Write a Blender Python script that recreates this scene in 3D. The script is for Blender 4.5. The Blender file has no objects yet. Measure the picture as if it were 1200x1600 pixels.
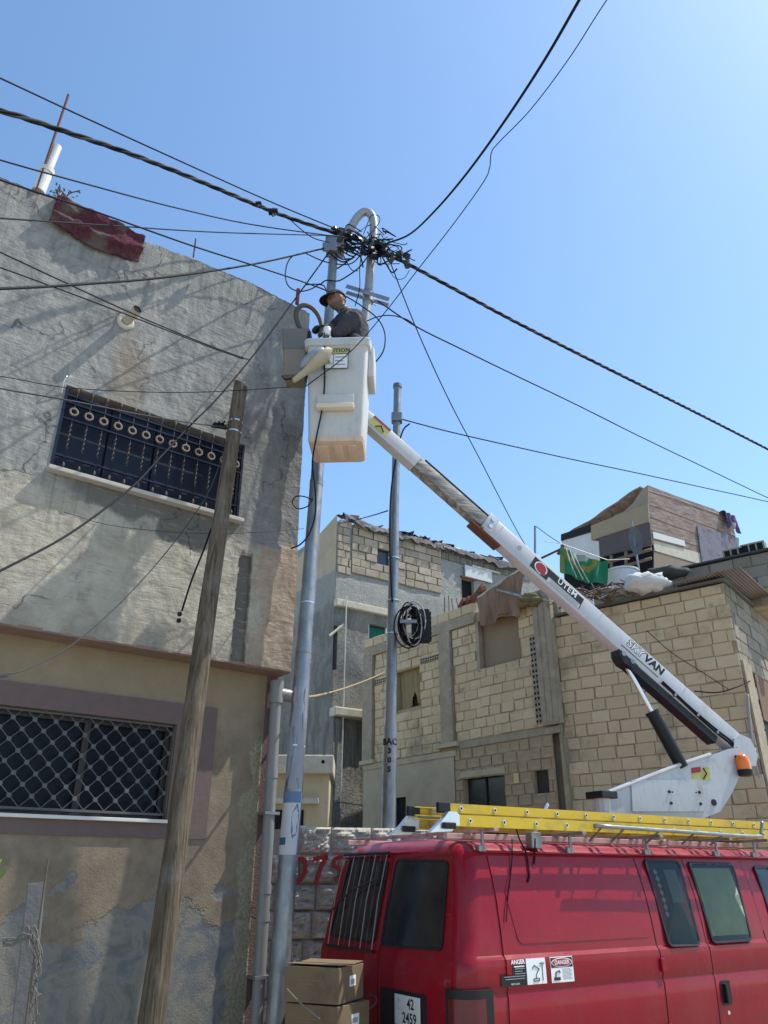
import bpy, bmesh, math, random
from mathutils import Vector, Matrix, noise as mnoise
random.seed(11)
R = math.radians
scene = bpy.context.scene
C = scene.collection

# ------------------------------------------------------------------ camera
PITCH, FPX, CAMZ = 25.5, 1200.0, 1.7
cd = bpy.data.cameras.new('camera'); cam = bpy.data.objects.new('camera', cd); C.objects.link(cam)
cd.sensor_fit = 'VERTICAL'; cd.sensor_height = 36.0; cd.sensor_width = 27.0
cd.lens = 36.0 * FPX / 1600.0; cd.clip_start = 0.05; cd.clip_end = 3000
cam.location = (0, 0, CAMZ); cam.rotation_euler = (R(90 + PITCH), 0, 0)
scene.camera = cam
# ------------------------------------------------------------------ sky, sun, exposure
SUN_AZ, SUN_EL = 76.0, 58.0
w = bpy.data.worlds.new('World'); scene.world = w; w.use_nodes = True
nt = w.node_tree; bg = nt.nodes['Background']
sky = nt.nodes.new('ShaderNodeTexSky'); sky.sky_type = 'NISHITA'; sky.sun_disc = False
sky.sun_elevation = R(SUN_EL); sky.sun_rotation = R(SUN_AZ)
sky.altitude = 0; sky.air_density = 1.0; sky.dust_density = 0.6; sky.ozone_density = 0.6
wb = nt.nodes.new('ShaderNodeMix'); wb.data_type = 'RGBA'; wb.blend_type = 'MULTIPLY'; wb.inputs[0].default_value = 1.0
wb.inputs[7].default_value = (.84, 1.0, 1.07, 1)          # camera white balance for the whole sky
nt.links.new(sky.outputs[0], wb.inputs[6]); nt.links.new(wb.outputs[2], bg.inputs[0]); bg.inputs[1].default_value = 0.15
sd = bpy.data.lights.new('sun', 'SUN'); sd.energy = 3.8; sd.angle = R(0.53); sd.color = (1.0, 0.95, 0.86)
sun = bpy.data.objects.new('sun', sd); C.objects.link(sun)
sv = Vector((math.cos(R(SUN_EL)) * math.sin(R(SUN_AZ)), math.cos(R(SUN_EL)) * math.cos(R(SUN_AZ)), math.sin(R(SUN_EL))))
sun.rotation_euler = sv.to_track_quat('Z', 'Y').to_euler(); sun.location = (6, 2, 14)
vs = scene.view_settings
scene.display_settings.display_device = 'sRGB'
vs.view_transform = 'Standard'; vs.look = 'None'; vs.exposure = 0.66; vs.gamma = 1.0; vs.use_curve_mapping = False

# ------------------------------------------------------------------ measuring helpers (photo pixel -> point in the place)
_s, _c = math.sin(R(PITCH)), math.cos(R(PITCH))
def ray(px, py):
    x = (px - 600) / FPX; y = (800 - py) / FPX
    return Vector((x, _c - y * _s, _s + y * _c))
def at(px, py, Y):
    r = ray(px, py); k = Y / r.y
    return Vector((r.x * k, Y, CAMZ + r.z * k))
class Frame:
    """vertical reference plane: x runs right along the facade, y away from the street, z up"""
    def __init__(self, o, heading):
        a = R(heading); self.d = Vector((math.sin(a), math.cos(a), 0)); self.n = Vector((-self.d.y, self.d.x, 0))
        self.o = Vector((o[0], o[1], 0))
        self.M = Matrix(((self.d.x, self.n.x, 0, o[0]), (self.d.y, self.n.y, 0, o[1]), (0, 0, 1, 0), (0, 0, 0, 1)))
    def uz(self, px, py, off=0.0):
        r = ray(px, py); k = (self.o.dot(self.n) + off) / (r.x * self.n.x + r.y * self.n.y)
        p = Vector((r.x * k, r.y * k, CAMZ + r.z * k))
        return ((p - self.o).dot(self.d), p.z)
    def w(self, u, y, z): return self.M @ Vector((u, y, z))

# ------------------------------------------------------------------ scene-graph helpers
def props(o, label=None, cat=None, group=None, kind=None):
    if label: o['label'] = label
    if cat: o['category'] = cat
    if group: o['group'] = group
    if kind: o['kind'] = kind
    return o
def thing(name, label, cat, M=None, group=None):
    o = bpy.data.objects.new(name, None); C.objects.link(o); o.empty_display_size = 0.2
    if M is not None: o.matrix_world = M
    return props(o, label, cat, group)
def link(name, me, parent=None):
    o = bpy.data.objects.new(name, me); C.objects.link(o)
    if parent is not None: o.parent = parent
    return o
def T(x, y, z): return Matrix.Translation((x, y, z))
def basis(o, x, y, z):
    x, y, z = Vector(x), Vector(y), Vector(z)
    return Matrix(((x.x, y.x, z.x, o[0]), (x.y, y.y, z.y, o[1]), (x.z, y.z, z.z, o[2]), (0, 0, 0, 1)))

def catmull(pts, n=8):
    P = [Vector(p) for p in pts]
    if len(P) < 3: return P
    Q = [P[0] * 2 - P[1]] + P + [P[-1] * 2 - P[-2]]; out = []
    for i in range(1, len(Q) - 2):
        p0, p1, p2, p3 = Q[i-1], Q[i], Q[i+1], Q[i+2]
        for k in range(n):
            t = k / n
            out.append(0.5 * ((2 * p1) + (p2 - p0) * t + (2*p0 - 5*p1 + 4*p2 - p3) * t*t + (3*p1 - p0 - 3*p2 + p3) * t**3))
    out.append(P[-1]); return out

class MB:
    def __init__(self): self.v = []; self.f = []; self.m = []; self.mi = 0
    def add(self, vs, fs, M=None):
        b = len(self.v)
        for p in vs: self.v.append((M @ Vector(p)) if M is not None else Vector(p))
        for f in fs: self.f.append([b + i for i in f]); self.m.append(self.mi)
        return self
    def box(self, x0, x1, y0, y1, z0, z1, M=None, ch=0.0):
        if ch <= 0:
            vs = [(x0,y0,z0),(x1,y0,z0),(x1,y1,z0),(x0,y1,z0),(x0,y0,z1),(x1,y0,z1),(x1,y1,z1),(x0,y1,z1)]
            return self.add(vs, [(0,3,2,1),(4,5,6,7),(0,1,5,4),(1,2,6,5),(2,3,7,6),(3,0,4,7)], M)
        bm = bmesh.new(); bmesh.ops.create_cube(bm, size=1.0)
        for v in bm.verts:
            v.co = Vector((x0 + (v.co.x + .5) * (x1-x0), y0 + (v.co.y + .5) * (y1-y0), z0 + (v.co.z + .5) * (z1-z0)))
        bmesh.ops.bevel(bm, geom=bm.edges[:], offset=ch, segments=2, affect='EDGES', profile=0.5)
        bm.verts.index_update()
        self.add([v.co.copy() for v in bm.verts], [[v.index for v in f.verts] for f in bm.faces], M); bm.free(); return self
    def tube(self, pts, r, n=8, cap=True, M=None):
        P = [Vector(p) for p in pts]; rr = r if isinstance(r, (list, tuple)) else [r] * len(P)
        vs = []; fs = []; t0 = (P[1] - P[0]).normalized()
        up = Vector((0,0,1)) if abs(t0.z) < .9 else Vector((1,0,0))
        nrm = t0.cross(up).normalized()
        for i, p in enumerate(P):
            t = (P[min(i+1, len(P)-1)] - P[max(i-1, 0)])
            if t.length < 1e-9: t = t0
            t = t.normalized(); nrm = (nrm - t * nrm.dot(t)).normalized(); b = t.cross(nrm)
            for k in range(n):
                a = 2 * math.pi * k / n; vs.append(p + (nrm * math.cos(a) + b * math.sin(a)) * rr[i])
        for i in range(len(P) - 1):
            for k in range(n):
                k2 = (k + 1) % n; fs.append((i*n + k, i*n + k2, (i+1)*n + k2, (i+1)*n + k))
        if cap: fs.append(tuple(range(n))[::-1]); fs.append(tuple((len(P)-1)*n + k for k in range(n)))
        return self.add(vs, fs, M)
    def prism(self, poly, d0, d1, M=None):
        """poly in local x,z ; extruded along y from d0 to d1"""
        n = len(poly); vs = [(p[0], d0, p[1]) for p in poly] + [(p[0], d1, p[1]) for p in poly]
        fs = [tuple(range(n)), tuple(range(2*n - 1, n - 1, -1))] + [(i, i + n, (i+1) % n + n, (i+1) % n) for i in range(n)]
        return self.add(vs, fs, M)
    def lathe(self, prof, n=16, M=None):
        vs = []; fs = []
        for r, z in prof:
            for k in range(n): a = 2*math.pi*k/n; vs.append((r*math.cos(a), r*math.sin(a), z))
        for i in range(len(prof) - 1):
            for k in range(n): k2 = (k+1) % n; fs.append((i*n+k, i*n+k2, (i+1)*n+k2, (i+1)*n+k))
        fs.append(tuple(range(n))[::-1]); fs.append(tuple((len(prof)-1)*n + k for k in range(n)))
        return self.add(vs, fs, M)
    def torus(self, R0, r, nu=18, nv=8, M=None):
        vs = []; fs = []
        for i in range(nu):
            a = 2*math.pi*i/nu
            for j in range(nv):
                b = 2*math.pi*j/nv; rr = R0 + r*math.cos(b); vs.append((rr*math.cos(a), r*math.sin(b), rr*math.sin(a)))
        for i in range(nu):
            for j in range(nv):
                i2 = (i+1) % nu; j2 = (j+1) % nv; fs.append((i*nv+j, i2*nv+j, i2*nv+j2, i*nv+j2))
        return self.add(vs, fs, M)
    def ball(self, c, r, nu=12, nv=8, sc=(1,1,1), M=None):
        vs = []; fs = []
        for j in range(nv + 1):
            t = math.pi * j / nv
            for i in range(nu):
                a = 2*math.pi*i/nu; vs.append((c[0] + r*sc[0]*math.sin(t)*math.cos(a), c[1] + r*sc[1]*math.sin(t)*math.sin(a), c[2] + r*sc[2]*math.cos(t)))
        for j in range(nv):
            for i in range(nu): i2 = (i+1) % nu; fs.append((j*nu+i, (j+1)*nu+i, (j+1)*nu+i2, j*nu+i2))
        return self.add(vs, fs, M)
    def grid(self, fn, nu, nv, M=None):
        vs = [fn(i/nu, j/nv) for j in range(nv+1) for i in range(nu+1)]
        fs = [(j*(nu+1)+i, j*(nu+1)+i+1, (j+1)*(nu+1)+i+1, (j+1)*(nu+1)+i) for j in range(nv) for i in range(nu)]
        return self.add(vs, fs, M)
    def mesh(self, name, mats, smooth=False, weld=False):
        me = bpy.data.meshes.new(name); me.from_pydata([tuple(v) for v in self.v], [], self.f)
        for mt in (mats if isinstance(mats, (list, tuple)) else [mats]): me.materials.append(mt)
        if isinstance(mats, (list, tuple)):
            for p, i in zip(me.polygons, self.m): p.material_index = i
        bm = bmesh.new(); bm.from_mesh(me)
        if weld: bmesh.ops.remove_doubles(bm, verts=bm.verts, dist=1e-5)
        bmesh.ops.recalc_face_normals(bm, faces=bm.faces); bm.to_mesh(me); bm.free()
        if smooth:
            for p in me.polygons: p.use_smooth = True
            if smooth is not True:
                me.set_sharp_from_angle(angle=R(smooth))
        me.update(); return me
    def build(self, name, mats, parent=None, smooth=False, weld=False, label=None):
        o = link(name, self.mesh(name, mats, smooth, weld), parent)
        if label: o['label'] = label
        return o

def text_mesh(body, size, mat, spacing=1.0, bold=0.0, shear=0.0, outline=False):
    cu = bpy.data.curves.new('txt', 'FONT'); cu.body = body; cu.size = size; cu.align_x = 'CENTER'; cu.align_y = 'CENTER'
    cu.space_character = spacing; cu.shear = shear; cu.resolution_u = 3
    if bold: cu.offset = bold
    if outline: cu.fill_mode = 'NONE' if False else 'FRONT'
    o = bpy.data.objects.new('txt', cu); C.objects.link(o)
    dg = bpy.context.evaluated_depsgraph_get(); me = bpy.data.meshes.new_from_object(o.evaluated_get(dg))
    bpy.data.objects.remove(o); me.materials.clear(); me.materials.append(mat); return me
def text(name, body, size, mat, parent, M, **kw):
    """M places the text: local x along the line, local y up the letters, z out of the surface"""
    o = link(name, text_mesh(body, size, mat, **kw), parent); o.matrix_local = M; return o
# ------------------------------------------------------------------ materials
class N:
    def __init__(self, name, rough=0.8, metal=0.0, spec=0.3):
        self.m = bpy.data.materials.new(name); self.m.use_nodes = True; self.t = self.m.node_tree
        self.b = self.t.nodes['Principled BSDF']
        self.b.inputs['Roughness'].default_value = rough; self.b.inputs['Metallic'].default_value = metal
        self.b.inputs['Specular IOR Level'].default_value = spec; self._c = None; self._n = None
    def node(self, ty): return self.t.nodes.new(ty)
    def put(self, sock, v):
        if hasattr(v, 'is_output') or isinstance(v, bpy.types.NodeSocket): self.t.links.new(v, sock)
        elif isinstance(v, (tuple, list)) and len(v) == 3 and sock.type == 'RGBA': sock.default_value = (*v, 1)
        else: sock.default_value = v
    @property
    def co(self):
        if self._c is None: self._c = self.node('ShaderNodeTexCoord').outputs['Object']
        return self._c
    def scaled(self, s):
        mp = self.node('ShaderNodeMapping'); self.put(mp.inputs[0], self.co); mp.inputs['Scale'].default_value = s; return mp.outputs[0]
    def xyz(self):
        s = self.node('ShaderNodeSeparateXYZ'); self.put(s.inputs[0], self.co); return s.outputs
    def rnd(self): return self.node('ShaderNodeObjectInfo').outputs['Random']
    def noise(self, scale, detail=6, rough=.6, vec=None, dist=0.0):
        n = self.node('ShaderNodeTexNoise'); self.put(n.inputs['Vector'], vec if vec is not None else self.co)
        n.inputs['Scale'].default_value = scale; n.inputs['Detail'].default_value = detail
        n.inputs['Roughness'].default_value = rough; n.inputs['Distortion'].default_value = dist; return n.outputs[0]
    def wave(self, scale, vec=None, dist=2.0, axis='X'):
        n = self.node('ShaderNodeTexWave'); self.put(n.inputs['Vector'], vec if vec is not None else self.co); n.bands_direction = axis
        n.inputs['Scale'].default_value = scale; n.inputs['Distortion'].default_value = dist; n.inputs['Detail'].default_value = 3; return n.outputs[1]
    def vor(self, scale, vec=None):
        n = self.node('ShaderNodeTexVoronoi'); self.put(n.inputs['Vector'], vec if vec is not None else self.co); n.inputs['Scale'].default_value = scale; return n.outputs[0]
    def math(self, op, a, b=0.0, c=None):
        n = self.node('ShaderNodeMath'); n.operation = op; self.put(n.inputs[0], a); self.put(n.inputs[1], b)
        if c is not None: self.put(n.inputs[2], c)
        return n.outputs[0]
    def step(self, v, a, b, lo=0.0, hi=1.0):
        n = self.node('ShaderNodeMapRange'); n.interpolation_type = 'SMOOTHSTEP'
        self.put(n.inputs[0], v); n.inputs[1].default_value = a; n.inputs[2].default_value = b; n.inputs[3].default_value = lo; n.inputs[4].default_value = hi
        return n.outputs[0]
    def mix(self, f, a, b, mode='MIX'):
        n = self.node('ShaderNodeMix'); n.data_type = 'RGBA'; n.blend_type = mode
        self.put(n.inputs[0], f); self.put(n.inputs[6], a); self.put(n.inputs[7], b); return n.outputs[2]
    def ramp(self, f, stops):
        n = self.node('ShaderNodeValToRGB'); self.put(n.inputs[0], f); e = n.color_ramp.elements
        while len(e) < len(stops): e.new(0.5)
        for x, (p, c) in zip(e, stops): x.position = p; x.color = (*c, 1)
        return n.outputs[0]
    def bump(self, h, strength=.5, dist=.02):
        n = self.node('ShaderNodeBump'); self.put(n.inputs['Height'], h); n.inputs['Strength'].default_value = strength; n.inputs['Distance'].default_value = dist
        if self._n is not None: self.put(n.inputs['Normal'], self._n)
        self._n = n.outputs[0]; return self
    def done(self, color, rough=None):
        self.put(self.b.inputs['Base Color'], color)
        if rough is not None: self.put(self.b.inputs['Roughness'], rough)
        if self._n is not None: self.put(self.b.inputs['Normal'], self._n)
        return self.m

def simple(name, col, rough=.6, metal=0.0, var=.18, scale=14, bump=0.0, spec=.3, dirt=None, dscale=3.0):
    n = N(name, rough, metal, spec)
    f = n.noise(scale, 5, .65)
    c = n.mix(f, tuple(x * (1 - var) for x in col), tuple(min(1, x * (1 + var)) for x in col))
    if dirt: c = n.mix(n.step(n.noise(dscale, 7, .7), .48, .68), c, dirt)
    if bump: n.bump(n.noise(scale * 4, 4, .6), bump, .01)
    return n.done(c, n.step(f, 0, 1, max(.02, rough - .08), min(1, rough + .08)))

# --- left building, upper storey: hand-trowelled cement in patches
def m_upper():
    n = N('upper_plaster', .92, 0, .15); x, y, z = n.xyz()
    wob = n.noise(2.2, 6, .62); wb = n.math('MULTIPLY', n.math('SUBTRACT', wob, .5), .9)
    zz = n.math('ADD', z, wb); xx = n.math('ADD', x, n.math('MULTIPLY', wb, .8))
    sw = n.noise(5, 8, .7, n.scaled((1, 1, .45)), 1.2)
    grey = n.ramp(sw, [(.25, (.165, .162, .154)), (.47, (.245, .239, .225)), (.72, (.36, .346, .315))])
    beige = n.ramp(n.noise(4, 8, .68, None, .8), [(.28, (.26, .236, .192)), (.48, (.37, .332, .264)), (.72, (.47, .43, .35))])
    warm = n.ramp(n.noise(7, 7, .6), [(.3, (.27, .20, .148)), (.7, (.40, .312, .232))])
    dark = n.ramp(n.noise(9, 8, .7, n.scaled((1, 1, .5)), 1.0), [(.3, (.145, .143, .142)), (.7, (.245, .24, .23))])
    low = n.step(zz, 4.80, 4.45)
    c = n.mix(low, grey, beige)
    # fresh grey cement round the right of the window and over the corner
    rg = n.math('MULTIPLY', n.step(xx, -.85, -.6), n.math('MULTIPLY', n.step(zz, 6.15, 5.95), n.step(zz, 4.35, 4.62)))
    c = n.mix(rg, c, dark)
    # grey smear under the window
    ug = n.math('MULTIPLY', n.math('MULTIPLY', n.step(xx, -2.3, -2.0), n.step(xx, -.5, -.8)), n.math('MULTIPLY', n.step(zz, 4.95, 4.8), n.step(zz, 4.42, 4.52)))
    c = n.mix(ug, c, (.145, .135, .118))
    wr = n.math('MULTIPLY', n.step(xx, -.46, -.40), n.step(zz, 4.62, 4.5))
    c = n.mix(wr, c, warm)
    sl = n.math('MULTIPLY', n.math('MULTIPLY', n.step(n.math('ADD', x, n.math('MULTIPLY', n.noise(14, 5), .03)), -.59, -.575), n.step(n.math('ADD', x, n.math('MULTIPLY', n.noise(11, 5), .04)), -.44, -.46)), n.step(zz, 4.45, 4.40))
    c = n.mix(sl, c, (.13, .115, .10))
    # brown dribble below the spout
    dr = n.math('MULTIPLY', n.step(n.math('ABSOLUTE', n.math('ADD', x, 1.86)), .22, .06), n.math('MULTIPLY', n.step(zz, 6.35, 6.1), n.step(zz, 5.2, 5.8)))
    c = n.mix(n.math('MULTIPLY', dr, .65), c, (.25, .20, .14))
    # damp dark stain along the parapet and along the foot
    c = n.mix(n.math('MULTIPLY', n.step(n.noise(3, 8, .7, n.scaled((1.6, 1, .5))), .55, .72), .5), c, (.07, .067, .062))
    c = n.mix(n.math('MULTIPLY', n.step(zz, 3.75, 3.40), .45), c, (.20, .175, .14))
    fine = n.noise(42, 8, .78, n.scaled((1, 1, .55)), 1.8)
    c = n.mix(n.math('MULTIPLY', n.step(fine, .56, .74), .45), c, (.40, .375, .33)); c = n.mix(n.math('MULTIPLY', n.step(fine, .42, .26), .35), c, (.10, .096, .088))
    # trowel sweeps in two directions, drips from the sill and the parapet
    mp1 = n.node('ShaderNodeMapping'); n.put(mp1.inputs[0], n.co); mp1.inputs['Rotation'].default_value = (0, R(38), 0); mp1.inputs['Scale'].default_value = (2.2, 1, 17)
    mp2 = n.node('ShaderNodeMapping'); n.put(mp2.inputs[0], n.co); mp2.inputs['Rotation'].default_value = (0, R(-52), 0); mp2.inputs['Scale'].default_value = (2.6, 1, 15)
    pick = n.step(n.noise(2.6, 3, .5), .46, .54)
    tro = n.node('ShaderNodeMix'); n.put(tro.inputs[0], pick); n.put(tro.inputs[2], n.noise(2.2, 5, .6, mp1.outputs[0], .6)); n.put(tro.inputs[3], n.noise(2.2, 5, .6, mp2.outputs[0], .6)); tro = tro.outputs[0]
    c = n.mix(n.math('MULTIPLY', n.step(tro, .54, .70), .35), c, (.42, .40, .355)); c = n.mix(n.math('MULTIPLY', n.step(tro, .46, .30), .35), c, (.13, .125, .115))
    dn = n.noise(3.0, 5, .65, n.scaled((7, 1, .30)))
    dm = n.math('MAXIMUM', n.step(z, 6.5, 7.5), n.math('MULTIPLY', n.math('MULTIPLY', n.step(z, 4.0, 4.72), n.step(z, 4.78, 4.74)), n.math('MULTIPLY', n.step(x, -2.45, -2.35), n.step(x, -.58, -.66))))
    c = n.mix(n.math('MULTIPLY', n.math('MULTIPLY', n.step(dn, .50, .66), dm), .55), c, (.10, .093, .082))
    # hairline cracks
    vd = n.node('ShaderNodeTexVoronoi'); vd.feature = 'DISTANCE_TO_EDGE'; vd.inputs['Scale'].default_value = 1.1
    wp_ = n.node('ShaderNodeVectorMath'); wp_.operation = 'ADD'; nv_ = n.node('ShaderNodeTexNoise'); n.put(nv_.inputs['Vector'], n.co); nv_.inputs['Scale'].default_value = 3.5; nv_.inputs['Detail'].default_value = 6
    sc_ = n.node('ShaderNodeVectorMath'); sc_.operation = 'SCALE'; n.put(sc_.inputs[0], nv_.outputs[1]); sc_.inputs[3].default_value = .5; n.put(wp_.inputs[0], n.co); n.put(wp_.inputs[1], sc_.outputs[0]); n.put(vd.inputs['Vector'], wp_.outputs[0])
    crk = n.math('MULTIPLY', n.step(vd.outputs[0], .012, .003), n.step(n.noise(1.4, 3), .50, .58)); c = n.mix(n.math('MULTIPLY', crk, .7), c, (.06, .056, .05))
    n.bump(tro, .7, .02)
    n.bump(n.noise(9, 9, .74, n.scaled((1, 1, .7)), 2.2), .6, .02)
    n.bump(n.noise(30, 8, .72, n.scaled((1, 1, .7)), 1.5), .6, .012)
    n.bump(n.noise(130, 4, .6), .35, .004)
    return n.done(c)
# --- left building, ground floor: sprayed paint over stucco, flaking near the ground
def m_lower():
    n = N('ground_floor_paint', .9, 0, .2); x, y, z = n.xyz()
    wob = n.noise(2.3, 7, .6); wb = n.math('MULTIPLY', n.math('SUBTRACT', wob, .5), 1.5)
    zz = n.math('ADD', z, wb); xx = n.math('ADD', x, n.math('MULTIPLY', n.math('SUBTRACT', n.noise(3.1, 6, .6), .5), .5))
    base = n.ramp(n.noise(5, 8, .72), [(.3, (.14, .108, .078)), (.5, (.195, .152, .108)), (.7, (.248, .198, .142))])
    base = n.mix(n.math('MULTIPLY', n.step(z, 2.75, 3.2), .6), base, (.27, .21, .13))
    base = n.mix(n.math('MULTIPLY', n.step(n.noise(28, 6, .8), .58, .75), .5), base, (.13, .10, .07))
    flake = n.ramp(n.noise(3.5, 9, .68, None, .7), [(.2, (.075, .083, .086)), (.42, (.13, .137, .138)), (.52, (.20, .182, .15)), (.62, (.125, .118, .11)), (.8, (.25, .235, .215))])
    fm = n.step(zz, 1.50, 1.44)
    c = n.mix(fm, base, flake)
    rough = n.math('MULTIPLY', n.step(n.math('SUBTRACT', xx, n.math('MULTIPLY', z, .04)), -.36, -.31), n.step(zz, 2.85, 2.7))
    c = n.mix(rough, c, n.ramp(n.noise(40, 4, .6), [(.3, (.19, .16, .11)), (.7, (.33, .285, .20))]))
    c = n.mix(n.step(x, -.125, -.12), c, (.125, .082, .072))
    hb = n.math('ADD', n.math('MULTIPLY', rough, .7), .3)
    n.bump(n.math('MULTIPLY', n.noise(70, 4, .6), hb), .9, .016)
    n.bump(n.math('MULTIPLY', fm, -1.0), .6, .012)
    return n.done(c)
M_UP = m_upper(); M_LOW = m_lower()

def m_blocks(name, a, b, c3, dirt=(.16, .13, .09)):
    n = N(name, .93, 0, .12)
    c = n.ramp(n.rnd(), [(0, a), (.5, b), (1, c3)])
    c = n.mix(n.math('MULTIPLY', n.noise(9, 7, .7), .55), c, tuple(x * .62 for x in b))
    geo = n.node('ShaderNodeNewGeometry').outputs['Position']
    c = n.mix(n.math('MULTIPLY', n.step(n.noise(1.3, 7, .68, geo), .50, .70), .6), c, dirt)
    c = n.mix(n.math('MULTIPLY', n.step(n.noise(5, 6, .7, geo), .60, .72), .5), c, (.10, .08, .055))
    c = n.mix(n.math('MULTIPLY', n.step(n.noise(2.2, 8, .72, geo), .55, .63), .5), c, tuple(x * .8 for x in a))
    n.bump(n.noise(60, 5, .65), .7, .008); n.bump(n.noise(14, 6, .7, geo), .6, .02)
    return n.done(c)
M_BLK = m_blocks('tan_blocks', (.54, .42, .262), (.595, .468, .298), (.65, .52, .342))
M_BLK2 = m_blocks('pale_blocks', (.34, .285, .215), (.41, .345, .265), (.48, .41, .32))
M_BLKG = m_blocks('plastered_blocks', (.215, .19, .155), (.275, .245, .20), (.33, .295, .245))
def m_wallmass(name, a, b, d, scale=3.0, bump=.5):
    n = N(name, .93, 0, .12)
    c = n.ramp(n.noise(scale, 8, .68, None, .6), [(.25, a), (.5, b), (.75, d)])
    n.bump(n.noise(24, 6, .7), bump, .012)
    return n.done(c)
M_MORTAR = m_wallmass('mortar', (.25, .187, .12), (.355, .27, .175), (.45, .35, .23))
M_MORTAR2 = m_wallmass('mortar_pale', (.23, .19, .15), (.30, .25, .20), (.36, .30, .24))
M_PLAST = m_wallmass('tan_plaster', (.34, .28, .195), (.42, .35, .245), (.48, .405, .29), 1.6)
M_CONC = m_wallmass('board_marked_concrete', (.22, .187, .138), (.31, .262, .192), (.40, .34, .255), 6)
def m_far():
    n = N('far_cement', .93, 0, .12); x, y, z = n.xyz()
    f = n.noise(1.6, 9, .7, n.scaled((1, 1, .55)), 1.2)
    c = n.ramp(f, [(.2, (.125, .122, .112)), (.45, (.215, .21, .19)), (.62, (.31, .297, .262)), (.8, (.43, .40, .345))])
    c = n.mix(n.math('MULTIPLY', n.step(n.math('ADD', z, n.math('MULTIPLY', n.noise(2, 5), .8)), 7.75, 8.0), .55), c, (.42, .425, .40))
    st = n.math('MULTIPLY', n.step(n.noise(6, 4, .6, n.scaled((3, 1, .12))), .5, .62), n.step(z, 5.1, 4.6))
    c = n.mix(n.math('MULTIPLY', st, .55), c, (.11, .10, .085))
    n.bump(n.noise(9, 8, .72, None, 1.2), 1.0, .07); n.bump(n.noise(60, 4, .6), .4, .01)
    return n.done(c)
M_FAR = m_far()
M_LEDGE = m_wallmass('pale_ledge', (.38, .35, .28), (.50, .46, .37), (.58, .54, .45), 4)
M_CREAM = m_wallmass('cream_wall', (.40, .33, .21), (.50, .42, .27), (.56, .48, .33), 2.5)
def m_stone():
    n = N('rough_stone', .95, 0, .1)
    c = n.ramp(n.noise(14, 8, .7), [(.3, (.42, .375, .315)), (.5, (.58, .53, .455)), (.7, (.70, .65, .57))])
    c = n.mix(n.math('MULTIPLY', n.rnd(), .3), c, (.46, .41, .35))
    c = n.mix(n.math('MULTIPLY', n.step(n.noise(55, 5, .7), .50, .62), .5), c, (.30, .265, .235)); n.bump(n.noise(30, 8, .8), .9, .025); return n.done(c)
M_STONE = m_stone()
M_BAND = simple('maroon_band_paint', (.125, .086, .078), .8, var=.25, scale=9, bump=.3)
M_SOFFIT = simple('soffit_paint', (.20, .135, .105), .85, var=.3, scale=6)
M_SILL = simple('marble_sill', (.55, .53, .49), .5, var=.15, scale=10)
M_NAVY = simple('navy_iron', (.010, .013, .032), .35, .2, var=.3)
M_NAVYP = simple('navy_shutter', (.007, .010, .022), .5, 0, var=.35, scale=5)
M_GOLDD = simple('dull_twist_paint', (.085, .072, .062), .65, .1, var=.35, scale=60)
M_GOLD = simple('worn_gold_paint', (.21, .165, .12), .65, .1, var=.35, scale=60)
M_ALU = simple('brushed_aluminium', (.62, .63, .64), .35, .9, var=.15)
M_GRILLE = simple('grey_grille', (.095, .097, .10), .6, .2, var=.25, scale=30)
M_DGLASS = simple('dark_glass', (.006, .008, .013), .35, 0, var=.3, scale=2, spec=.12)
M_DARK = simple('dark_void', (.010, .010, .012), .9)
def m_wood():
    n = N('weathered_pole_wood', .9, 0, .12)
    v = n.scaled((9, 9, .55))
    c = n.ramp(n.noise(3.2, 8, .72, v, .6), [(.3, (.03, .022, .016)), (.45, (.105, .08, .055)), (.58, (.165, .13, .094)), (.75, (.27, .225, .178))])
    c = n.mix(n.math('MULTIPLY', n.step(n.noise(2, 5), .5, .7), .4), c, (.24, .22, .20))
    n.bump(n.noise(4, 6, .7, v), 1.0, .02); n.bump(n.noise(16, 5, .7, n.scaled((6, 6, .4))), .7, .01)
    return n.done(c)
M_WOOD = m_wood()
def m_galv():
    n = N('galvanised_steel', .42, .75, .5)
    c = n.ramp(n.noise(7, 8, .7, n.scaled((1, 1, .4))), [(.3, (.17, .178, .187)), (.55, (.25, .26, .27)), (.75, (.34, .347, .355))])
    c = n.mix(n.math('MULTIPLY', n.step(n.noise(2.6, 7, .7), .58, .72), .5), c, (.20, .17, .14))
    n.put(n.b.inputs['Metallic'], n.step(n.noise(4, 5), .3, .7, .45, .85))
    return n.done(c, n.step(n.noise(11, 5), .3, .7, .32, .55))
M_GALV = m_galv()
M_PVC = simple('grey_plastic_pipe', (.19, .187, .178), .4, 0, var=.15, scale=5, spec=.5, dirt=(.20, .18, .15))
M_CABLE = simple('black_cable', (.012, .013, .018), .7, 0, var=.3, spec=.12)
M_CABLEB = simple('blue_black_cable', (.012, .02, .06), .7, 0, var=.3, spec=.12)
M_CABLEG = simple('grey_cable', (.055, .055, .06), .7, 0, var=.25, spec=.15)
M_WHITEW = simple('pale_cable', (.55, .53, .49), .5, 0, var=.2)
M_YROPE = simple('yellow_rope', (.27, .22, .11), .8, 0, var=.3, scale=60)
M_RUST = simple('rusty_iron', (.13, .055, .035), .85, .2, var=.4, scale=30)
def m_ground():
    n = N('dusty_ground', .95, 0, .1)
    c = n.ramp(n.noise(.8, 9, .7), [(.3, (.34, .305, .255)), (.55, (.43, .39, .33)), (.75, (.50, .455, .39))])
    n.bump(n.noise(30, 6, .7), .6, .02); return n.done(c)
M_GROUND = m_ground()

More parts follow.
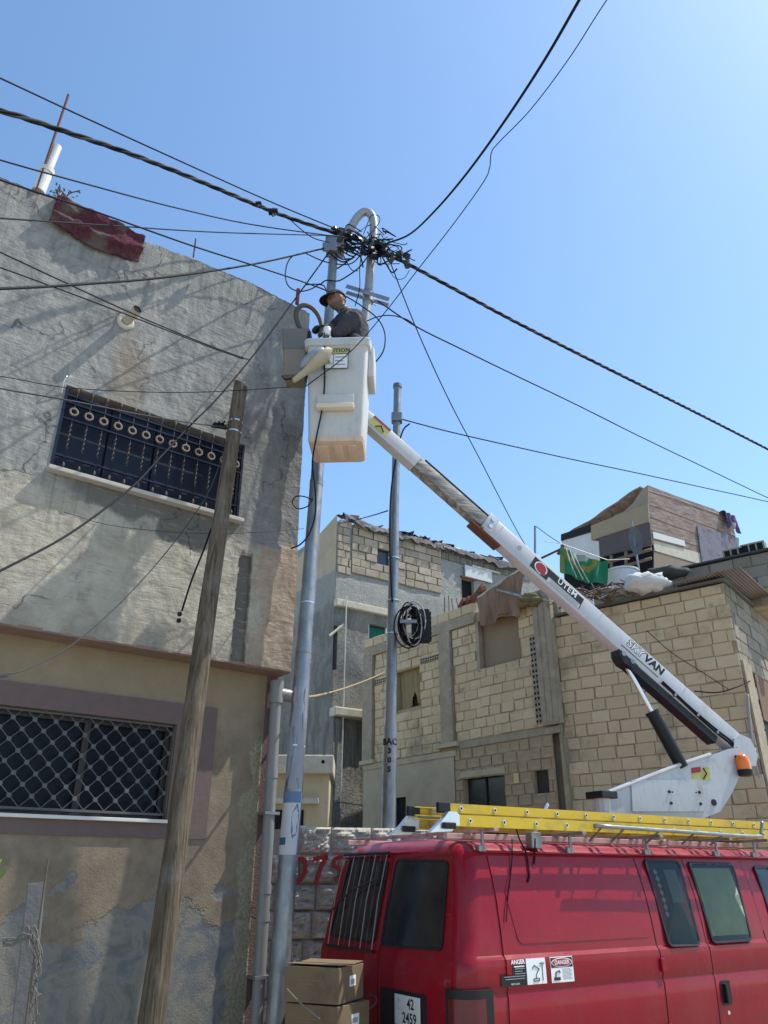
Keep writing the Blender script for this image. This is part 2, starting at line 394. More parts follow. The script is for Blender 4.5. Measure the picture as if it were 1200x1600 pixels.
def m_paint_red():
    n = N('red_van_paint', .30, 0, .5); x, y, z = n.xyz()
    f = n.noise(3, 6, .6)
    c = n.mix(f, (.20, .0012, .0095), (.275, .0026, .0145))
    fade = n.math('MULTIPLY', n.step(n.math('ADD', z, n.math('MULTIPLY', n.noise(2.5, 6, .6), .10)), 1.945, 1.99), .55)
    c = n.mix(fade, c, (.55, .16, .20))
    dust = n.math('MULTIPLY', n.step(n.noise(2.6, 9, .72, n.scaled((1, 1, .35))), .45, .72), .26)
    c = n.mix(dust, c, (.22, .055, .055))
    scr = n.math('MULTIPLY', n.step(n.noise(5, 3, .5, n.scaled((1.2, 1, 26)), .3), .68, .72), n.step(n.noise(3, 4), .5, .62)); c = n.mix(n.math('MULTIPLY', scr, .30), c, (.42, .20, .19))
    sp = n.step(n.noise(140, 2, .5), .72, .76)
    c = n.mix(n.math('MULTIPLY', sp, .25), c, (.5, .35, .3))
    n.b.inputs['Coat Weight'].default_value = .34; n.b.inputs['Coat Roughness'].default_value = .05; n.b.inputs['Specular IOR Level'].default_value = .14
    n.bump(n.noise(2.4, 4, .5), .22, .05)
    return n.done(c, n.step(f, .3, .7, .34, .5))
M_RED = m_paint_red()
M_TRIM = simple('black_rubber_trim', (.014, .014, .015), .55, 0, var=.3)
def m_glass(name, tint, ior=1.5):
    n = N(name); t = n.t; t.nodes.remove(n.b); out = t.nodes['Material Output']
    tr = t.nodes.new('ShaderNodeBsdfTransparent'); tr.inputs[0].default_value = (*tint, 1)
    gl = t.nodes.new('ShaderNodeBsdfGlossy'); gl.inputs[0].default_value = (1, 1, 1, 1); gl.inputs['Roughness'].default_value = .03
    fr = t.nodes.new('ShaderNodeFresnel'); fr.inputs[0].default_value = ior
    mx = t.nodes.new('ShaderNodeMixShader'); t.links.new(fr.outputs[0], mx.inputs[0]); t.links.new(tr.outputs[0], mx.inputs[1]); t.links.new(gl.outputs[0], mx.inputs[2])
    t.links.new(mx.outputs[0], out.inputs[0]); return n.m
M_GLASS = m_glass('tinted_glass', (.62, .66, .62), 1.30)
def m_tint():
    n = N('dark_tinted_window', .07, 0, .5)
    c = n.ramp(n.noise(6, 6, .7), [(.3, (.006, .007, .010)), (.75, (.022, .024, .026))]); return n.done(c, n.step(n.noise(3, 6), .3, .7, .05, .16))
M_TINT = m_tint()
def m_white(name, col, dirt, amt=.5, rough=.4):
    n = N(name, rough, 0, .45)
    c = n.mix(n.noise(5, 5), tuple(x * .93 for x in col), col)
    c = n.mix(n.math('MULTIPLY', n.step(n.noise(4.5, 9, .72, n.scaled((1, 1, .7))), .50, .72), amt), c, dirt)
    c = n.mix(n.math('MULTIPLY', n.step(n.noise(38, 5, .7), .62, .72), amt), c, tuple(x * .6 for x in dirt))
    c = n.mix(n.math('MULTIPLY', n.step(n.noise(7, 6, .7, n.scaled((5, 5, .35))), .54, .70), amt * .55), c, tuple(x * .8 for x in dirt))
    return n.done(c)
M_BOOM = m_white('white_boom_paint', (.45, .452, .465), (.25, .215, .18), .6, .36)
M_BUCKET = m_white('stained_fibreglass', (.50, .49, .465), (.32, .275, .21), .5, .5)
M_BUCKETB = m_white('peach_fibreglass', (.56, .45, .345), (.33, .225, .15), .55, .5)
def m_worn():
    n = N('scuffed_grey_boom', .6, .3, .3)
    v = n.scaled((.8, 6, 9))
    c = n.ramp(n.noise(2.2, 8, .75, v, .4), [(.3, (.06, .055, .05)), (.48, (.20, .185, .165)), (.6, (.40, .37, .33)), (.75, (.24, .20, .155))])
    return n.done(c)
M_WORN = m_worn()
M_CHROME = simple('chrome_rod', (.7, .7, .72), .15, 1.0, var=.05)
M_BLACK = simple('black_metal', (.012, .012, .014), .4, .2, var=.3)
M_YEL = simple('yellow_fibreglass', (.56, .38, .025), .45, 0, var=.14, scale=8, dirt=(.36, .26, .06), dscale=5)
M_AMBER = simple('amber_lens', (.75, .17, .01), .15, 0, var=.1, spec=.6)
M_PINKR = simple('faded_pink_rail', (.46, .29, .29), .6, .1, var=.25, dirt=(.20, .10, .07), dscale=6)
M_CARD = simple('brown_cardboard', (.165, .112, .066), .9, 0, var=.22, scale=6, dirt=(.105, .075, .048))
M_CARD2 = simple('brown_cardboard_flap', (.17, .12, .072), .9, 0, var=.2, scale=6)
M_WHITE = simple('white_print', (.72, .72, .70), .6, 0, var=.06)
M_PBLACK = simple('black_print', (.014, .014, .016), .6, 0, var=.2)
M_PGREY = simple('grey_print', (.30, .30, .30), .6, 0, var=.15)
M_PRED = simple('red_print', (.30, .025, .028), .5, 0, var=.1)
M_PYEL = simple('yellow_print', (.40, .38, .12), .6, 0, var=.15, dirt=(.3, .28, .12), dscale=40)
M_PGRN = simple('green_black_print', (.02, .05, .04), .6)
M_PBLUE = simple('blue_print', (.10, .155, .24), .6, 0, var=.2)
M_PLATE = simple('white_plate', (.60, .60, .56), .5, 0, var=.08)
M_SPRAY = simple('red_spray_paint', (.30, .025, .03), .9, 0, var=.4, scale=40)
# ------------------------------------------------------------------ ground
g = MB(); g.grid(lambda u, v: ((u - .5) * 1600, (v - .5) * 1600, 0), 8, 8)
props(g.build('ground', M_GROUND), kind='structure')

def lerp_poly(pts, x):
    if x <= pts[0][0]: return pts[0][1]
    for (a, b), (c, d) in zip(pts, pts[1:]):
        if x <= c: return b + (d - b) * (x - a) / (c - a)
    return pts[-1][1]
def lines(a, b, step, snaps=()):
    s = sorted({a, b, *[q for q in snaps if a < q < b]}); out = [s[0]]
    for p, q in zip(s, s[1:]):
        k = max(1, round((q - p) / step)); out += [p + (q - p) * (i + 1) / k for i in range(k)]
    return out
def holed(mb, us, zs, holes, yfn, depth, M=None):
    """front skin on the lines us x zs, open where a hole is, with reveals going back"""
    idx = {}; vs = []; fs = []
    def vid(i, j):
        if (i, j) not in idx: idx[(i, j)] = len(vs); u = us[i]; z = zs[j]; vs.append((u, yfn(u, z), z))
        return idx[(i, j)]
    for i in range(len(us) - 1):
        for j in range(len(zs) - 1):
            cu = (us[i] + us[i+1]) / 2; cz = (zs[j] + zs[j+1]) / 2
            if any(a < cu < b and c < cz < d for a, b, c, d in holes): continue
            fs.append((vid(i, j), vid(i+1, j), vid(i+1, j+1), vid(i, j+1)))
    mb.add(vs, fs, M)
    for a, b, c, d in holes:
        e = -.012
        mb.add([(a,e,c),(b,e,c),(b,e,d),(a,e,d),(a,depth,c),(b,depth,c),(b,depth,d),(a,depth,d)], [(0,1,5,4),(1,2,6,5),(2,3,7,6),(3,0,4,7)], M)

# ================================================================== left building
LB = Frame((-.85, 6.95), 53.2); GO = .22
lb = thing('plastered_house', 'two storey grey cement house with overhanging upper floor and barred windows on the left', 'building', LB.M)
TOPS = sorted([LB.uz(x, y) for x, y in ((-60, 250), (0, 276), (85, 311), (225, 377), (300, 404), (390, 441), (440, 467), (492, 493))])
TOPS[-1] = (.02, TOPS[-1][1]); ZB = 3.40
W1 = (-2.37, -.655, 4.745, 5.56)
def ztop(u): return lerp_poly(TOPS, u) + .018 * mnoise.noise(Vector((u * 7, 0, 3))) + .012 * mnoise.noise(Vector((u * 23, 1, 3)))
def ydisp(u, z):
    p = Vector((u * 1.0, 0.3, z * .8))
    q_ = p + Vector((.10 * mnoise.noise(p * 3.1), 0, .10 * mnoise.noise(p * 3.1 + Vector((7, 0, 0)))))
    d = .010 * mnoise.noise(p * 1.7) + .010 * mnoise.noise(q_ * 4.3 + Vector((3, 1, 0))) + .008 * abs(mnoise.noise(q_ * 7.5)) + .006 * abs(mnoise.noise(q_ * 15 + Vector((2, 0, 5)))) + .0035 * mnoise.noise(q_ * 31) + .002 * mnoise.noise(q_ * 58)
    e = min(abs(u - W1[0]) if W1[2]-.1 < z < W1[3]+.1 else 9, abs(u - W1[1]) if W1[2]-.1 < z < W1[3]+.1 else 9,
            abs(z - W1[2]) if W1[0]-.1 < u < W1[1]+.1 else 9, abs(z - W1[3]) if W1[0]-.1 < u < W1[1]+.1 else 9)
    k = min(1.0, e / .12)
    # the damaged vertical strip beside the wooden pole is cut back
    if -.60 + .02 * mnoise.noise(Vector((z * 9, 0, 0))) < u < -.47 + .02 * mnoise.noise(Vector((z * 7, 4, 0))) and 3.4 < z < 4.4: d += .035
    # a thicker coat ends in a ragged line
    if z < 4.62 + .12 * mnoise.noise(Vector((u * 3, 5, 0))) and u > -.45: d -= .012
    return d * k
us = lines(-6.0, -3.6, .06)[:-1] + lines(-3.6, 0.0, .0145, (W1[0], W1[1])); zs = lines(ZB, 6.9, .0145, (W1[2], W1[3]))
m = MB()
zz = zs + [6.9 + i / 14 for i in range(1, 15)]
def upy(u, z): return ydisp(u, z)
idx = {}; vs_ = []; fs_ = []
for i, u in enumerate(us):
    for j, z in enumerate(zz):
        zr = z if z <= 6.9 else 6.9 + (z - 6.9) * (ztop(u) - 6.9)
        vs_.append((u, ydisp(u, zr), zr))
nz = len(zz)
for i in range(len(us) - 1):
    for j in range(nz - 1):
        cu = (us[i] + us[i+1]) / 2; cz = (zz[j] + zz[j+1]) / 2
        if W1[0] < cu < W1[1] and W1[2] < cz < W1[3]: continue
        fs_.append((i*nz+j, (i+1)*nz+j, (i+1)*nz+j+1, i*nz+j+1))
m.add(vs_, fs_)
a, b, c, d = W1
m.add([(a,0,c),(b,0,c),(b,0,d),(a,0,d),(a,.2,c),(b,.2,c),(b,.2,d),(a,.2,d)], [(0,1,5,4),(1,2,6,5),(2,3,7,6),(3,0,4,7)])
# parapet thickness, end wall
pt = [(u, 0, ztop(u)) for u in us]; n0 = len(pt)
m.add(pt + [(p[0], .22, p[2]) for p in pt], [(i, i+1, n0+i+1, n0+i) for i in range(n0 - 1)])
m.add([(0, ydisp(0, z if z <= 6.9 else 6.9 + (z-6.9)*(ztop(0)-6.9)), z if z <= 6.9 else 6.9 + (z-6.9)*(ztop(0)-6.9)) for z in zz] + [(0, 5, z if z <= 6.9 else 6.9 + (z-6.9)*(ztop(0)-6.9)) for z in zz],
      [(j, j+1, nz+j+1, nz+j) for j in range(nz - 1)])
m.add([(-6, .22, 6.6), (0, .22, 6.6), (0, .22, 7.6), (-6, .22, 7.6)], [(0, 1, 2, 3)])
m.build('upper_wall', M_UP, lb, smooth=50)
m = MB(); m.box(-6, -.01, .23, 5, ZB + .02, 6.95); m.build('roof_slab', M_CONC, lb)
m = MB(); m.box(-6, -.004, .004, 5, ZB - .012, ZB + .014, ch=0); m.build('soffit', M_SOFFIT, lb)
# ground floor
gw_r = LB.uz(268, 1200, GO)[0]; fr_r = LB.uz(331, 1200, GO)[0]
W2 = (-3.3, gw_r, 2.12, 2.86)
m = MB(); holed(m, lines(-6.0, 0, .25, (W2[0], W2[1])), lines(0, ZB - .014, .25, (W2[2], W2[3])), [W2], lambda u, z: 0, .16, T(0, GO, 0))
m.add([(0, GO, 0), (0, 5, 0), (0, 5, ZB - .014), (0, GO, ZB - .014)], [(0, 1, 2, 3)])
m.build('ground_floor_wall', M_LOW, lb)
# maroon painted surround, slightly proud
B0, B1 = 1.985, 3.035
m = MB(); t0, t1 = GO - .012, GO + .003
m.box(-3.6, fr_r, t0, t1, W2[3], B1); m.box(-3.6, fr_r, t0, t1, B0, W2[2] - .03); m.box(W2[1], fr_r, t0, t1, W2[2] - .03, W2[3])
m.build('painted_surround', M_BAND, lb, label='maroon painted band round the ground floor window')
# --- ground floor window
win = MB(); win.box(W2[0], W2[1], GO + .12, GO + .15, W2[2], W2[3]); win = win.build('window', M_DGLASS, lb, label='dark sliding window behind a diamond lattice grille')
m = MB()
for x0 in (W2[0], -1.66, W2[1] - .05): m.box(x0, x0 + .05, GO + .085, GO + .118, W2[2] + .05, W2[3] - .05)
m.box(W2[0], W2[1], GO + .08, GO + .118, W2[3] - .05, W2[3]); m.box(W2[0], W2[1], GO + .08, GO + .118, W2[2], W2[2] + .05)
m.build('frame', simple('dark_bronze_frame', (.045, .04, .038), .5, .4), win)
m = MB(); m.box(W2[0] - .02, W2[1] + .03, GO - .045, GO + .13, W2[2] - .028, W2[2] - .002, ch=.004); m.build('sill', M_SILL, win)
P = .155
gy = GO + .035
x0, x1, z0, z1 = W2[0] + .01, W2[1] - .005, W2[2] + .045, W2[3] - .02
nodes = []
def bar(name, p, q):
    mid = (p + q) / 2
    mm = MB(); mm.tube([p, q], .0042, 5); mm.build(name, M_GRILLE, win)
ks = range(-2, int((x1 - x0 + z1 - z0) / P) + 3)
for sgn in (1, -1):
    for k in ks:
        # line z - z0 = sgn*(x - xs)
        xs = x0 + k * P if sgn > 0 else x0 + k * P
        pts = []
        for xq in (x0, x1):
            zq = z0 + sgn * (xq - xs)
            if z0 <= zq <= z1: pts.append(Vector((xq, gy, zq)))
        for zq in (z0, z1):
            xq = xs + sgn * (zq - z0)
            if x0 < xq < x1: pts.append(Vector((xq, gy + (.004 if sgn > 0 else -.004), zq)))
        if len(pts) >= 2 and (pts[0] - pts[1]).length > .05: bar('grille_bar', pts[0], pts[1])
mm = MB()
for i in range(-1, int((x1 - x0) / P) + 2):
    for j in range(int((z1 - z0) / P) + 2):
        for ox, oz in ((0, 0), (P/2, P/2)):
            xq, zq = x0 + i * P + ox, z0 + j * P + oz
            if x0 < xq < x1 and z0 < zq < z1:
                s = .0165
                for a in range(4):
                    pass
                mm.prism([(-s*.55, -s), (s*.55, -s), (s, -s*.55), (s, s*.55), (s*.55, s), (-s*.55, s), (-s, s*.55), (-s, -s*.55)], -.008, .008, T(xq, gy, zq))
o = mm.build('grille_nodes', M_GRILLE, win); o['kind'] = 'stuff'
m = MB()
m.box(x0, x1, gy - .008, gy + .008, z0 - .016, z0 + .002); m.box(x0, x1, gy - .008, gy + .008, z1 - .002, z1 + .014); m.box(x1 - .004, x1 + .01, gy - .008, gy + .008, z0, z1)
m.build('grille_frame', M_GRILLE, win)

# --- upper window with ornamental bars
pan = MB(); pan.box(W1[0], W1[1], .13, .16, W1[2], W1[3]); pan = pan.build('shuttered_window', M_NAVYP, lb, label='navy window behind ornamental wrought iron bars with rings')
for k in range(4):
    u0 = W1[0] + .02 + k * .425
    m = MB(); m.box(u0, u0 + .41, .10, .128, W1[2] + .03, W1[3] - .03, ch=.006); m.build('shutter_panel', M_NAVYP, pan)
m = MB(); m.box(W1[0] - .02, W1[1] + .03, -.075, .15, W1[2] - .04, W1[2] - .002, ch=.006); m.build('sill', simple('concrete_sill', (.40, .375, .33), .8, var=.2), pan)
H = W1[3] - W1[2]; yb = .005
for k, fz in enumerate((.885, .80, .605, .165)):
    m = MB(); m.box(W1[0] + .003, W1[1] - .003, yb - .012, yb + .012, W1[2] + H*fz - .008, W1[2] + H*fz + .008); m.build('cross_bar', M_NAVY, pan)
for u0 in (W1[0] + .012, W1[1] - .012):
    m = MB(); m.box(u0 - .011, u0 + .011, yb - .0145, yb + .0145, W1[2] + .01, W1[3] - .02); m.build('edge_bar', M_NAVY, pan)
NR = 13; rod = ring = tip = tw = None
for k in range(NR):
    u0 = W1[0] + .10 + k * (W1[1] - W1[0] - .18) / (NR - 1)
    if rod is None:
        m = MB(); m.tube([(0, 0, .045 * H), (0, 0, .96 * H)], .0065, 6); rod = m.mesh('rod', M_NAVY, True)
        m = MB(); m.torus(.032, .0095, 16, 7); ring = m.mesh('ring', M_GOLD, True)
        m = MB(); m.lathe([(.001, -.045), (.010, -.03), (.013, -.01), (.006, .004), (.003, .012)], 8); tip = m.mesh('tip', M_GOLDD, True)
        m = MB(); m.tube([(.0035 * math.cos(q * 1.3), .0035 * math.sin(q * 1.3), .26 * H + q * .0095) for q in range(26)], .0062, 6); tw = m.mesh('twist', M_GOLDD, False)
    o = link('rod', rod, pan); o.location = (u0, yb - .004, W1[2])
    o = link('ring', ring, pan); o.location = (u0, yb - .012, W1[2] + H * .70)
    o = link('twisted_section', tw, pan); o.location = (u0, yb - .006, W1[2])
    o = link('spear_tip', tip, pan); o.location = (u0, yb - .012, W1[2] + H * .085)
    o = link('spear_tip', tip, pan); o.location = (u0, yb - .012, W1[2] + H * .945); o.rotation_euler = (math.pi, 0, 0)
# --- exposed blocks at the top right corner of the wall
def block_mesh(name, mat, lx, lz, dp, jig=.009, ch=.010):
    rnd = random.random
    j = lambda: (rnd() - .5) * 2 * jig
    vs = []
    for y, q in ((0, 0), (-dp + ch, 0), (-dp, ch)):
        for sx, sz in ((-1, -1), (1, -1), (1, 1), (-1, 1)):
            vs.append((sx * (lx/2 - q) + (j() if q else 0), y + (j() * .7 if q else 0), sz * (lz/2 - q) + (j() if q else 0)))
    fs = [(8, 9, 10, 11)]
    for b in (0, 4):
        fs += [(b+i, b+(i+1) % 4, b+4+(i+1) % 4, b+4+i) for i in range(4)]
    m = MB(); m.add(vs, fs); return m.mesh(name, mat)
def lay(parent, mat, u0, u1, z0, z1, bl=.29, bh=.172, gap=.008, dp=.022, openings=(), y=0.0, seed=1, count=[0], stuff_beyond=None, variants=9, limit=None, top=None, mx=None):
    rr = random.Random(seed); key = (mat.name, bl, bh)
    var = [block_mesh('block', mat, bl - gap, bh - gap, dp) for _ in range(variants)]
    z = z0; row = 0; n = 0
    while z + bh * .5 < z1:
        h = min(bh, z1 - z); x = u0 - (bl * .5 if row % 2 else 0) + rr.uniform(-.05, .05)
        while x < u1:
            l = bl * rr.choice((1, 1, 1, 1.05, .95, .7, 1.1)); a, b = max(x, u0), min(x + l, u1); x += l
            segs = [(a, b)]
            for (ou0, ou1, oz0, oz1) in openings:
                if min(z + h, oz1) - max(z, oz0) > h * .35:
                    ns = []
                    for p, q in segs:
                        if q <= ou0 or p >= ou1: ns.append((p, q)); continue
                        if p < ou0: ns.append((p, ou0))
                        if q > ou1: ns.append((ou1, q))
                    segs = ns
            for p, q in segs:
                if q - p < .07: continue
                if top is not None and z + h * .6 > top((p + q) / 2): continue
                o = link('block', rr.choice(var), parent)
                g_ = rr.uniform(.008, .03) if rr.random() < .22 else 0; h_ = rr.uniform(.006, .016) if rr.random() < .2 else 0
                o.location = ((p + q) / 2, y + (rr.uniform(.010, .017) if rr.random() < .07 else rr.uniform(-.006, .008)), z + h / 2 + rr.uniform(-.005, .005))
                o.scale = ((q - p - gap - g_) / (bl - gap), 1, (h - gap - h_) / (bh - gap)); o.rotation_euler = (rr.uniform(-.02, .02), rr.uniform(-.014, .014), rr.uniform(-.014, .014)); n += 1
        z += bh; row += 1
    return n
if False: lay(lb, M_BLKG, -.60, -.005, 5.95, 7.15, .40, .20, .010, .03, y=.034, seed=3, top=lambda u: ztop(u) - .04)

# ================================================================== block house on the right, long wing with windows
BL = Frame((2.71, 12.62), 140.6)
bl = thing('block_house_wing', 'unfinished tan concrete block house wing with pilasters and a cloth covered window', 'building', BL.M)
o_w1 = (-3.85, -3.14, 4.73, 5.49); o_w2 = (-1.56, -.545, 5.07, 6.0); o_gw = (-2.06, -1.10, 2.35, 3.28); o_sw = (-3.92, -3.60, 2.3, 3.09); o_so = (-.46, -.17, 2.86, 3.26)
m = MB(); holed(m, lines(-4.92, -.02, .5, sum([[q[0], q[1]] for q in (o_w1, o_w2, o_gw, o_sw, o_so)], [])), lines(0, 6.2, .5, sum([[q[2], q[3]] for q in (o_w1, o_w2, o_gw, o_sw, o_so)], [])), [o_w1, o_w2, o_gw, o_sw, o_so], lambda u, z: 0, .16)
m.build('mortar_wall', M_MORTAR, bl)
m = MB(); m.box(-4.92, .2, .17, 3.2, 0, 6.02); m.build('rear_mass', M_PLAST, bl)
m = MB(); m.box(-4.93, -4.90, -.01, .17, 0, 6.2); m.build('end_strip', M_CONC, bl)
def slab(name, mat, u0, u1, y0, y1, z0, z1, par, ch=.006, **k):
    q = MB(); q.box(u0, u1, y0, y1, z0, z1, ch=ch); return q.build(name, mat, par, **k)
# pilasters, ring beam, ledge
slab('pilaster', M_CONC, -4.90, -4.58, -.075, .0, 3.86, 6.0, bl); slab('pilaster', M_CONC, -2.53, -2.22, -.075, .0, 3.92, 6.0, bl); slab('pilaster', M_CONC, -.14, .24, -.09, .0, 3.92, 6.02, bl)
for q in range(3): slab('board_mark', M_CONC, -.12 + q*.125, -.03 + q*.125, -.10, -.088, 3.95, 6.0, bl, .003)
slab('pilaster_foot', M_PLAST, -4.95, -4.5, -.11, .0, 3.78, 3.86, bl); slab('pilaster_foot', M_PLAST, -2.65, -2.10, -.11, .0, 3.84, 3.92, bl)
slab('ring_beam', M_CONC, -4.90, -1.57, -.06, .0, 6.003, 6.20, bl); slab('ring_beam', M_CONC, -.54, .24, -.06, .0, 6.03, 6.20, bl)
slab('ledge', M_PLAST, -4.9, -2.2, -.045, .0, 3.68, 3.78, bl); slab('ledge', M_CONC, -2.1, .2, -.03, .0, 3.79, 3.90, bl)
n1 = lay(bl, M_BLK, -4.56, -2.55, 3.80, 6.0, openings=[o_w1], seed=5)
n2 = lay(bl, M_BLK, -2.20, -.16, 3.92, 6.0, openings=[o_w2], seed=6)
n3 = lay(bl, M_BLK, -4.90, -1.60, 6.205, 6.42, .33, .2, .012, .12, y=.08, seed=7, top=lambda u: 7)
n4 = lay(bl, M_MORTAR, -2.25, -.02, 2.4, 3.78, openings=[o_gw, o_so], seed=8, dp=.02)
# smooth plaster low on the left
m = MB(); holed(m, lines(-4.9, -2.27, .3, (o_sw[0], o_sw[1], )), lines(0, 3.68, .3, (o_sw[2], o_sw[3])), [o_sw], lambda u, z: -.02 + .006 * mnoise.noise(Vector((u*3, z*3, 0))), .02)
m.build('smooth_plaster', M_PLAST, bl, smooth=True)
# windows
M_SHEET = simple('taupe_sheet', (.24, .185, .125), .9, 0, var=.12, scale=3)
M_CURT = simple('khaki_curtain', (.25, .195, .10), .9, 0, var=.2, scale=7)
def cloth(name, mat, u0, u1, z0, z1, y, par, folds=9, amp=.015, nu=40, nv=20, hem=.0, seed=0, top=None):
    q = MB()
    def fn(a, b):
        u = u0 + (u1 - u0) * a; zt = z1 if top is None else top(a)
        zb = z0 + hem * math.sin(a * 9 + seed) + hem * .6 * math.sin(a * 23 + seed * 2); z = zb + (zt - zb) * b
        return (u, y - amp * (1 + math.sin(a * folds * 6.28 + seed + .6 * math.sin(b * 3))) * (1.15 - .5 * b) - amp * .8 * mnoise.noise(Vector((a * 5, b * 4, seed))), z)
    q.grid(fn, nu, nv); o = q.build(name, mat, par, smooth=True)
    sm = o.modifiers.new('thick', 'SOLIDIFY'); sm.thickness = .006; return o
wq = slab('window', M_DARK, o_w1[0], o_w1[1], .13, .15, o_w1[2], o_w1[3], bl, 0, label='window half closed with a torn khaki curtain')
q = MB()
def cf(a, b):
    u = o_w1[0] + (o_w1[1] - o_w1[0]) * a; z = o_w1[2] + (o_w1[3] - o_w1[2]) * b
    return (u, .09 + .015 * math.sin(a * 30 + b * 4) + .01 * mnoise.noise(Vector((a*4, b*4, 2))), z)
nu, nv = 24, 20; vs_ = [cf(i/nu, j/nv) for j in range(nv+1) for i in range(nu+1)]; fs_ = []
for j in range(nv):
    for i in range(nu):
        a, b = (i + .5)/nu, (j + .5)/nv
        if b < .42 and abs(a - .62) < .20 * (1 - b/.42): continue
        fs_.append((j*(nu+1)+i, j*(nu+1)+i+1, (j+1)*(nu+1)+i+1, (j+1)*(nu+1)+i))
q.add(vs_, fs_); q.build('torn_curtain', M_CURT, wq, smooth=True)
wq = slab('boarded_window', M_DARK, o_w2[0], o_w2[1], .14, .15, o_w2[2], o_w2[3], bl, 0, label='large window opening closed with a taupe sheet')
cloth('sheet', M_SHEET, o_w2[0] + .01, o_w2[1] - .01, o_w2[2] + .005, o_w2[3], .10, wq, 2, .008)
slab('jamb', M_CONC, o_w2[0] - .002, o_w2[0] + .07, -.035, .08, o_w2[2], o_w2[3], wq, .004)
wq = slab('ground_window', simple('dark_green_panes', (.022, .026, .026), .25, spec=.5), o_gw[0], o_gw[1], .10, .12, o_gw[2], o_gw[3], bl, 0, label='dark two panel ground floor window')
slab('lintel', M_PLAST, o_gw[0] - .05, o_gw[1] + .05, -.04, .0, o_gw[3] + .005, o_gw[3] + .11, wq); slab('mullion', M_TRIM, -1.62, -1.59, .07, .098, o_gw[2], o_gw[3], wq, .002)
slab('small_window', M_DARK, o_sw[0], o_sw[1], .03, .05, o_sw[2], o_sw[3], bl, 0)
slab('sooty_niche', simple('soot', (.05, .042, .035), .95, var=.5, scale=8), o_so[0], o_so[1], .06, .09, o_so[2], o_so[3], bl, 0)
slab('meter_box', simple('yellowed_plate', (.55, .44, .20), .7), -.86, -.76, -.05, -.021, 3.10, 3.26, bl, .004)
# hollow blocks seen from their open side
def hollow(par, u, z, l=.4, h=.12, n=6, y=-.035, M=None):
    o = MB(); o.box(u, u + l, y, 0, z, z + h, ch=.004); b = o.build('hollow_block', M_CONC, par)
    q = MB()
    for i in range(n):
        for j in range(2):
            q.box(u + l*(i + .22)/n, u + l*(i + .78)/n, y - .0025, y + .01, z + h*(j + .22)/2, z + h*(j + .78)/2)
    q.build('cavities', M_DARK, b)['kind'] = 'stuff'
hollow(bl, -3.10, 5.52, .55, .10, 8); hollow(bl, -4.55, 5.36, .42, .10, 6); hollow(bl, -.52, 6.005, .36, .15, 5, -.07)
for k in range(8): hollow(bl, -.30, 3.97 + k*.185, .13, .17, 2, -.04)
# rebars standing out of the roof, broken red bricks
for px in (693, 700, 706, 714, 650):
    u = BL.uz(px, 950, .1)[0]; q = MB(); h = random.uniform(.35, .62); q.tube([(u, .12, 6.1), (u + .01, .12, 6.3 + h*.5), (u + random.uniform(-.03, .03), .12, 6.3 + h)], .009, 5); q.build('rebar', M_RUST, bl)
M_RBRICK = simple('red_clay_brick', (.16, .062, .038), .9, 0, var=.25, scale=9, bump=.4)
for k in range(7):
    q = MB(); q.box(-.13, .13, -.06, .06, -.05, .05, ch=.006); o = q.build('clay_brick', M_RBRICK, bl)
    o.location = (-1.95 + .08*k, .08 + .05*(k % 2), 6.44 + .022 * k + (.05 if k % 3 == 0 else 0)); o.rotation_euler = (random.uniform(-.3, .3), -.25 + random.uniform(-.2, .2), random.uniform(-.6, .6))

# ------------------------------------------------------------------ block house, corner wing
BR = Frame((2.71, 12.62), 128.6)
br = thing('block_house_corner', 'tall bare tan block wall ending in a corner, behind the lift turret', 'building', BR.M)
LR = 2.985; ZR = 5.66
m = MB(); m.add([(.10, 0, 0), (LR, 0, 0), (LR, 0, ZR), (.10, 0, ZR)], [(0, 1, 2, 3)])
m.add([(LR, 0, 0), (LR, 5, 0), (LR, 5, ZR), (LR, 0, ZR)], [(0, 1, 2, 3)]); m.add([(.1, 0, ZR), (LR, 0, ZR), (LR, 5, ZR), (.1, 5, ZR)], [(0, 1, 2, 3)])
m.add([(.1, 0, 0), (.1, 5, 0), (.1, 5, ZR), (.1, 0, ZR)], [(0, 1, 2, 3)])
m.build('mortar_wall', M_MORTAR, br)
nb = lay(br, M_BLK, .20, LR + .018, 2.05, ZR, .30, .182, seed=21, dp=.022)
lay(br, M_BLK, .20, LR + .018, .05, 2.05, .66, .4, seed=22, dp=.022)
# end face towards the right: its blocks face +x
endp = bpy.data.objects.new('end_wall_blocks', None); C.objects.link(endp); endp.parent = br; endp.matrix_local = basis((LR, 0, 0), (0, 1, 0), (-1, 0, 0), (0, 0, 1))
E1 = (.62, 1.6, 3.3, 4.42)
lay(endp, M_BLKG, .0, 2.6, 3.2, ZR, .40, .205, seed=23, openings=[E1, (.0, .42, 0, 4.45)])
slab('corner_post', M_CONC, .02, .42, -.05, -.01, 0.0, 4.5, endp); 
ew = slab('window', M_DARK, E1[0], E1[1], -.012, .0, E1[2], E1[3], endp, 0); slab('window_panel', simple('brown_ply', (.16, .09, .055), .8), E1[0], E1[1], -.03, -.013, 3.75, E1[3], endp, 0)
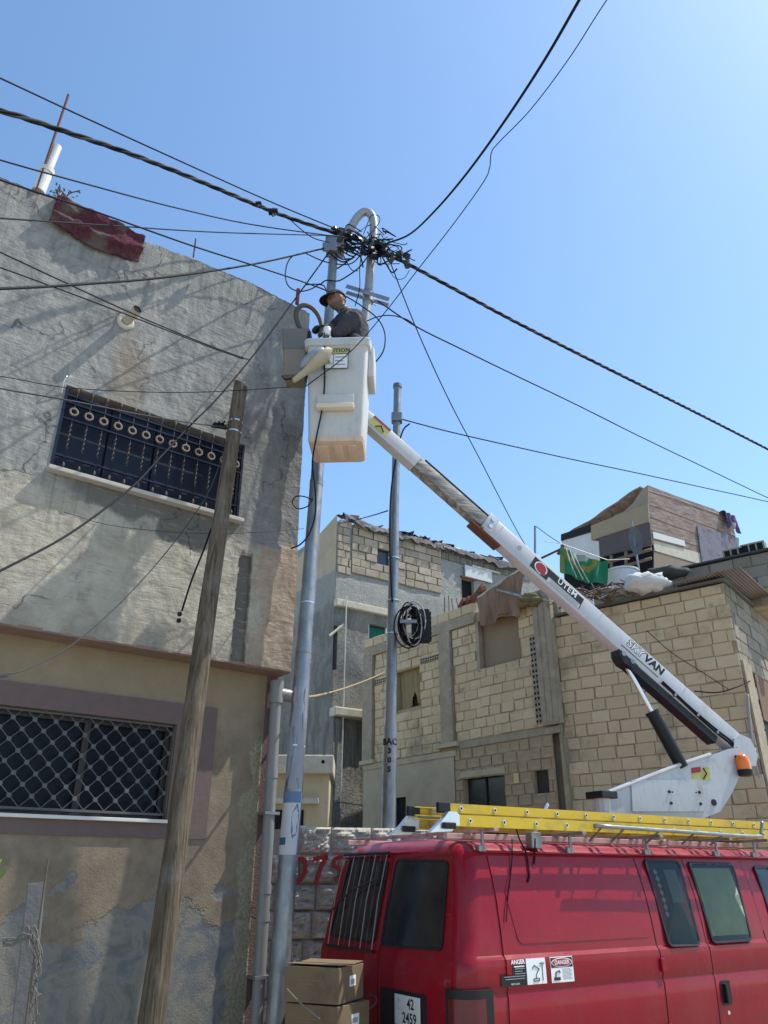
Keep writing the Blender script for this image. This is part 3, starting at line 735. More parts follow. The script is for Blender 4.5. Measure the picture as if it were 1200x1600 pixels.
# roof edge: thin slab and corrugated sheet
slab('roof_edge', simple('grey_felt', (.12, .115, .11), .9, var=.3), .25, LR + .05, -.08, 4.8, ZR + .022, ZR + .06, br)
m = MB(); ncor = 120
def cor(a, b):
    u = 2.3 + 1.0 * a; y = -.22 + 3.2 * b
    return (u, y, ZR + .105 + .02 * a + .012 * math.sin(a * ncor * 1.1) + .05 * b + .02 * mnoise.noise(Vector((a * 3, b * 3, 1))))
m.grid(cor, 150, 6); o = m.build('corrugated_sheet', simple('rusty_corrugated_iron', (.19, .175, .165), .6, .5, var=.3, dirt=(.20, .11, .06)), br, smooth=True)
o.modifiers.new('thick', 'SOLIDIFY').thickness = .004
# vertical joint pilaster where the two wings meet is on the long wing; a green hose runs down the joint
q = MB(); q.tube(catmull([(.16, -.06, 4.0), (.20, -.07, 3.4), (.23, -.06, 2.9), (.22, -.07, 2.2), (.25, -.07, .3)], 6), .014, 6); props(q.build('green_hose', simple('faded_green_hose', (.17, .20, .10), .6), None), 'thin faded green hose running down the block wall', 'hose').matrix_world = BR.M
# upper storey behind
US = Frame((4.6, 13.0), 127.4)
us_ = thing('rooftop_parapet', 'upper block parapet set back above the corner of the block house', 'wall', US.M)
m = MB(); m.box(-.9, 2.36, 0, .2, 5.66, 6.55); m.build('mortar_wall', M_MORTAR, us_)
m = MB(); m.box(-.9, 2.1, .21, 3.6, 5.66, 6.40); m.build('roof_mass', M_CONC, us_)
lay(us_, M_BLKG, -.9, 2.37, 5.95, 6.56, .40, .2, seed=31); slab('capping', simple('dark_felt', (.06, .06, .06), .9), -.92, 2.45, -.07, .3, 6.565, 6.60, us_)
lay(us_, M_BLKG, -.9, 2.37, 5.68, 5.95, .40, .2, seed=32)

# ================================================================== far cement house
FB = Frame((-1.15, 17.0), 56)
fb = thing('far_cement_house', 'tall grey cement house with pale blocks along the top, between the two metal poles', 'building', FB.M)
fw1 = (1.16, 1.54, 8.71, 9.13); fw2 = (.93, 1.62, 6.2, 7.12); fw3 = (3.86, 4.28, 8.34, 8.90)
FT = [(0, 9.78), (.35, 9.74), (1.0, 9.66), (1.8, 9.62), (3.4, 9.66), (4.4, 9.62), (6, 9.68), (9, 9.7)]
m = MB(); holed(m, lines(0, 9, .16, (fw1[0], fw1[1], fw2[0], fw2[1], fw3[0], fw3[1])), lines(0, 8.3, .16, (fw2[2], fw2[3])) + lines(8.3, 9.58, .16, (fw1[2], fw1[3], fw3[2], fw3[3]))[1:], [fw1, fw2, fw3],
                lambda u, z: (-.03 if z < 8.25 else 0) - .02 * mnoise.noise(Vector((u*2, z*2, 1))) - .012 * mnoise.turbulence(Vector((u*5, z*4, 1)), 3, False), .2)
m.build('cement_wall', M_FAR, fb, smooth=60)
m = MB(); m.box(0.03, 9, .21, 5, 0, 9.5); m.build('rear_mass', M_FAR, fb)
m = MB(); m.add([(0, -.02, 0), (0, 5, 0), (0, 5, 8.3), (0, -.02, 8.3)], [(0, 1, 2, 3)]); m.build('side_wall', M_FAR, fb)
m = MB(); m.add([(0.005, 0, 8.3), (0.005, 3, 8.3), (0.005, 3, 9.0), (.005, 0, 9.75)], [(0, 1, 2, 3)]); m.build('side_gable', M_PLAST, fb)
fbw = slab('pale_mortar', M_MORTAR2, .01, 3.2, -.03, .0, 8.30, 9.56, fb, 0) if False else None
lay(fb, M_BLK2, .42, 3.18, 8.30, 9.70, .40, .2, .014, .05, openings=[fw1], seed=41, y=-.005, top=lambda u: lerp_poly(FT, u) + .06)
lay(fb, M_BLK2, .02, .40, 8.22, 9.7, .22, .2, .014, .06, seed=42)
lay(fb, M_FAR, 3.2, 6.4, 9.30, 9.66, .40, .2, .014, .03, seed=43)
slab('window', simple('blue_grey_glass', (.03, .038, .05), .2, spec=.5), fw1[0], fw1[1], .05, .07, fw1[2], fw1[3], fb, 0)
wq = slab('window', M_DARK, fw2[0], fw2[1], .10, .12, fw2[2], fw2[3], fb, 0, label='window with a green curtain and white frame')
cloth('curtain', simple('green_curtain', (.01, .11, .085), .8), fw2[0] + .02, fw2[1] - .02, fw2[2], fw2[3] - .02, .07, wq, 7, .008)
for a_ in (fw2[0], fw2[1] - .18): slab('frame', M_WHITE, a_, a_ + .035, .0, .05, fw2[2], fw2[3], wq, .003)
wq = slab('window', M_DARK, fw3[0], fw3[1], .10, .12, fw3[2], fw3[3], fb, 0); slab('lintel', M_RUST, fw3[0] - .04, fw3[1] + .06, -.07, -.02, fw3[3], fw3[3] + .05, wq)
slab('ledge', M_LEDGE, -.02, 2.6, -.14, .0, 7.38, 7.55, fb, .02); slab('ledge', M_LEDGE, -.06, 1.3, -.26, .0, 4.86, 5.06, fb, .03)
slab('pilaster', M_FAR, -.03, .22, -.14, .0, 0, 4.85, fb, .02)
q = MB(); q.tube([(.02, -.2, 3.13), (.9, -.2, 3.07)], .014, 6); q.build('rail', M_GALV, fb)
q = MB(); q.tube([(.22, -.17, 7.62), (.20, -.18, 5.2), (.17, -.2, 3.0)], .013, 6); q.build('thin_pipe', M_WHITEW, fb)
q = MB(); q.box(-.03, .03, -.12, -.04, 5.9, 6.9); q.build('dark_slot', M_DARK, fb); q = MB(); q.tube([(-.18, -.14, 6.62), (.18, -.14, 6.95)], .03, 4); q.build('short_plank', M_LEDGE, fb)
slab('opening_canvas', simple('white_tarp', (.55, .56, .56), .7, var=.15), 3.95, 4.9, -.07, -.045, 8.95, 9.28, fb)
slab('white_batten', M_LEDGE, 4.2, 5.2, -.09, -.06, 9.27, 9.32, fb)
# ragged roofing felt along the top
M_FELT = simple('torn_black_felt', (.022, .023, .028), .75, 0, var=.5, scale=12, dirt=(.16, .16, .17), dscale=6)
for (u0, u1, dz) in ((.18, 1.75, .0), (1.55, 3.5, .03), (3.2, 6.2, .02)):
    q = MB(); sd_ = u0 * 7
    def ff(a, b):
        u = u0 + (u1 - u0) * a; r = mnoise.noise(Vector((u * 4, sd_, 0))); r2 = mnoise.noise(Vector((u * 11, sd_, b * 3)))
        y = -.16 + .5 * b + .06 * r2; z = lerp_poly(FT, u) + dz + .03 + (.10 * b) + .07 * r2 + (-.13 - .16 * r if b < .05 else 0) + (-.06 * (b < .25))
        return (u, y, z)
    q.grid(ff, 60, 8); o = q.build('roofing_felt', M_FELT, fb, smooth=False); o.modifiers.new('thick', 'SOLIDIFY').thickness = .02
for k in range(26):
    u = random.uniform(.3, 6); q = MB(); q.box(-.16, .16, -.1, .1, -.008, .008); o = q.build('felt_scrap', M_FELT if k % 3 else simple('pale_scrap', (.4, .4, .4), .8), fb)
    o.location = (u, .02, lerp_poly(FT, u) + .09); o.rotation_euler = (random.uniform(-.7, .7), random.uniform(-.5, .5), random.uniform(-1, 1)); o.scale = (random.uniform(.5, 1.1),) * 3

# ------------------------------------------------------------------ low cream outhouse
OH = Frame(at(468, 1240, 13.2)[:2], 88)
oh = thing('cream_outhouse', 'low cream rendered outhouse with a flat concrete ledge roof behind the left pole', 'building', OH.M)
u1_, z1_ = OH.uz(518, 1205); zl = OH.uz(500, 1180)[1]
slab('wall', M_CREAM, -1.3, u1_ - .03, .10, 2.0, 0, zl - .2, oh, .02)
slab('ledge_roof', M_LEDGE, -1.3, u1_ + .03, -.05, 2.1, OH.uz(500, 1209)[1], zl, oh, .02)
slab('lower_ledge', M_LEDGE, -1.2, OH.uz(498, 1250)[0], -.02, .1, OH.uz(490, 1256)[1], OH.uz(490, 1247)[1], oh, .01)
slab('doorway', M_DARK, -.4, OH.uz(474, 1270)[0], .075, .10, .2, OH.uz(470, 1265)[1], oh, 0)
q = MB(); q.tube([(OH.uz(505, 1190)[0], -.06, OH.uz(505, 1191)[1]), (OH.uz(505, 1190)[0], -.04, OH.uz(505, 1191)[1])], .03, 8); q.build('drain_hole', M_DARK, oh)

# ------------------------------------------------------------------ low rough stone wall with red graffiti
SW = Frame(at(470, 1400, 8.6)[:2], 75)
sw = thing('rough_stone_wall', 'low wall of rough faced stone blocks with red sprayed marks behind the van', 'wall', SW.M)
ZS = SW.uz(520, 1292)[1]; UR = SW.uz(604, 1300)[0] + .9
m = MB(); m.box(-1.0, UR, -.004, .25, 0, ZS - .03); m.build('mortar_core', M_MORTAR2, sw)
rr = random.Random(4)
def stone_mesh():
    bm = bmesh.new(); bmesh.ops.create_grid(bm, x_segments=9, y_segments=8, size=.5)
    seed_ = rr.uniform(0, 50); vs = []; 
    q = MB()
    def fn(a, b):
        e = min(a, 1 - a, b, 1 - b); k = min(1, e / .10)
        return (a - .5, -.03 - .05 * k - k * .045 * mnoise.turbulence(Vector((a*5 + seed_, b*5, 0)), 4, False), b - .5)
    bm.free(); q.grid(fn, 14, 12)
    q.add([(-.5, -.03, -.5), (.5, -.03, -.5), (.5, -.03, .5), (-.5, -.03, .5), (-.5, .06, -.5), (.5, .06, -.5), (.5, .06, .5), (-.5, .06, .5)], [(0, 1, 5, 4), (1, 2, 6, 5), (2, 3, 7, 6), (3, 0, 4, 7)])
    return q.mesh('stone', M_STONE, False)
sv_ = [stone_mesh() for _ in range(6)]
z = ZS; row = 0
while z > .05:
    h = rr.choice((.24, .27, .25)); x = -1.0 - rr.uniform(0, .2)
    while x < UR:
        l = rr.uniform(.30, .44)
        if not (row == 0 and x + l/2 < SW.uz(478, 1300)[0]):
            o = link('stone', rr.choice(sv_), sw); o.location = (x + l/2, .02 + rr.uniform(-.01, .01), z - h/2); o.scale = (l - .010, 1, h - .010); o.rotation_euler = (0, rr.choice((0, math.pi)), rr.uniform(-.02, .02))
        x += l
    z -= h; row += 1
# loose white stones on the low end of the wall
for k, (px, py, s) in enumerate(((476, 1300, .09), (474, 1318, .08))):
    u, zq = SW.uz(px, py, 0); q = MB(); q.ball((0, 0, 0), s, 14, 10, (1.5, .9, .7))
    for i, v in enumerate(q.v): q.v[i] = v * (1 + .25 * mnoise.noise(v * 14 + Vector((k * 5, 0, 0))))
    o = q.build('loose_stone', M_LEDGE, None, smooth=True); o.location = SW.w(u, .06, zq); props(o, ('upper' if k == 0 else 'lower') + ' pale loose stone on the broken left end of the stone wall', 'stone')
# sprayed characters: curved strokes lying on the stone faces
def stroke(pts, wd=.024):
    P = catmull([Vector((*SW.uz(px, py, -.10), 0)) for px, py in pts], 6); q = MB(); vs = []
    for i, p in enumerate(P):
        t = (P[min(i+1, len(P)-1)] - P[max(0, i-1)]).normalized(); nn = Vector((-t.y, t.x, 0)); r = wd * (.8 + .4 * mnoise.noise(Vector((i * .6, pts[0][0], 0))))
        for s in (1, -1):
            e = p + nn * r * s; vs.append((e.x, -.112, e.y)); vs.append((e.x, -.075, e.y))
    n = len(P); fs = [(i*4, (i+1)*4, (i+1)*4+2, i*4+2) for i in range(n-1)]
    fs += [(i*4+1, (i+1)*4+1, (i+1)*4, i*4) for i in range(n-1)] + [(i*4+2, (i+1)*4+2, (i+1)*4+3, i*4+3) for i in range(n-1)]
    q.add(vs, fs); q.build('graffiti_stroke', M_SPRAY, sw)
stroke([(462, 1347), (470, 1341), (477, 1346), (477, 1358), (472, 1372), (462, 1380)]); stroke([(489, 1342), (500, 1340), (510, 1338), (503, 1352), (498, 1366), (494, 1382)])
stroke([(536, 1338), (524, 1342), (522, 1352), (532, 1358), (533, 1368), (522, 1374)])
# ================================================================== poles
def lerp3(a, b, t): return a + (b - a) * t
# --- main galvanised pole behind the bucket
A0 = at(428, 1640, 6.62); A1 = at(497, 720, 6.85); A2 = at(522, 388, 7.0)
gdir = (A1 - A0).normalized(); base = A0 + gdir * ((0 - A0.z) / gdir.z)
mp = thing('street_pole', 'tall stepped galvanised steel pole with hooked top, carrying the cable knot behind the bucket', 'pole', T(*base))
def ploc(p): return p - base
def on_main(py):  # point on the pole axis for a photo row
    best = None
    for i in range(400):
        t = i / 399; p = lerp3(base, A2, t)
        d = p - Vector((0, 0, CAMZ)); dep = d.y * _c + d.z * _s; y = 800 - FPX * (d.z * _c - d.y * _s) / dep
        if best is None or abs(y - py) < best[0]: best = (abs(y - py), p)
    return best[1]
stops = [(base, .077), (on_main(1240), .076), (on_main(1020), .074), (on_main(1010), .069), (on_main(760), .067), (on_main(752), .063), (on_main(560), .064), (on_main(552), .056), (A2, .054)]
m = MB(); m.tube([ploc(p) for p, r in stops], [r for p, r in stops], 20); m.build('shaft', M_GALV, mp, smooth=40)
for py, r in ((1016, .076), (756, .069), (556, .065)):
    p = on_main(py); m = MB(); m.tube([ploc(p - gdir * .03), ploc(p + gdir * .03)], r, 20); m.build('joint_collar', M_GALV, mp, smooth=40)
for py, r in ((1167, .071), (945, .064)):
    p = on_main(py); m = MB(); m.tube([ploc(p - gdir * .006), ploc(p + gdir * .006)], r + .006, 20); m.build('strap', M_ALU, mp, smooth=40)
# hooked arm
YH = 7.06
hook = [at(540, 610, 6.98), at(560, 560, YH), at(569, 510, YH), at(576, 450, YH), at(580, 400, YH), at(584, 358, YH), at(581, 338, YH), at(571, 331, YH), at(560, 338, YH), at(548, 356, YH), at(536, 380, YH - .02), at(528, 395, 7.02)]
m = MB(); m.tube([ploc(p) for p in catmull(hook, 6)], .052, 16); m.build('hooked_arm', simple('dull_galvanised', (.30, .305, .31), .5, .35, var=.15, scale=6), mp, smooth=True)
# bracket at the pole head and crossarm plates on the hooked arm
hd = A2; m = MB(); m.box(-.10, .12, -.10, .10, -.06, .12, T(*ploc(hd)), .008); m.box(-.13, .05, -.12, -.085, -.14, -.02, T(*ploc(hd)), .006); m.build('head_bracket', M_GALV, mp)
def plate(p0, p1, hw, th, name, par, off):
    d = (p1 - p0); L = d.length; x = d.normalized(); z = Vector((0, 0, 1)); y = z.cross(x).normalized(); z = x.cross(y)
    m = MB(); m.box(0, L, -th, th, -hw, hw, basis(off(p0), x, y, z), .003); return m.build(name, M_GALV, par)
for (a, b, yy) in (((541, 447), (608, 468), 6.96), ((541, 457), (607, 477), 7.15)):
    plate(at(*a, yy), at(*b, yy), .026, .006, 'crossarm_plate', mp, ploc)
cl = at(575, 464, YH); m = MB(); m.tube([ploc(cl - Vector((0, 0, .08))), ploc(cl + Vector((0, 0, .08)))], .066, 14); m.build('crossarm_clamp', M_GALV, mp, smooth=40)
for k in (-.04, .04):
    m = MB(); m.tube([ploc(cl + Vector((-.09, -.1, k))), ploc(cl + Vector((.09, .1, k)))], .008, 6); m.build('bolt', M_ALU, mp)
# torn poster wrapped half round the pole
ptop, pbot = on_main(1238), on_main(1338)
q = MB()
def pf(a, b):
    p = lerp3(pbot, ptop, b); ang = R(-168 + 150 * a * (1 - .12 * (1 - b))); r = .0785 + .0015 * math.sin(a * 9 + b * 7)
    return ploc(p) + Vector((math.cos(ang), math.sin(ang), 0)) * r
q.grid(pf, 48, 60)
for f in range(len(q.f)):
    b = (f // 48) / 60; a = (f % 48) / 48
    q.m[f] = 1 if (b > .80 and .06 < a < .95) else (2 if (.14 < b < .26 and a < .42) else (1 if .62 < ((b - .52) / .26) ** 2 + ((a - .76) / .17) ** 2 + .5 * mnoise.noise(Vector((a * 8, b * 8, 1))) < 1.0 else 0))
q.build('poster', [simple('poster_paper', (.42, .42, .42), .8, var=.15), M_PBLUE, simple('poster_teal', (.03, .09, .13), .8)], mp, smooth=True, label='torn pale poster with blue heading wrapped round the pole')
q = MB()
def pf2(a, b):
    p = lerp3(on_main(1235), on_main(1075), b); ang = R(-160 + 130 * a + 10 * math.sin(b * 6)); r = .0785
    return ploc(p) + Vector((math.cos(ang), math.sin(ang), 0)) * (r + .002 * math.sin(a * 8 + b * 20))
q.grid(pf2, 14, 20); keep = [(f, mi) for k, (f, mi) in enumerate(zip(q.f, q.m)) if mnoise.noise(Vector(((k % 14) * .25, (k // 14) * .13, 4))) > .08 - .22 * (1 - (k // 14) / 20)]
q.f = [f for f, _ in keep]; q.m = [k for _, k in keep]
q.build('paper_remains', simple('peeling_paper', (.25, .245, .265), .85, var=.2), mp, smooth=True)

# --- second galvanised pole
B0 = at(606, 1330, 9.0); B1 = at(621, 604, 9.0); bd = (B1 - B0).normalized(); bbase = B0 + bd * ((0 - B0.z) / bd.z)
sp = thing('street_pole', 'slim capped galvanised pole stencilled with black letters, carrying a coil of cable', 'pole', T(*bbase))
def bl_(p): return p - bbase
def on2(py):
    best = None
    for i in range(400):
        t = i / 399; p = lerp3(bbase, B1, t); d = p - Vector((0, 0, CAMZ)); dep = d.y * _c + d.z * _s; y = 800 - FPX * (d.z * _c - d.y * _s) / dep
        if best is None or abs(y - py) < best[0]: best = (abs(y - py), p)
    return best[1]
st = [(bbase, .082), (on2(1155), .080), (on2(1140), .076), (on2(1128), .066), (on2(830), .062), (on2(815), .056), (on2(800), .053), (B1, .051)]
m = MB(); m.tube([bl_(p) for p, r in st], [r for p, r in st], 18); m.build('shaft', M_GALV, sp, smooth=40)
m = MB(); m.tube([bl_(B1 - bd * .02), bl_(B1 + bd * .03)], .062, 18); m.build('cap', simple('dark_cap', (.16, .165, .17), .5, .5), sp, smooth=40)
for py in (872, 938, 991):
    p = on2(py); m = MB(); m.tube([bl_(p - bd * .007), bl_(p + bd * .007)], .073, 18); m.build('strap', M_ALU, sp, smooth=40)
p = on2(655); m = MB(); m.box(-.075, .075, -.08, .05, -.06, .07, T(*bl_(p)), .012); m.build('clamp', M_GALV, sp)
def wrap_text(name, body, size, py, r, par, loc):
    p = on2(py); me = text_mesh(body, size, M_PBLACK, spacing=1.02, bold=.004)
    for v in me.vertices:
        a = -math.pi / 2 - .06 + v.co.x / r; v.co = Vector((math.cos(a) * (r + .003), math.sin(a) * (r + .003), v.co.y))
    o = link(name, me, par); o.location = loc(p); return o
wrap_text('stencil_letters', 'BAC', .098, 1160, .0805, sp, bl_)
for ch, py in (('3', 1176), ('0', 1190), ('5', 1204)): wrap_text('stencil_digit', ch, .078, py, .0808, sp, bl_)

# --- wooden pole leaning at the house
Wt = at(376, 602, 6.12); Wb = at(232, 1610, 5.72); wd_ = (Wt - Wb).normalized(); wbase = Wb + wd_ * ((0 - Wb.z) / wd_.z)
wp = thing('wooden_pole', 'weathered leaning wooden pole in front of the cement house', 'pole', T(*wbase))
m = MB(); pts = []; rs = []
for i in range(60):
    t = i / 59; p = lerp3(wbase, Wt, t); pts.append(p - wbase + Vector((.008 * math.sin(t * 7), .006 * math.sin(t * 11), 0))); rs.append(.087 - .022 * t + .004 * mnoise.noise(Vector((t * 14, 0, 0))))
m.tube(pts, rs, 20)
L_ = (Wt - wbase).length
for i, v in enumerate(m.v):
    ax = (v - (wd_ * v.dot(wd_))); m.v[i] = v + ax.normalized() * (.006 * mnoise.noise(Vector((ax.x * 60, ax.y * 60, v.z * .7))))
    if v.z > (Wt - wbase).z - .05: m.v[i] = m.v[i] + wd_ * (.10 * (ax.x * -6))
m.build('shaft', M_WOOD, wp, smooth=60)
for py_t, rr_ in ((.925, .0715), (.905, .0715)):
    p = lerp3(wbase, Wt, py_t) - wbase; m = MB(); m.tube([p - wd_ * .008, p + wd_ * .008], rr_, 18); m.build('steel_band', M_ALU, wp, smooth=40)
def on_wood(py):
    best = None
    for i in range(300):
        t = i / 299; p = lerp3(wbase, Wt, t); d = p - Vector((0, 0, CAMZ)); dep = d.y * _c + d.z * _s; y = 800 - FPX * (d.z * _c - d.y * _s) / dep
        if best is None or abs(y - py) < best[0]: best = (abs(y - py), p)
    return best[1]

# --- plastic downpipe on the house corner
px_u = LB.uz(414, 1320, GO - .10)[0] + .03
dp = thing('downpipe', 'grey plastic drain pipe running down the house corner', 'pipe', LB.M)
yp = GO - .085
m = MB(); m.tube([(px_u, yp, 0.0), (px_u, yp, 3.16)], .050, 16); m.build('pipe', M_PVC, dp, smooth=40)
for z in (.55, 1.42, 1.62, 2.52): m = MB(); m.tube([(px_u, yp, z - .035), (px_u, yp, z + .035)], .0555, 16); m.build('socket', M_PVC, dp, smooth=40)
m = MB(); m.tube([(px_u, yp, 3.13), (px_u, yp, 3.33)], .063, 16); m.build('tee_joint', M_PVC, dp, smooth=40)
m = MB(); m.tube([(px_u + .02, yp, 3.22), (px_u + .16, yp, 3.215)], .056, 14); m.build('side_branch', M_PVC, dp, smooth=40)
for z in (1.0, 2.2): m = MB(); m.box(px_u - .07, px_u + .07, yp - .058, GO, z - .012, z + .012); m.build('pipe_clip', M_GALV, dp)

# ================================================================== overhead cables
def runon(P, pts):
    """cables that leave the frame carry on along their line"""
    def off(p): return p[0] < -40 or p[0] > 1260 or p[1] < -40
    if off(pts[0]): d = (P[0] - P[1]).normalized(); P = [P[0] + d * 9 + Vector((0, 0, .5)), P[0] + d * 4 + Vector((0, 0, .12))] + P
    if off(pts[-1]): d = (P[-1] - P[-2]).normalized(); P = P + [P[-1] + d * 4 + Vector((0, 0, .12)), P[-1] + d * 9 + Vector((0, 0, .5))]
    return P
def cable(name, label, pts, r, mat, n=8, cat='cable', seg=6, group=None):
    P = runon([at(*p) for p in pts], pts); m = MB(); P = catmull(P, n) if len(P) > 2 else P; m.tube(P, r, seg)
    return props(m.build(name, mat, None, smooth=True), label, cat, group)
def twisted(name, label, pts, r, mats, pitch=.55, strands=3, n=14):
    P = catmull(runon([at(*p) for p in pts], pts), n); root = thing(name, label, 'cable', T(*P[0])); L = 0; acc = [0]
    for a, b in zip(P, P[1:]): L += (b - a).length; acc.append(L)
    # resample
    N_ = int(L / .05); Q = []; j = 0
    for i in range(N_ + 1):
        s = L * i / N_
        while j < len(acc) - 2 and acc[j+1] < s: j += 1
        t = (s - acc[j]) / max(1e-6, acc[j+1] - acc[j]); Q.append((P[j].lerp(P[j+1], t), (P[j+1] - P[j]).normalized(), s))
    for k in range(strands):
        pts_ = []
        for p, t, s in Q:
            u = t.cross(Vector((0, 0, 1))).normalized(); v = u.cross(t); a = 2 * math.pi * (s / pitch + k / strands)
            pts_.append(p + (u * math.cos(a) + v * math.sin(a)) * r - P[0])
        m = MB(); m.tube(pts_, r * .92, 6); m.build('strand', mats[k % len(mats)], root, smooth=True)
    return root
KN = 7.0
twisted('bundled_cable', 'thick twisted black cable bundle from the left edge to the pole head', [(-160, 135, 3.6), (0, 173, 4.1), (100, 205, 4.5), (200, 239, 4.95), (300, 278, 5.5), (400, 320, 6.15), (460, 343, 6.6), (530, 366, 6.95)], .0128, [M_CABLE, M_CABLE, M_CABLEG], .6)
twisted('bundled_cable', 'thick twisted cable bundle descending from the pole head to the right edge', [(580, 385, 6.95), (640, 414, 7.2), (720, 457, 7.8), (800, 500, 8.5), (900, 551, 9.5), (1000, 601, 10.6), (1100, 651, 12.0), (1200, 702, 13.6), (1330, 768, 16.5)], .0138, [M_CABLE, M_CABLEG, M_CABLE], .55)
cable('overhead_cable', 'topmost thin cable from the upper left edge to the pole head', [(-120, 68, 3.5), (0, 122, 4.0), (120, 178, 4.6), (260, 242, 5.3), (420, 314, 6.3), (545, 366, 6.95)], .0075, M_CABLE)
cable('overhead_cable', 'thin cable entering below the twisted bundle and curving to the pole head', [(-120, 212, 3.5), (0, 250, 4.0), (140, 289, 4.6), (280, 326, 5.4), (400, 352, 6.2), (560, 374, 6.95)], .0065, M_CABLE)
cable('overhead_cable', 'nearly level cable crossing in front of the hanging carpet', [(-120, 334, 3.4), (0, 341, 3.9), (180, 353, 4.9), (340, 363, 5.9), (510, 368, 6.95)], .0062, M_CABLE)
cable('overhead_cable', 'dark cable sloping across the house parapet to behind the worker', [(-120, 236, 3.6), (0, 281, 4.1), (150, 331, 4.7), (300, 384, 5.5), (400, 416, 6.1), (500, 450, 6.8), (540, 470, 6.95)], .0078, M_CABLE)
cable('overhead_cable', 'heavy cable rising gently from the left edge to the pole head', [(-140, 452, 3.4), (0, 451, 3.9), (130, 444, 4.6), (260, 433, 5.3), (400, 412, 6.2), (515, 386, 6.95)], .0108, M_CABLE)
cable('overhead_cable', 'upper of two cables meeting on the cement wall below the spout', [(-100, 348, 3.9), (0, 394, 4.3), (120, 450, 4.8), (230, 500, 5.3), (330, 541, 5.9), (388, 562, 6.25)], .0058, M_CABLE)
cable('overhead_cable', 'lower of two cables meeting on the cement wall below the spout', [(-100, 386, 3.9), (0, 418, 4.3), (120, 462, 4.8), (230, 504, 5.25), (330, 543, 5.85), (380, 561, 6.2)], .0058, M_CABLE)
cable('overhead_cable', 'cable dropping steeply from the pole head past the window to the left edge', [(530, 372, 6.95), (470, 455, 6.7), (400, 550, 6.35), (340, 622, 6.0), (300, 662, 5.75), (250, 715, 5.4), (205, 762, 5.05), (110, 833, 4.5), (0, 892, 4.0), (-120, 950, 3.6)], .0080, M_CABLE)
cable('overhead_cable', 'hair thin cable running level across the barred window', [(-100, 580, 4.1), (0, 588, 4.5), (120, 607, 5.0), (300, 613, 5.6), (480, 603, 6.3)], .0035, M_CABLE)
cable('overhead_cable', 'pale cable hooked to the wooden pole in front of the window', [(-100, 588, 3.9), (0, 607, 4.3), (120, 628, 4.7), (220, 648, 5.2), (300, 661, 5.6), (355, 668, 6.0)], .0058, M_CABLEG)
cable('overhead_cable', 'thin cable hanging from the wooden pole to the lower left edge', [(355, 690, 6.0), (325, 770, 5.9), (270, 850, 5.6), (200, 930, 5.2), (120, 1002, 4.8), (50, 1042, 4.5), (0, 1056, 4.3), (-90, 1070, 4.0)], .0042, M_CABLEG)
cable('overhead_cable', 'faint cable sagging level under the barred window', [(100, 800, 5.1), (180, 822, 5.5), (300, 833, 6.0), (400, 832, 6.4), (475, 826, 6.75)], .003, M_CABLEG)
cable('overhead_cable', 'heavy cable swooping from the top edge down to the pole head', [(990, -150, 2.6), (905, 0, 3.1), (850, 95, 3.6), (790, 187, 4.2), (730, 270, 4.9), (680, 329, 5.6), (640, 366, 6.3), (605, 380, 6.9)], .0108, M_CABLE)
cable('overhead_cable', 'kinked thin cable from the top edge crossing in front of the bucket', [(1040, -130, 3.0), (948, 0, 3.4), (890, 90, 3.8), (830, 170, 4.2), (780, 222, 4.5), (768, 238, 4.6), (765, 262, 4.7), (755, 285, 4.8), (710, 348, 5.1), (650, 425, 5.4), (600, 490, 5.55), (545, 552, 5.7), (480, 602, 5.9)], .0045, M_CABLEB)
cable('overhead_cable', 'cable from the crossarm sloping down to the right edge', [(590, 470, 7.0), (650, 510, 7.3), (720, 545, 7.8), (800, 584, 8.6), (900, 632, 9.7), (1000, 682, 11), (1100, 730, 12.6), (1200, 778, 14.6), (1320, 834, 17.5)], .0090, M_CABLE)
cable('overhead_cable', 'cable from the slim pole clamp sagging to the right edge', [(628, 655, 9.0), (700, 674, 9.4), (800, 697, 10.0), (900, 719, 10.8), (1000, 740, 11.8), (1100, 762, 13), (1200, 784, 14.5), (1320, 812, 17)], .0088, M_CABLE)
cable('overhead_cable', 'blue cable falling from the pole head to behind the boom', [(606, 400, 7.0), (650, 512, 7.5), (700, 622, 8.4), (750, 718, 9.6), (800, 815, 11.2), (830, 868, 12.4)], .0075, M_CABLEB)
cable('overhead_cable', 'short cable from the slim pole to the far house roof', [(606, 798, 9.0), (580, 806, 11.5), (550, 814, 14.2), (530, 818, 16.9)], .009, M_CABLE)
cable('rope', 'slack yellow rope between the tall pole and the block house', [(470, 1090, 6.75), (500, 1086, 8.2), (540, 1075, 10.5), (580, 1060, 13), (606, 1048, 15.4)], .013, M_YROPE, cat='rope')
# slim pole: down lead and coil of spare cable with splice box
cable('down_lead', 'black lead running down the slim pole', [(640, 662, 8.96), (630, 672, 8.93), (622, 700, 8.92), (612, 760, 8.92), (609, 830, 8.92), (611, 900, 8.92), (613, 940, 8.92)], .012, M_CABLE)
cc = thing('cable_coil', 'coil of spare black cable strapped to the slim pole', 'cable coil', T(*at(643, 975, 8.85)))
o0 = at(643, 975, 8.85)
for k in range(16):
    m = MB(); pts = []; rr_ = random.Random(k); w_, h_ = rr_.uniform(.08, .17), rr_.uniform(.15, .26); ox, oz = rr_.uniform(-.05, .05), rr_.uniform(-.06, .05)
    for i in range(29):
        a = 2*math.pi*i/28; pts.append((ox + w_*math.cos(a), rr_.uniform(-.012, .012) - .06 + .008*k, oz + h_*math.sin(a)))
    m.tube(pts, .009, 6); m.build('loop', M_PGREY if k % 4 == 1 else M_CABLE, cc, smooth=True)
m = MB(); m.box(-.14, .06, -.11, -.09, -.02, .02, None, .003); m.build('strap', M_GALV, cc)
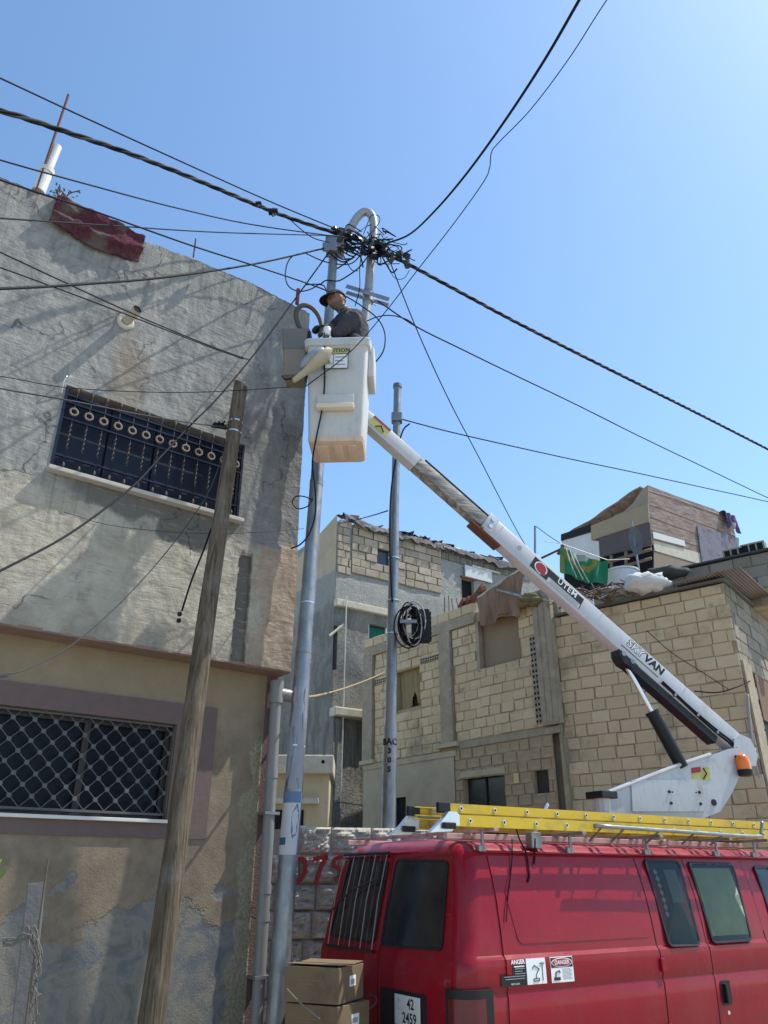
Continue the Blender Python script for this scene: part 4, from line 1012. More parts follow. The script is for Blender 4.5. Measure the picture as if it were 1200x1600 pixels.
sbx = thing('splice_box', 'black finned splice box hanging beside the cable coil', 'box', T(*at(657, 978, 8.95)))
m = MB(); m.box(-.11, .11, -.06, .08, -.20, .20, None, .015); m.build('case', M_BLACK, sbx)
for k in range(6): m = MB(); m.box(.112, .128, -.055, .075, -.18 + k*.062, -.145 + k*.062); m.build('fin', M_BLACK, sbx)
m = MB(); m.box(-.06, .04, -.064, -.058, .0, .05); m.build('sticker', M_PGREY, sbx)
# knot of connectors at the pole head
kn0 = at(560, 380, 6.95); kn = thing('cable_knot', 'dense black tangle of cable connectors at the head of the tall pole', 'cable knot', T(*kn0)); rr_ = random.Random(9)
for k in range(46):
    px = 520 + 130 * rr_.random() ** 1.0; py = 366 + (px - 520) * .36 + rr_.uniform(-14, 14) * (1 if px < 600 else .6)
    p = at(px, py, 6.95 + rr_.uniform(-.08, .08)) - kn0; m = MB(); s = rr_.uniform(.014, .028)
    m.box(-s*1.6, s*1.6, -s, s, -s, s, T(*p) @ Matrix.Rotation(rr_.uniform(-1, 1), 4, 'Y') @ Matrix.Rotation(rr_.uniform(-1, 1), 4, 'Z'), .006); m.build('connector', M_BLACK if k % 4 else M_CABLEG, kn)
for k in range(46):
    a = (rr_.uniform(512, 605), rr_.uniform(358, 402)); b = (a[0] + rr_.uniform(15, 50), a[1] + rr_.uniform(-4, 26)); c_ = ((a[0]+b[0])/2 + rr_.uniform(-14, 14), (a[1]+b[1])/2 + rr_.uniform(-16, 22))
    P = catmull([at(*a, 6.95 + rr_.uniform(-.1, .1)) - kn0, at(*c_, 6.95 + rr_.uniform(-.1, .1)) - kn0, at(*b, 6.95 + rr_.uniform(-.1, .1)) - kn0], 6); m = MB(); m.tube(P, rr_.uniform(.005, .010), 6); m.build('wire_end', M_CABLE, kn, smooth=True)
for (px, py) in ((427, 331), (404, 318)):
    p = at(px, py, 6.25 if px > 410 else 6.1); t = thing('cable_clamp', 'larger bolted clamp on the left cable bundle' if px > 410 else 'small clamp on the left cable bundle, nearer the edge', 'clamp', T(*p)); s = .035 if px > 410 else .022
    m = MB(); m.box(-s*1.5, s*1.5, -s, s, -s*.6, s*.6, None, .006); m.build('jaw', M_BLACK, t); m = MB(); m.tube([(0, 0, -s*1.9), (0, 0, s*1.6)], s*.35, 6); m.build('bolt', M_GALV, t)
    m = MB(); m.tube([(s*.7, 0, -s*1.6), (s*.7, 0, s*1.3)], s*.3, 6); m.build('bolt', M_GALV, t)
# loops of loose wire round the pole head
LOOPS = [
 ('wide loop of loose wire left of the pole head', [(512, 388), (480, 394), (455, 402), (446, 425), (450, 446), (466, 455), (485, 452), (500, 443)], .007, 6.9),
 ('wire sagging from the left cable to the pole head', [(478, 396), (505, 408), (530, 413), (548, 412), (560, 402), (568, 385)], .007, 6.95),
 ('wire curving from the cap of the worker up to the pole head', [(500, 445), (510, 438), (528, 439), (545, 430), (562, 417), (575, 400)], .008, 6.9),
 ('thin loop above the pole head on the hooked arm', [(568, 366), (576, 345), (582, 336), (592, 338), (593, 346), (585, 358), (572, 372)], .005, 6.9),
 ('thin wire dropping straight from the knot beside the hooked arm', [(565, 395), (562, 420), (562, 450), (555, 478)], .006, 6.9),
 ('long loop of wire hanging right of the bucket rim', [(541, 463), (565, 478), (590, 498), (601, 520), (600, 545), (590, 562), (580, 570)], .0072, 6.55),
 ('wire arching from behind the bucket to the right crossarm cable', [(566, 505), (590, 495), (612, 493), (635, 499), (648, 508)], .0065, 7.0),
 ('thin wire looping under the right cable bundle', [(606, 412), (610, 425), (620, 436), (632, 434), (640, 422)], .004, 7.0),
 ('fine curled wire above the right cable bundle', [(600, 385), (612, 383), (622, 388), (616, 392), (608, 389), (620, 384), (628, 400)], .0035, 6.95),
 ('drooping wire under the left bundle clamp', [(450, 340), (470, 358), (490, 372), (515, 379)], .006, 6.7),
 ('small looped end of wire by the cap of the worker', [(478, 445), (492, 444), (505, 446), (509, 452)], .007, 6.85),
 ('tight looped wire just right of the knot', [(586, 366), (596, 367), (599, 376), (594, 384), (586, 380)], .005, 6.9)]
for lab, pts, r, yy in LOOPS: cable('loose_wire', lab, [(x, y, yy) for x, y in pts], r, M_CABLE, cat='wire')
# black lead hanging from the bucket, with a loop on the pole
cable('hanging_lead', 'black lead hanging down the front of the bucket to the pole', [(507, 520, 5.86), (507, 560, 5.86), (507, 600, 5.86), (503, 640, 5.87), (493, 690, 5.9), (488, 725, 6.2), (492, 760, 6.6), (493, 800, 6.66), (484, 832, 6.66), (470, 850, 6.7), (455, 857, 6.8)], .0075, M_CABLE)
cable('loose_wire', 'small loop of wire on the tall pole below the bucket', [(490, 782, 6.64), (476, 776, 6.62), (462, 776, 6.62), (457, 786, 6.62), (466, 795, 6.62), (482, 790, 6.62), (489, 778, 6.64)], .006, M_CABLE, cat='wire')
cable('hanging_lead', 'black weighted lead beside the wooden pole', [(330, 826, 6.05), (318, 860, 6.02), (300, 905, 6.0), (284, 955, 6.0)], .008, M_CABLE)
t = thing('lead_weight', 'pair of small black insulators at the end of the lead beside the wooden pole', 'insulator', T(*at(280, 965, 6.0)))
for dz in (-.025, .03): m = MB(); m.ball((0, 0, dz), .02, 10, 7); m.build('bead', M_BLACK, t, smooth=True)
# wiring lump where the cables meet the wooden pole
p0 = on_wood(672) + Vector((-.10, -.06, 0)); t = thing('wire_lump', 'small tangle of wire ends tied to the wooden pole', 'wires', T(*p0))
for k in range(9):
    P = catmull([Vector((rr_.uniform(-.10, .06), rr_.uniform(-.03, .03), rr_.uniform(-.03, .05))) for _ in range(4)], 6); m = MB(); m.tube(P, .006, 5); m.build('wire_end', M_CABLE, t, smooth=True)
# ================================================================== red van with aerial lift
VH = 57.4
V = Frame((-.039, 6.492), VH)
van = thing('bucket_van', 'red panel van with roof rack and white telescopic boom lift carrying a bucket', 'van', V.M)
VI = V.M.inverted()
PROF = [(.88, .34), (.955, .46), (.985, .62), (.998, .85), (1.002, 1.0), (.992, 1.022), (.992, 1.030), (1.001, 1.052), (1.0, 1.18), (.996, 1.215), (.976, 1.240), (.962, 1.38), (.936, 1.56), (.898, 1.72), (.866, 1.82), (.852, 1.862), (.835, 1.885), (.79, 1.918), (.68, 1.945), (.42, 1.965), (0, 1.975)]
def vw(z):
    if z <= PROF[0][1]: return PROF[0][0]
    for (a0, b0), (a1, b1) in zip(PROF, PROF[1:]):
        if z <= b1: return a0 + (a1 - a0) * (z - b0) / (b1 - b0)
    return 0
def xr(z): return max(0.0, (z - 1.12) * .20) + (max(0, z - 1.86) * .5)
RC = .13; LC = RC * math.pi / 2
def surf(s, z, off=0.0, side=-1):
    w_ = vw(z); x_ = xr(z)
    if s < 0: p = Vector((x_ - off, -(w_ - RC) - s, z))
    elif s <= LC:
        f = s / RC; p = Vector((x_ + RC - (RC + off) * math.cos(f), -(w_ - RC) - (RC + off) * math.sin(f), z))
    else: p = Vector((x_ + RC + s - LC, -w_ - off, z))
    if side > 0: p.y = -p.y
    return p
def sideP(x, z, off=0.0): return Vector((x, -vw(z) - off, z))
def rearP(y, z, off=0.0): return Vector((xr(z) - off, y, z))
CAPZ = [(0, 9), (3.72, 9), (3.80, 1.98), (3.98, 1.93), (4.52, 1.32), (4.62, 1.27), (5.20, 1.12), (5.34, 1.0), (5.40, .72), (5.41, .5)]
m = MB(); rings = []
K = len(PROF)
def ringpts(fn): 
    Rr = [fn(w_, z) for w_, z in PROF]; return Rr + [Vector((p.x, -p.y, p.z)) for p in Rr[-2::-1]]
for i in range(7):
    f = i / 6 * math.pi / 2
    def fn(w_, z, f=f):
        rc = min(RC, w_ * .98) if z < 1.9 else min(RC, max(w_ - .01, .0))
        return Vector((xr(z) + RC - RC * math.cos(f), -(w_ - rc) - rc * math.sin(f) if w_ > .02 else 0, z))
    rings.append(ringpts(fn))
for X in (.55, .9, 1.3, 1.7, 2.1, 2.5, 2.9, 3.3, 3.6, 3.72, 3.80, 3.9, 3.98, 4.15, 4.35, 4.52, 4.62, 4.9, 5.20, 5.28, 5.34, 5.40, 5.41):
    zc = lerp_poly(CAPZ, X); tp = 1 - max(0, X - 4.9) * .22
    rings.append(ringpts(lambda w_, z: Vector((X, -w_ * tp, min(z, zc)))))
nr = len(rings[0]); b = []
for r_ in rings: b += r_
fs = [(i*nr + k, i*nr + k + 1, (i+1)*nr + k + 1, (i+1)*nr + k) for i in range(len(rings) - 1) for k in range(nr - 1)]
fs += [(k, k + 1, nr - 2 - k, nr - 1 - k) for k in range(K - 1)]           # rear skin
L0 = (len(rings) - 1) * nr; fs += [(L0 + k, L0 + nr - 1 - k, L0 + nr - 2 - k, L0 + k + 1) for k in range(K - 1)]
fs += [(i*nr, (i+1)*nr, (i+2)*nr - 1, (i+1)*nr - 1) for i in range(len(rings) - 1)]  # underside
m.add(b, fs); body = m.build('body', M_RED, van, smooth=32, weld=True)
def strip(name, mat, xs, zs_, fn, off, th, par, label=None, smooth=32):
    nx, nz_ = len(xs), len(zs_); q = MB()
    vs = [fn(x, z, off) for z in zs_ for x in xs]; fs = [(j*nx+i, j*nx+i+1, (j+1)*nx+i+1, (j+1)*nx+i) for j in range(nz_-1) for i in range(nx-1)]
    per = [i for i in range(nx)] + [j*nx + nx-1 for j in range(1, nz_)] + [(nz_-1)*nx + i for i in range(nx-2, -1, -1)] + [j*nx for j in range(nz_-2, 0, -1)]
    coords = [(xs[k % nx], zs_[k // nx]) for k in per]; base_ = len(vs); vs += [fn(x, z, off - th) for x, z in coords]; n = len(per)
    fs += [(per[i], base_ + i, base_ + (i+1) % n, per[(i+1) % n]) for i in range(n)]
    q.add(vs, fs); return q.build(name, mat, par, smooth=smooth, label=label)
def rpoly(pts, r=.06, n=5):
    out = []; P = [Vector((p[0], p[1])) for p in pts]; L = len(P)
    for i in range(L):
        a, b_, c_ = P[i-1], P[i], P[(i+1) % L]; u = (a - b_).normalized(); v = (c_ - b_).normalized(); s = b_ + u * r; e = b_ + v * r
        for k in range(n + 1): t = k / n; out.append(s * (1-t)**2 + b_ * 2*t*(1-t) + e * t*t)
    return out
def panel(name, mat, outline, fn, off, th, par, rings_=4, label=None):
    c_ = sum(outline, Vector((0, 0))) / len(outline); n = len(outline); q = MB(); vs = []; fs = []
    for k in range(rings_ + 1):
        f = 1 - k / (rings_ + .0001) * .999 if k < rings_ else .001
        for p in outline: e = c_ + (p - c_) * f; vs.append(fn(e.x, e.y, off))
    for k in range(rings_): fs += [(k*n+i, k*n+(i+1) % n, (k+1)*n+(i+1) % n, (k+1)*n+i) for i in range(n)]
    b0 = len(vs); vs += [fn(p.x, p.y, off - th) for p in outline]; fs += [(b0+i, b0+(i+1) % n, (i+1) % n, i) for i in range(n)]
    q.add(vs, fs); return q.build(name, mat, par, smooth=30, label=label)
def gasket(name, mat, outline, wd, fn, off, par):
    c_ = sum(outline, Vector((0, 0))) / len(outline); n = len(outline); vs = []; q = MB()
    inn = []
    for i in range(n):
        t = (outline[(i+1) % n] - outline[i-1]).normalized(); nn = Vector((-t.y, t.x)); 
        if nn.dot(c_ - outline[i]) < 0: nn = -nn
        inn.append(outline[i] + nn * wd)
    for lst, o_ in ((outline, 0.0), (outline, off), (inn, off), (inn, 0.0)): vs += [fn(p.x, p.y, o_) for p in lst]
    fs = [(k*n+i, k*n+(i+1) % n, (k+1)*n+(i+1) % n, (k+1)*n+i) for k in range(3) for i in range(n)]
    q.add(vs, fs); return q.build(name, mat, par, smooth=40)
ZL = [z for _, z in PROF if .45 < z < 1.85]
def zgrid(a, b_): return [a] + [z for z in ZL if a + .01 < z < b_ - .01] + [b_]
def xgrid(a, b_, n=4): return [a + (b_ - a) * i / n for i in range(n + 1)]
# ---- rear doors
def rear_uz(px, py):
    z = 1.4
    for _ in range(20):
        off = xr(z); r_ = ray(px, py); d_ = V.d; k = (V.o.dot(d_) + off) / (r_.x * d_.x + r_.y * d_.y); p = VI @ Vector((r_.x*k, r_.y*k, CAMZ + r_.z*k)); z = p.z
    return (p.y, p.z)
def side_uz(px, py):
    z = 1.4
    for _ in range(20): x, z = V.uz(px, py, -vw(z))
    return (x, z)
def rfn(t, z, off):  # t in -1..1 across a door, measured from the middle
    return rearP(t, z, off)
def rdoor(sg):
    def fn(t, z, off): return rearP(sg * (.006 + t * (vw(z) - .125)), z, off)
    return strip('rear_door', M_RED, xgrid(0, 1, 6), zgrid(.56, 1.842), fn, .010, .012, van)
dR = rdoor(-1); dL = rdoor(1)
wR = rpoly([rear_uz(*p) for p in ((622, 1342), (704, 1344), (694, 1486), (597, 1478))], .055)
wL = rpoly([rear_uz(*p) for p in ((551, 1341), (611, 1345), (588, 1474), (517, 1462))], .045)
for o_, d_ in ((wR, dR), (wL, dL)):
    wn = panel('window', M_TINT, o_, rearP, .016, .01, d_); gasket('gasket', M_TRIM, o_, .014, rearP, .022, wn)
# bars over the left rear window
yb0, yb1 = wL[0][0], wL[-1][0]
ys = [p[0] for p in wL]; zs2 = [p[1] for p in wL]; y0_, y1_ = min(ys), max(ys); za, zb_ = min(zs2) - .05, max(zs2) + .03
gl = MB(); gl.tube([rearP(y0_ + .0, zb_, .035), rearP(y1_ - .02, zb_, .035)], .012, 6); gl = gl.build('window_guard', M_BLACK, dL)
q = MB(); q.tube([rearP(y0_ + .02, za, .03), rearP(y1_ + .0, za, .03)], .011, 6); q.build('lower_rail', M_BLACK, dL)
for k in range(9):
    y = y0_ + .03 + (y1_ - y0_ - .06) * k / 8; q = MB(); q.tube([rearP(y, za, .034), rearP(y, (za + zb_)/2, .045), rearP(y, zb_, .035)], .0042, 5); q.build('guard_bar', M_CABLEG if k % 2 else M_ALU, dL)
q = MB(); q.tube([rearP(y1_, 1.44, .06), rearP((y0_+y1_)/2 + .05, 1.62, .065), rearP(y0_ + .05, 1.70, .05)], .0055, 5); q.build('wiper', M_BLACK, dL)
for k in range(6):
    p = rearP(y0_ + .05 + (y1_ - y0_ - .1) * k / 5, 1.855, .012); q = MB(); q.box(-.012, .012, -.02, .02, -.006, .006, T(*p)); q.build('hinge_tab', M_BLACK, body)
# license plate in its dark recess
prc = [rear_uz(*p) for p in ((597, 1540), (668, 1553))]
py0, py1 = prc[0][0], prc[1][0]
pbx = MB(); pbx.box(.0, .004, 0, 1, 0, 1)
pr = panel('plate_recess', M_TRIM, rpoly([(py0, 1.0), (py1, 1.0), (py1, .70), (py0, .70)], .02), rearP, .014, .01, dR)
pc = [rear_uz(*p) for p in ((623, 1554), (663, 1562), (660, 1604), (619, 1598))]
py_c = sum(p[0] for p in pc) / 4; pz_c = sum(p[1] for p in pc) / 4
lp = MB(); lp.box(-.028, -.018, py_c - .150, py_c + .150, pz_c - .088, pz_c + .088, ch=.003); lp = lp.build('license_plate', M_PLATE, dR, label='white two line plate reading 42 2459')
def rtext(body_, size, y, z, par, mat=M_PBLACK, **kw): return text('plate_text', body_, size, mat, par, basis((-.0285, y, z), (0, -1, 0), (0, 0, 1), (-1, 0, 0)), **kw)
rtext('42', .085, py_c - .045, pz_c + .040, lp, bold=.002); rtext('2459', .085, py_c - .030, pz_c - .043, lp, bold=.002)
rtext('JOR', .030, py_c + .10, pz_c + .052, lp, mat=M_PGREY); rtext('الأردن', .030, py_c + .10, pz_c + .012, lp, mat=M_PGREY)
# tail lamps
for sd_ in (-1, 1):
    tl = strip('tail_lamp', M_TRIM, [-.035 + i * .33 / 14 for i in range(15)], [.60, .75, .9, 1.06], lambda s, z, o, sd_=sd_: surf(s, z, o, sd_), .022, .024, body)
    strip('lens', simple('red_lens', (.10, .006, .010), .15, spec=.6, var=.3), [.0 + i * .23 / 10 for i in range(11)], [.64, .75, .9, 1.01], lambda s, z, o, sd_=sd_: surf(s, z, o, sd_), .028, .008, tl)
# ---- drip rails
for sd_ in (-1, 1):
    q = MB(); q.tube([Vector((x, sd_ * (vw(1.868) + .006), 1.872)) for x in (.30, .9, 1.5, 2.1, 2.7, 3.3, 3.9)], .011, 6); q.build('drip_rail', M_RED, body, smooth=True)
q = MB(); q.tube([Vector((xr(1.868) + .0 + .10 * (t*2-1)**2, (t*2-1) * .75, 1.872 + .006)) for t in [i/10 for i in range(11)]], .011, 6); q.build('rear_drip_rail', M_RED, body, smooth=True)
# ---- quarter panel skin and side doors (separate skins, gaps left between them)
GAPX = [(.36, 1.862), (1.876, 2.452), (2.464, 3.235)]
qp = strip('quarter_panel', M_RED, xgrid(GAPX[0][0], GAPX[0][1], 6), zgrid(.50, 1.845), sideP, .008, .009, van)
# shallow raised field pressed into the upper quarter panel
fld = rpoly([(.50, 1.30), (.44, 1.62), (.52, 1.735), (1.82, 1.735), (1.82, 1.30)], .05)
panel('pressed_field', M_RED, fld, sideP, .0125, .005, qp)
sd1 = strip('side_door', M_RED, xgrid(*GAPX[1]), zgrid(.52, 1.845), sideP, .008, .009, van)
sd2 = strip('side_door', M_RED, xgrid(*GAPX[2]), zgrid(.52, 1.845), sideP, .008, .009, van)
fd = strip('front_door', M_RED, xgrid(3.25, 4.32), zgrid(.52, 1.30), sideP, .008, .009, van)
for xs_ in (1.869, 2.458, 3.2425):
    q = MB(); q.tube([sideP(xs_, z, .001) for z in zgrid(.55, 1.84)], .0055, 5); q.build('door_seal', M_TRIM, van, smooth=True)
q = MB(); q.tube([rearP(0, z, .001) for z in (.58, .9, 1.12, 1.4, 1.84)], .0055, 5); q.build('door_seal', M_TRIM, van, smooth=True)
M_PAPER = simple('pale_green_sheet', (.34, .38, .24), .9, var=.35, scale=7)
M_INT = simple('cabin_dark', (.02, .021, .022), .8, var=.4, scale=3)
def swin(corners, door, r=.05):
    o_ = rpoly([side_uz(*p) for p in corners], r)
    wn = panel('window', M_INT, o_, sideP, .0105, .004, door); gasket('gasket', M_TRIM, o_, .020, sideP, .030, wn)
    xs_ = [p.x for p in o_]; zs_ = [p.y for p in o_]; return o_, wn, min(xs_), max(xs_), min(zs_), max(zs_)
o1, wn1, a0, a1, b0, b1 = swin(((1001, 1342), (1056, 1344), (1093, 1477), (1042, 1479)), sd1)
q = MB(); q.grid(lambda u, v: sideP(a0 + .20 + .15*u, b0 + .30 + .24*v, .016 + .001 * math.sin(u*9)), 6, 6); q.build('window_patch', simple('dim_patch', (.15, .17, .15), .9), wn1)  # small dim grey-green patch just behind the glass
for k in range(7):
    q = MB(); z_ = b1 - .07 - k * .05; q.add([sideP(a0 + .10, z_, .0125), sideP(a0 + .125, z_ - .025, .0125), sideP(a0 + .10, z_ - .05, .0125), sideP(a0 + .075, z_ - .025, .0125)], [(0, 1, 2, 3)]); q.build('mesh_diamond', M_PGREY, wn1)
panel('glass', M_GLASS, o1, sideP, .026, .001, wn1)
o2, wn2, a0, a1, b0, b1 = swin(((1070, 1346), (1140, 1348), (1172, 1470), (1110, 1474)), sd2)
def sheet(u, v):
    x = a0 + .03 + (a1 - a0 - .10) * u; z = b0 + .05 + (b1 - b0 - .10) * v
    return sideP(x, z, .0180 + .0035 * math.sin(u * 9 + v * 7 + 2 * math.sin(v * 5)) + .002 * mnoise.noise(Vector((u*6, v*6, 1))))
q = MB(); q.grid(sheet, 14, 14); q.build('sheet', M_PAPER, wn2, smooth=True)
panel('glass', M_GLASS, o2, sideP, .026, .001, wn2)
fo = rpoly([(3.40, 1.80), (3.62, 1.80), (3.98, 1.60), (4.22, 1.30), (3.40, 1.27)], .05); wq_ = panel('front_window', M_TINT, fo, sideP, .012, .01, fd); gasket('gasket', M_TRIM, fo, .02, sideP, .02, wq_)
# second front-window shape, windscreen and far-side blank panel
q = MB(); q.add([(4.0, -.70, 1.925), (4.0, .70, 1.925), (4.53, .84, 1.335), (4.53, -.84, 1.335)], [(0, 1, 2, 3)]); q.build('windscreen', M_TINT, body)
# handles, hinges, vents
hx, hz = side_uz(1128, 1552)
hp = panel('door_handle', M_TRIM, rpoly([(hx - .02, hz - .08), (hx + .10, hz - .08), (hx + .10, hz + .085), (hx - .02, hz + .085)], .02), sideP, .012, .006, sd2)
q = MB(); q.box(-.012, .012, -.02, .02, -.065, .065, T(*sideP(hx + .015, hz, .025)), .006); q.build('pull', M_BLACK, hp)
q = MB(); p = sideP(hx + .04, hz - .13, .008); q.tube([p, p + Vector((0, -.006, 0))], .014, 10); q.build('lock', M_ALU, sd2)
for z_ in (1.115, .70):
    q = MB(); q.box(-.018, .028, -.022, .0, -.045, .045, T(*sideP(1.868, z_, .008)), .006); q.build('hinge', M_RED, sd1)
# wheels, bumper
M_TYRE = simple('tyre_rubber', (.02, .02, .02), .9); M_RIM = simple('steel_rim', (.35, .35, .35), .5, .6)
for X in (1.15, 4.55):
    for sd_ in (-1, 1):
        wh = MB(); wh.lathe([(.20, -.11), (.33, -.12), (.365, -.07), (.365, .07), (.33, .12), (.20, .11)], 24, basis((X, sd_*.86, .365), (1, 0, 0), (0, 0, 1), (0, -1, 0))); wh = wh.build('wheel', M_TYRE, van, smooth=40)
        q = MB(); q.lathe([(.02, -.09), (.19, -.09), (.21, .0), (.19, .09), (.02, .09)], 18, basis((X, sd_*.88, .365), (1, 0, 0), (0, 0, 1), (0, -1, 0))); q.build('rim', M_RIM, wh, smooth=40)
q = MB(); q.box(-.22, .02, -.98, .98, .42, .56, ch=.03); q.build('rear_bumper', M_BLACK, van, smooth=40)
q = MB(); q.box(5.40, 5.50, -.95, .95, .42, .62, ch=.03); q.build('front_bumper', M_ALU, van, smooth=40)
# ---- decals
def spanel(name, mat, x0, x1, z0, z1, par, off=.0105): return strip(name, mat, [x0, (x0+x1)/2, x1], [z0, z0 + (z1-z0)*.5, z1], sideP, off, .001, par)
def stext(body_, size, x, z, par, mat, off=.0125, **kw):
    p = sideP(x, z, off); sl = math.atan2(vw(z - .02) - vw(z + .02), .04); return text('decal_text', body_, size, mat, par, basis(p, (1, 0, 0), (0, math.sin(sl), math.cos(sl)), (0, -math.cos(sl), math.sin(sl))), **kw)
DA = (.305, .525, .700, 1.062, 1.212)
d1 = panel('torn_decal', M_PBLACK, [Vector(p) for p in ((.305, 1.062), (.525, 1.062), (.525, 1.185), (.405, 1.185), (.413, 1.130), (.395, 1.112), (.36, 1.117), (.305, 1.135))], sideP, .0105, .001, qp, 1, label='torn black and white danger sticker')
spanel('pictogram_field', M_WHITE, .527, .700, 1.064, 1.214, d1)
stext('ANGER', .036, .455, 1.198, d1, M_WHITE, bold=.0008); spanel('print_line', M_WHITE, .418, .508, 1.169, 1.176, d1, .0112)
for k, (xa, xb) in enumerate(((.425, .51), (.425, .49), (.425, .515), (.33, .51), (.34, .505))): spanel('print_line', M_PGREY, xa, xb, 1.158 - k*.014, 1.162 - k*.014, d1, .0112)
stext('KEEP CLEAR', .014, .42, 1.075, d1, M_WHITE)
def bars(pts, wd, par, x0, z0, sx, sz, mat=M_PBLACK):
    for (a, b_), (c_, e) in pts:
        p, q_ = sideP(x0 + a*sx, z0 + b_*sz, .0118), sideP(x0 + c_*sx, z0 + e*sz, .0118); q = MB(); q.tube([p, q_], wd, 4); q.build('icon_stroke', mat, par)
bars([((.35, .1), (.65, .1)), ((.33, .2), (.66, .2)), ((.5, .2), (.5, .38)), ((.5, .38), (.68, .58)), ((.68, .58), (.42, .75)), ((.42, .75), (.3, .62)), ((.85, .1), (.85, .85)), ((.72, .82), (.98, .82)), ((.35, .1), (.35, .2)), ((.65, .1), (.65, .2))], .0028, d1, .527, 1.068, .165, .14)
d2 = spanel('danger_decal', M_WHITE, .745, .955, 1.062, 1.214, qp); d2['label'] = 'white danger sticker with red oval'
spanel('black_header', M_PBLACK, .750, .950, 1.150, 1.208, d2, .0112)
el = lambda rx, rz: [Vector((.85 + rx * math.cos(2*math.pi*i/28), 1.179 + rz * math.sin(2*math.pi*i/28))) for i in range(28)]
panel('oval_border', M_WHITE, el(.097, .0275), sideP, .0120, .001, d2, 1); panel('red_oval', M_PRED, el(.091, .0235), sideP, .0128, .001, d2, 1)
stext('DANGER', .034, .85, 1.179, d2, M_WHITE, .0137, bold=.0006)
for k in range(9): spanel('print_line', M_PGREY, .85, .94 - (.012 if k % 3 == 0 else 0), 1.138 - k*.0075, 1.141 - k*.0075, d2, .0112)
bars([((.1, .15), (.42, .15)), ((.1, .3), (.42, .3)), ((.2, .3), (.2, .7)), ((.2, .7), (.4, .85)), ((.4, .85), (.42, .65)), ((.12, .22), (.4, .22))], .0045, d2, .75, 1.068, .18, .075)
# ---- roof rack
for sd_ in (-.70, .70):
    q = MB(); q.box(.12, 3.55, sd_ - .02, sd_ + .02, 1.955, 1.995, ch=.004); q.build('rack_rail', M_PINKR, van)
for X in (.32, 1.18, 2.05, 2.95, 3.5):
    q = MB(); q.box(X - .02, X + .02, -1.03, 1.03, 1.9965, 2.018, ch=.003); q.build('rack_bar', M_PINKR if X < 1 else M_GALV, van)
    for sd_ in (-1, 1):
        q = MB(); q.tube([(X, sd_*.87, 2.005), (X, sd_*.87, 1.93), (X, sd_*.865, 1.88)], .013, 6); q.build('rack_foot', M_GALV, van)
        q = MB(); q.box(X - .035, X + .035, sd_*.855 - .018, sd_*.855 + .018, 1.872, 1.915, ch=.005); q.build('foot_clamp', M_GALV, van)
# long galvanised bar beside the ladder with an upturned end, and its posts
gp = [(V.uz(929, 1290, -1.06)), (V.uz(1060, 1299, -1.06)), (V.uz(1180, 1307, -1.06)), (V.uz(1189, 1300, -1.06)), (V.uz(1191, 1284, -1.06))]
zb0 = gp[0][1]
q = MB(); q.tube(catmull([Vector((x, -1.06, z)) for x, z in gp], 5), .015, 8); q.build('side_bar', M_GALV, van, smooth=True)
for px in (940, 975, 1030, 1085, 1130):
    x, z = V.uz(px, 1292 + (px - 929) * .065, -1.06); q = MB(); q.tube([(x, -1.06, z), (x + .02, -.90, 1.96)], .008, 6); q.build('side_bar_post', M_GALV, van)
q = MB(); x, z = V.uz(834, 1305, -.84); x2, z2 = V.uz(856, 1256, -.84); q.tube([(x, -.84, z), (x2, -.84, z2)], .014, 5); q.build('ladder_clamp', M_ALU, van)
q = MB(); q.box(x - .05, x + .05, -.87, -.80, 1.90, z + .02, ch=.006); q.build('clamp_body', M_GALV, van)
for (pts, r_) in (([(806, 1292), (812, 1312), (820, 1335), (824, 1366), (822, 1378)], .006), ([(800, 1310), (797, 1345), (790, 1410), (788, 1440)], .004), ([(836, 1310), (833, 1335), (832, 1350)], .006)):  # tie straps; the second line is a rod's cast shadow, drawn as black cord
    q = MB(); P = []
    for i, (px, py) in enumerate(pts):
        if py < 1325: x, z = V.uz(px, py, -.87); P.append(Vector((x, -.87, z)))
        else: x, z = side_uz(px, py); P.append(sideP(x, z, .02))
    q.tube(catmull(P, 5), r_, 5); q.build('strap_or_shadow', M_CABLE, van, smooth=True)

# ---- extension ladder on the rack
LX0, LZ0 = V.uz(707, 1300, -1.01); LZ0 = 2.02
ld = thing('extension_ladder', 'yellow fibreglass extension ladder with silver rungs lying on the van roof rack', 'ladder', V.M)
ladder_specs = [(LX0, LX0 + 4.4, -1.01, -.53, LZ0, LZ0 + .074), (LX0 - .03, LX0 + 4.2, -.952, -.588, LZ0 + .088, LZ0 + .150)]
for k, (xa, xb, ya, yb_, za_, zb2) in enumerate(ladder_specs):
    for y_ in (ya, yb_):
        q = MB(); q.box(xa, xb, y_ - .004, y_ + .004, za_, zb2); sg = 1 if y_ == ya else -1
        q.box(xa, xb, min(y_, y_ + sg*.03), max(y_, y_ + sg*.03), za_, za_ + .007); q.box(xa, xb, min(y_, y_ + sg*.03), max(y_, y_ + sg*.03), zb2 - .007, zb2)
        rl = q.build('rail', M_YEL, ld)
        q = MB(); q.box(xa - .05, xa + .055, y_ - .016, y_ + .016, za_ - .002, zb2 + .004, ch=.006); q.build('end_cap', M_BLACK if k else M_ALU, ld)
    n_ = int((xb - xa - .2) / .305)
    for i in range(n_ + 1):
        x = xa + .15 + i * .305; zc_ = (za_ + zb2) / 2; q = MB(); q.tube([(x, ya - .012, zc_), (x, yb_ + .012, zc_)], .016, 8); rg = q.build('rung', M_ALU, ld, smooth=40)
        q = MB(); q.tube([(x, ya - .0135, zc_), (x, ya - .010, zc_)], .0095, 8); q.build('rung_end', M_BLACK, rg)
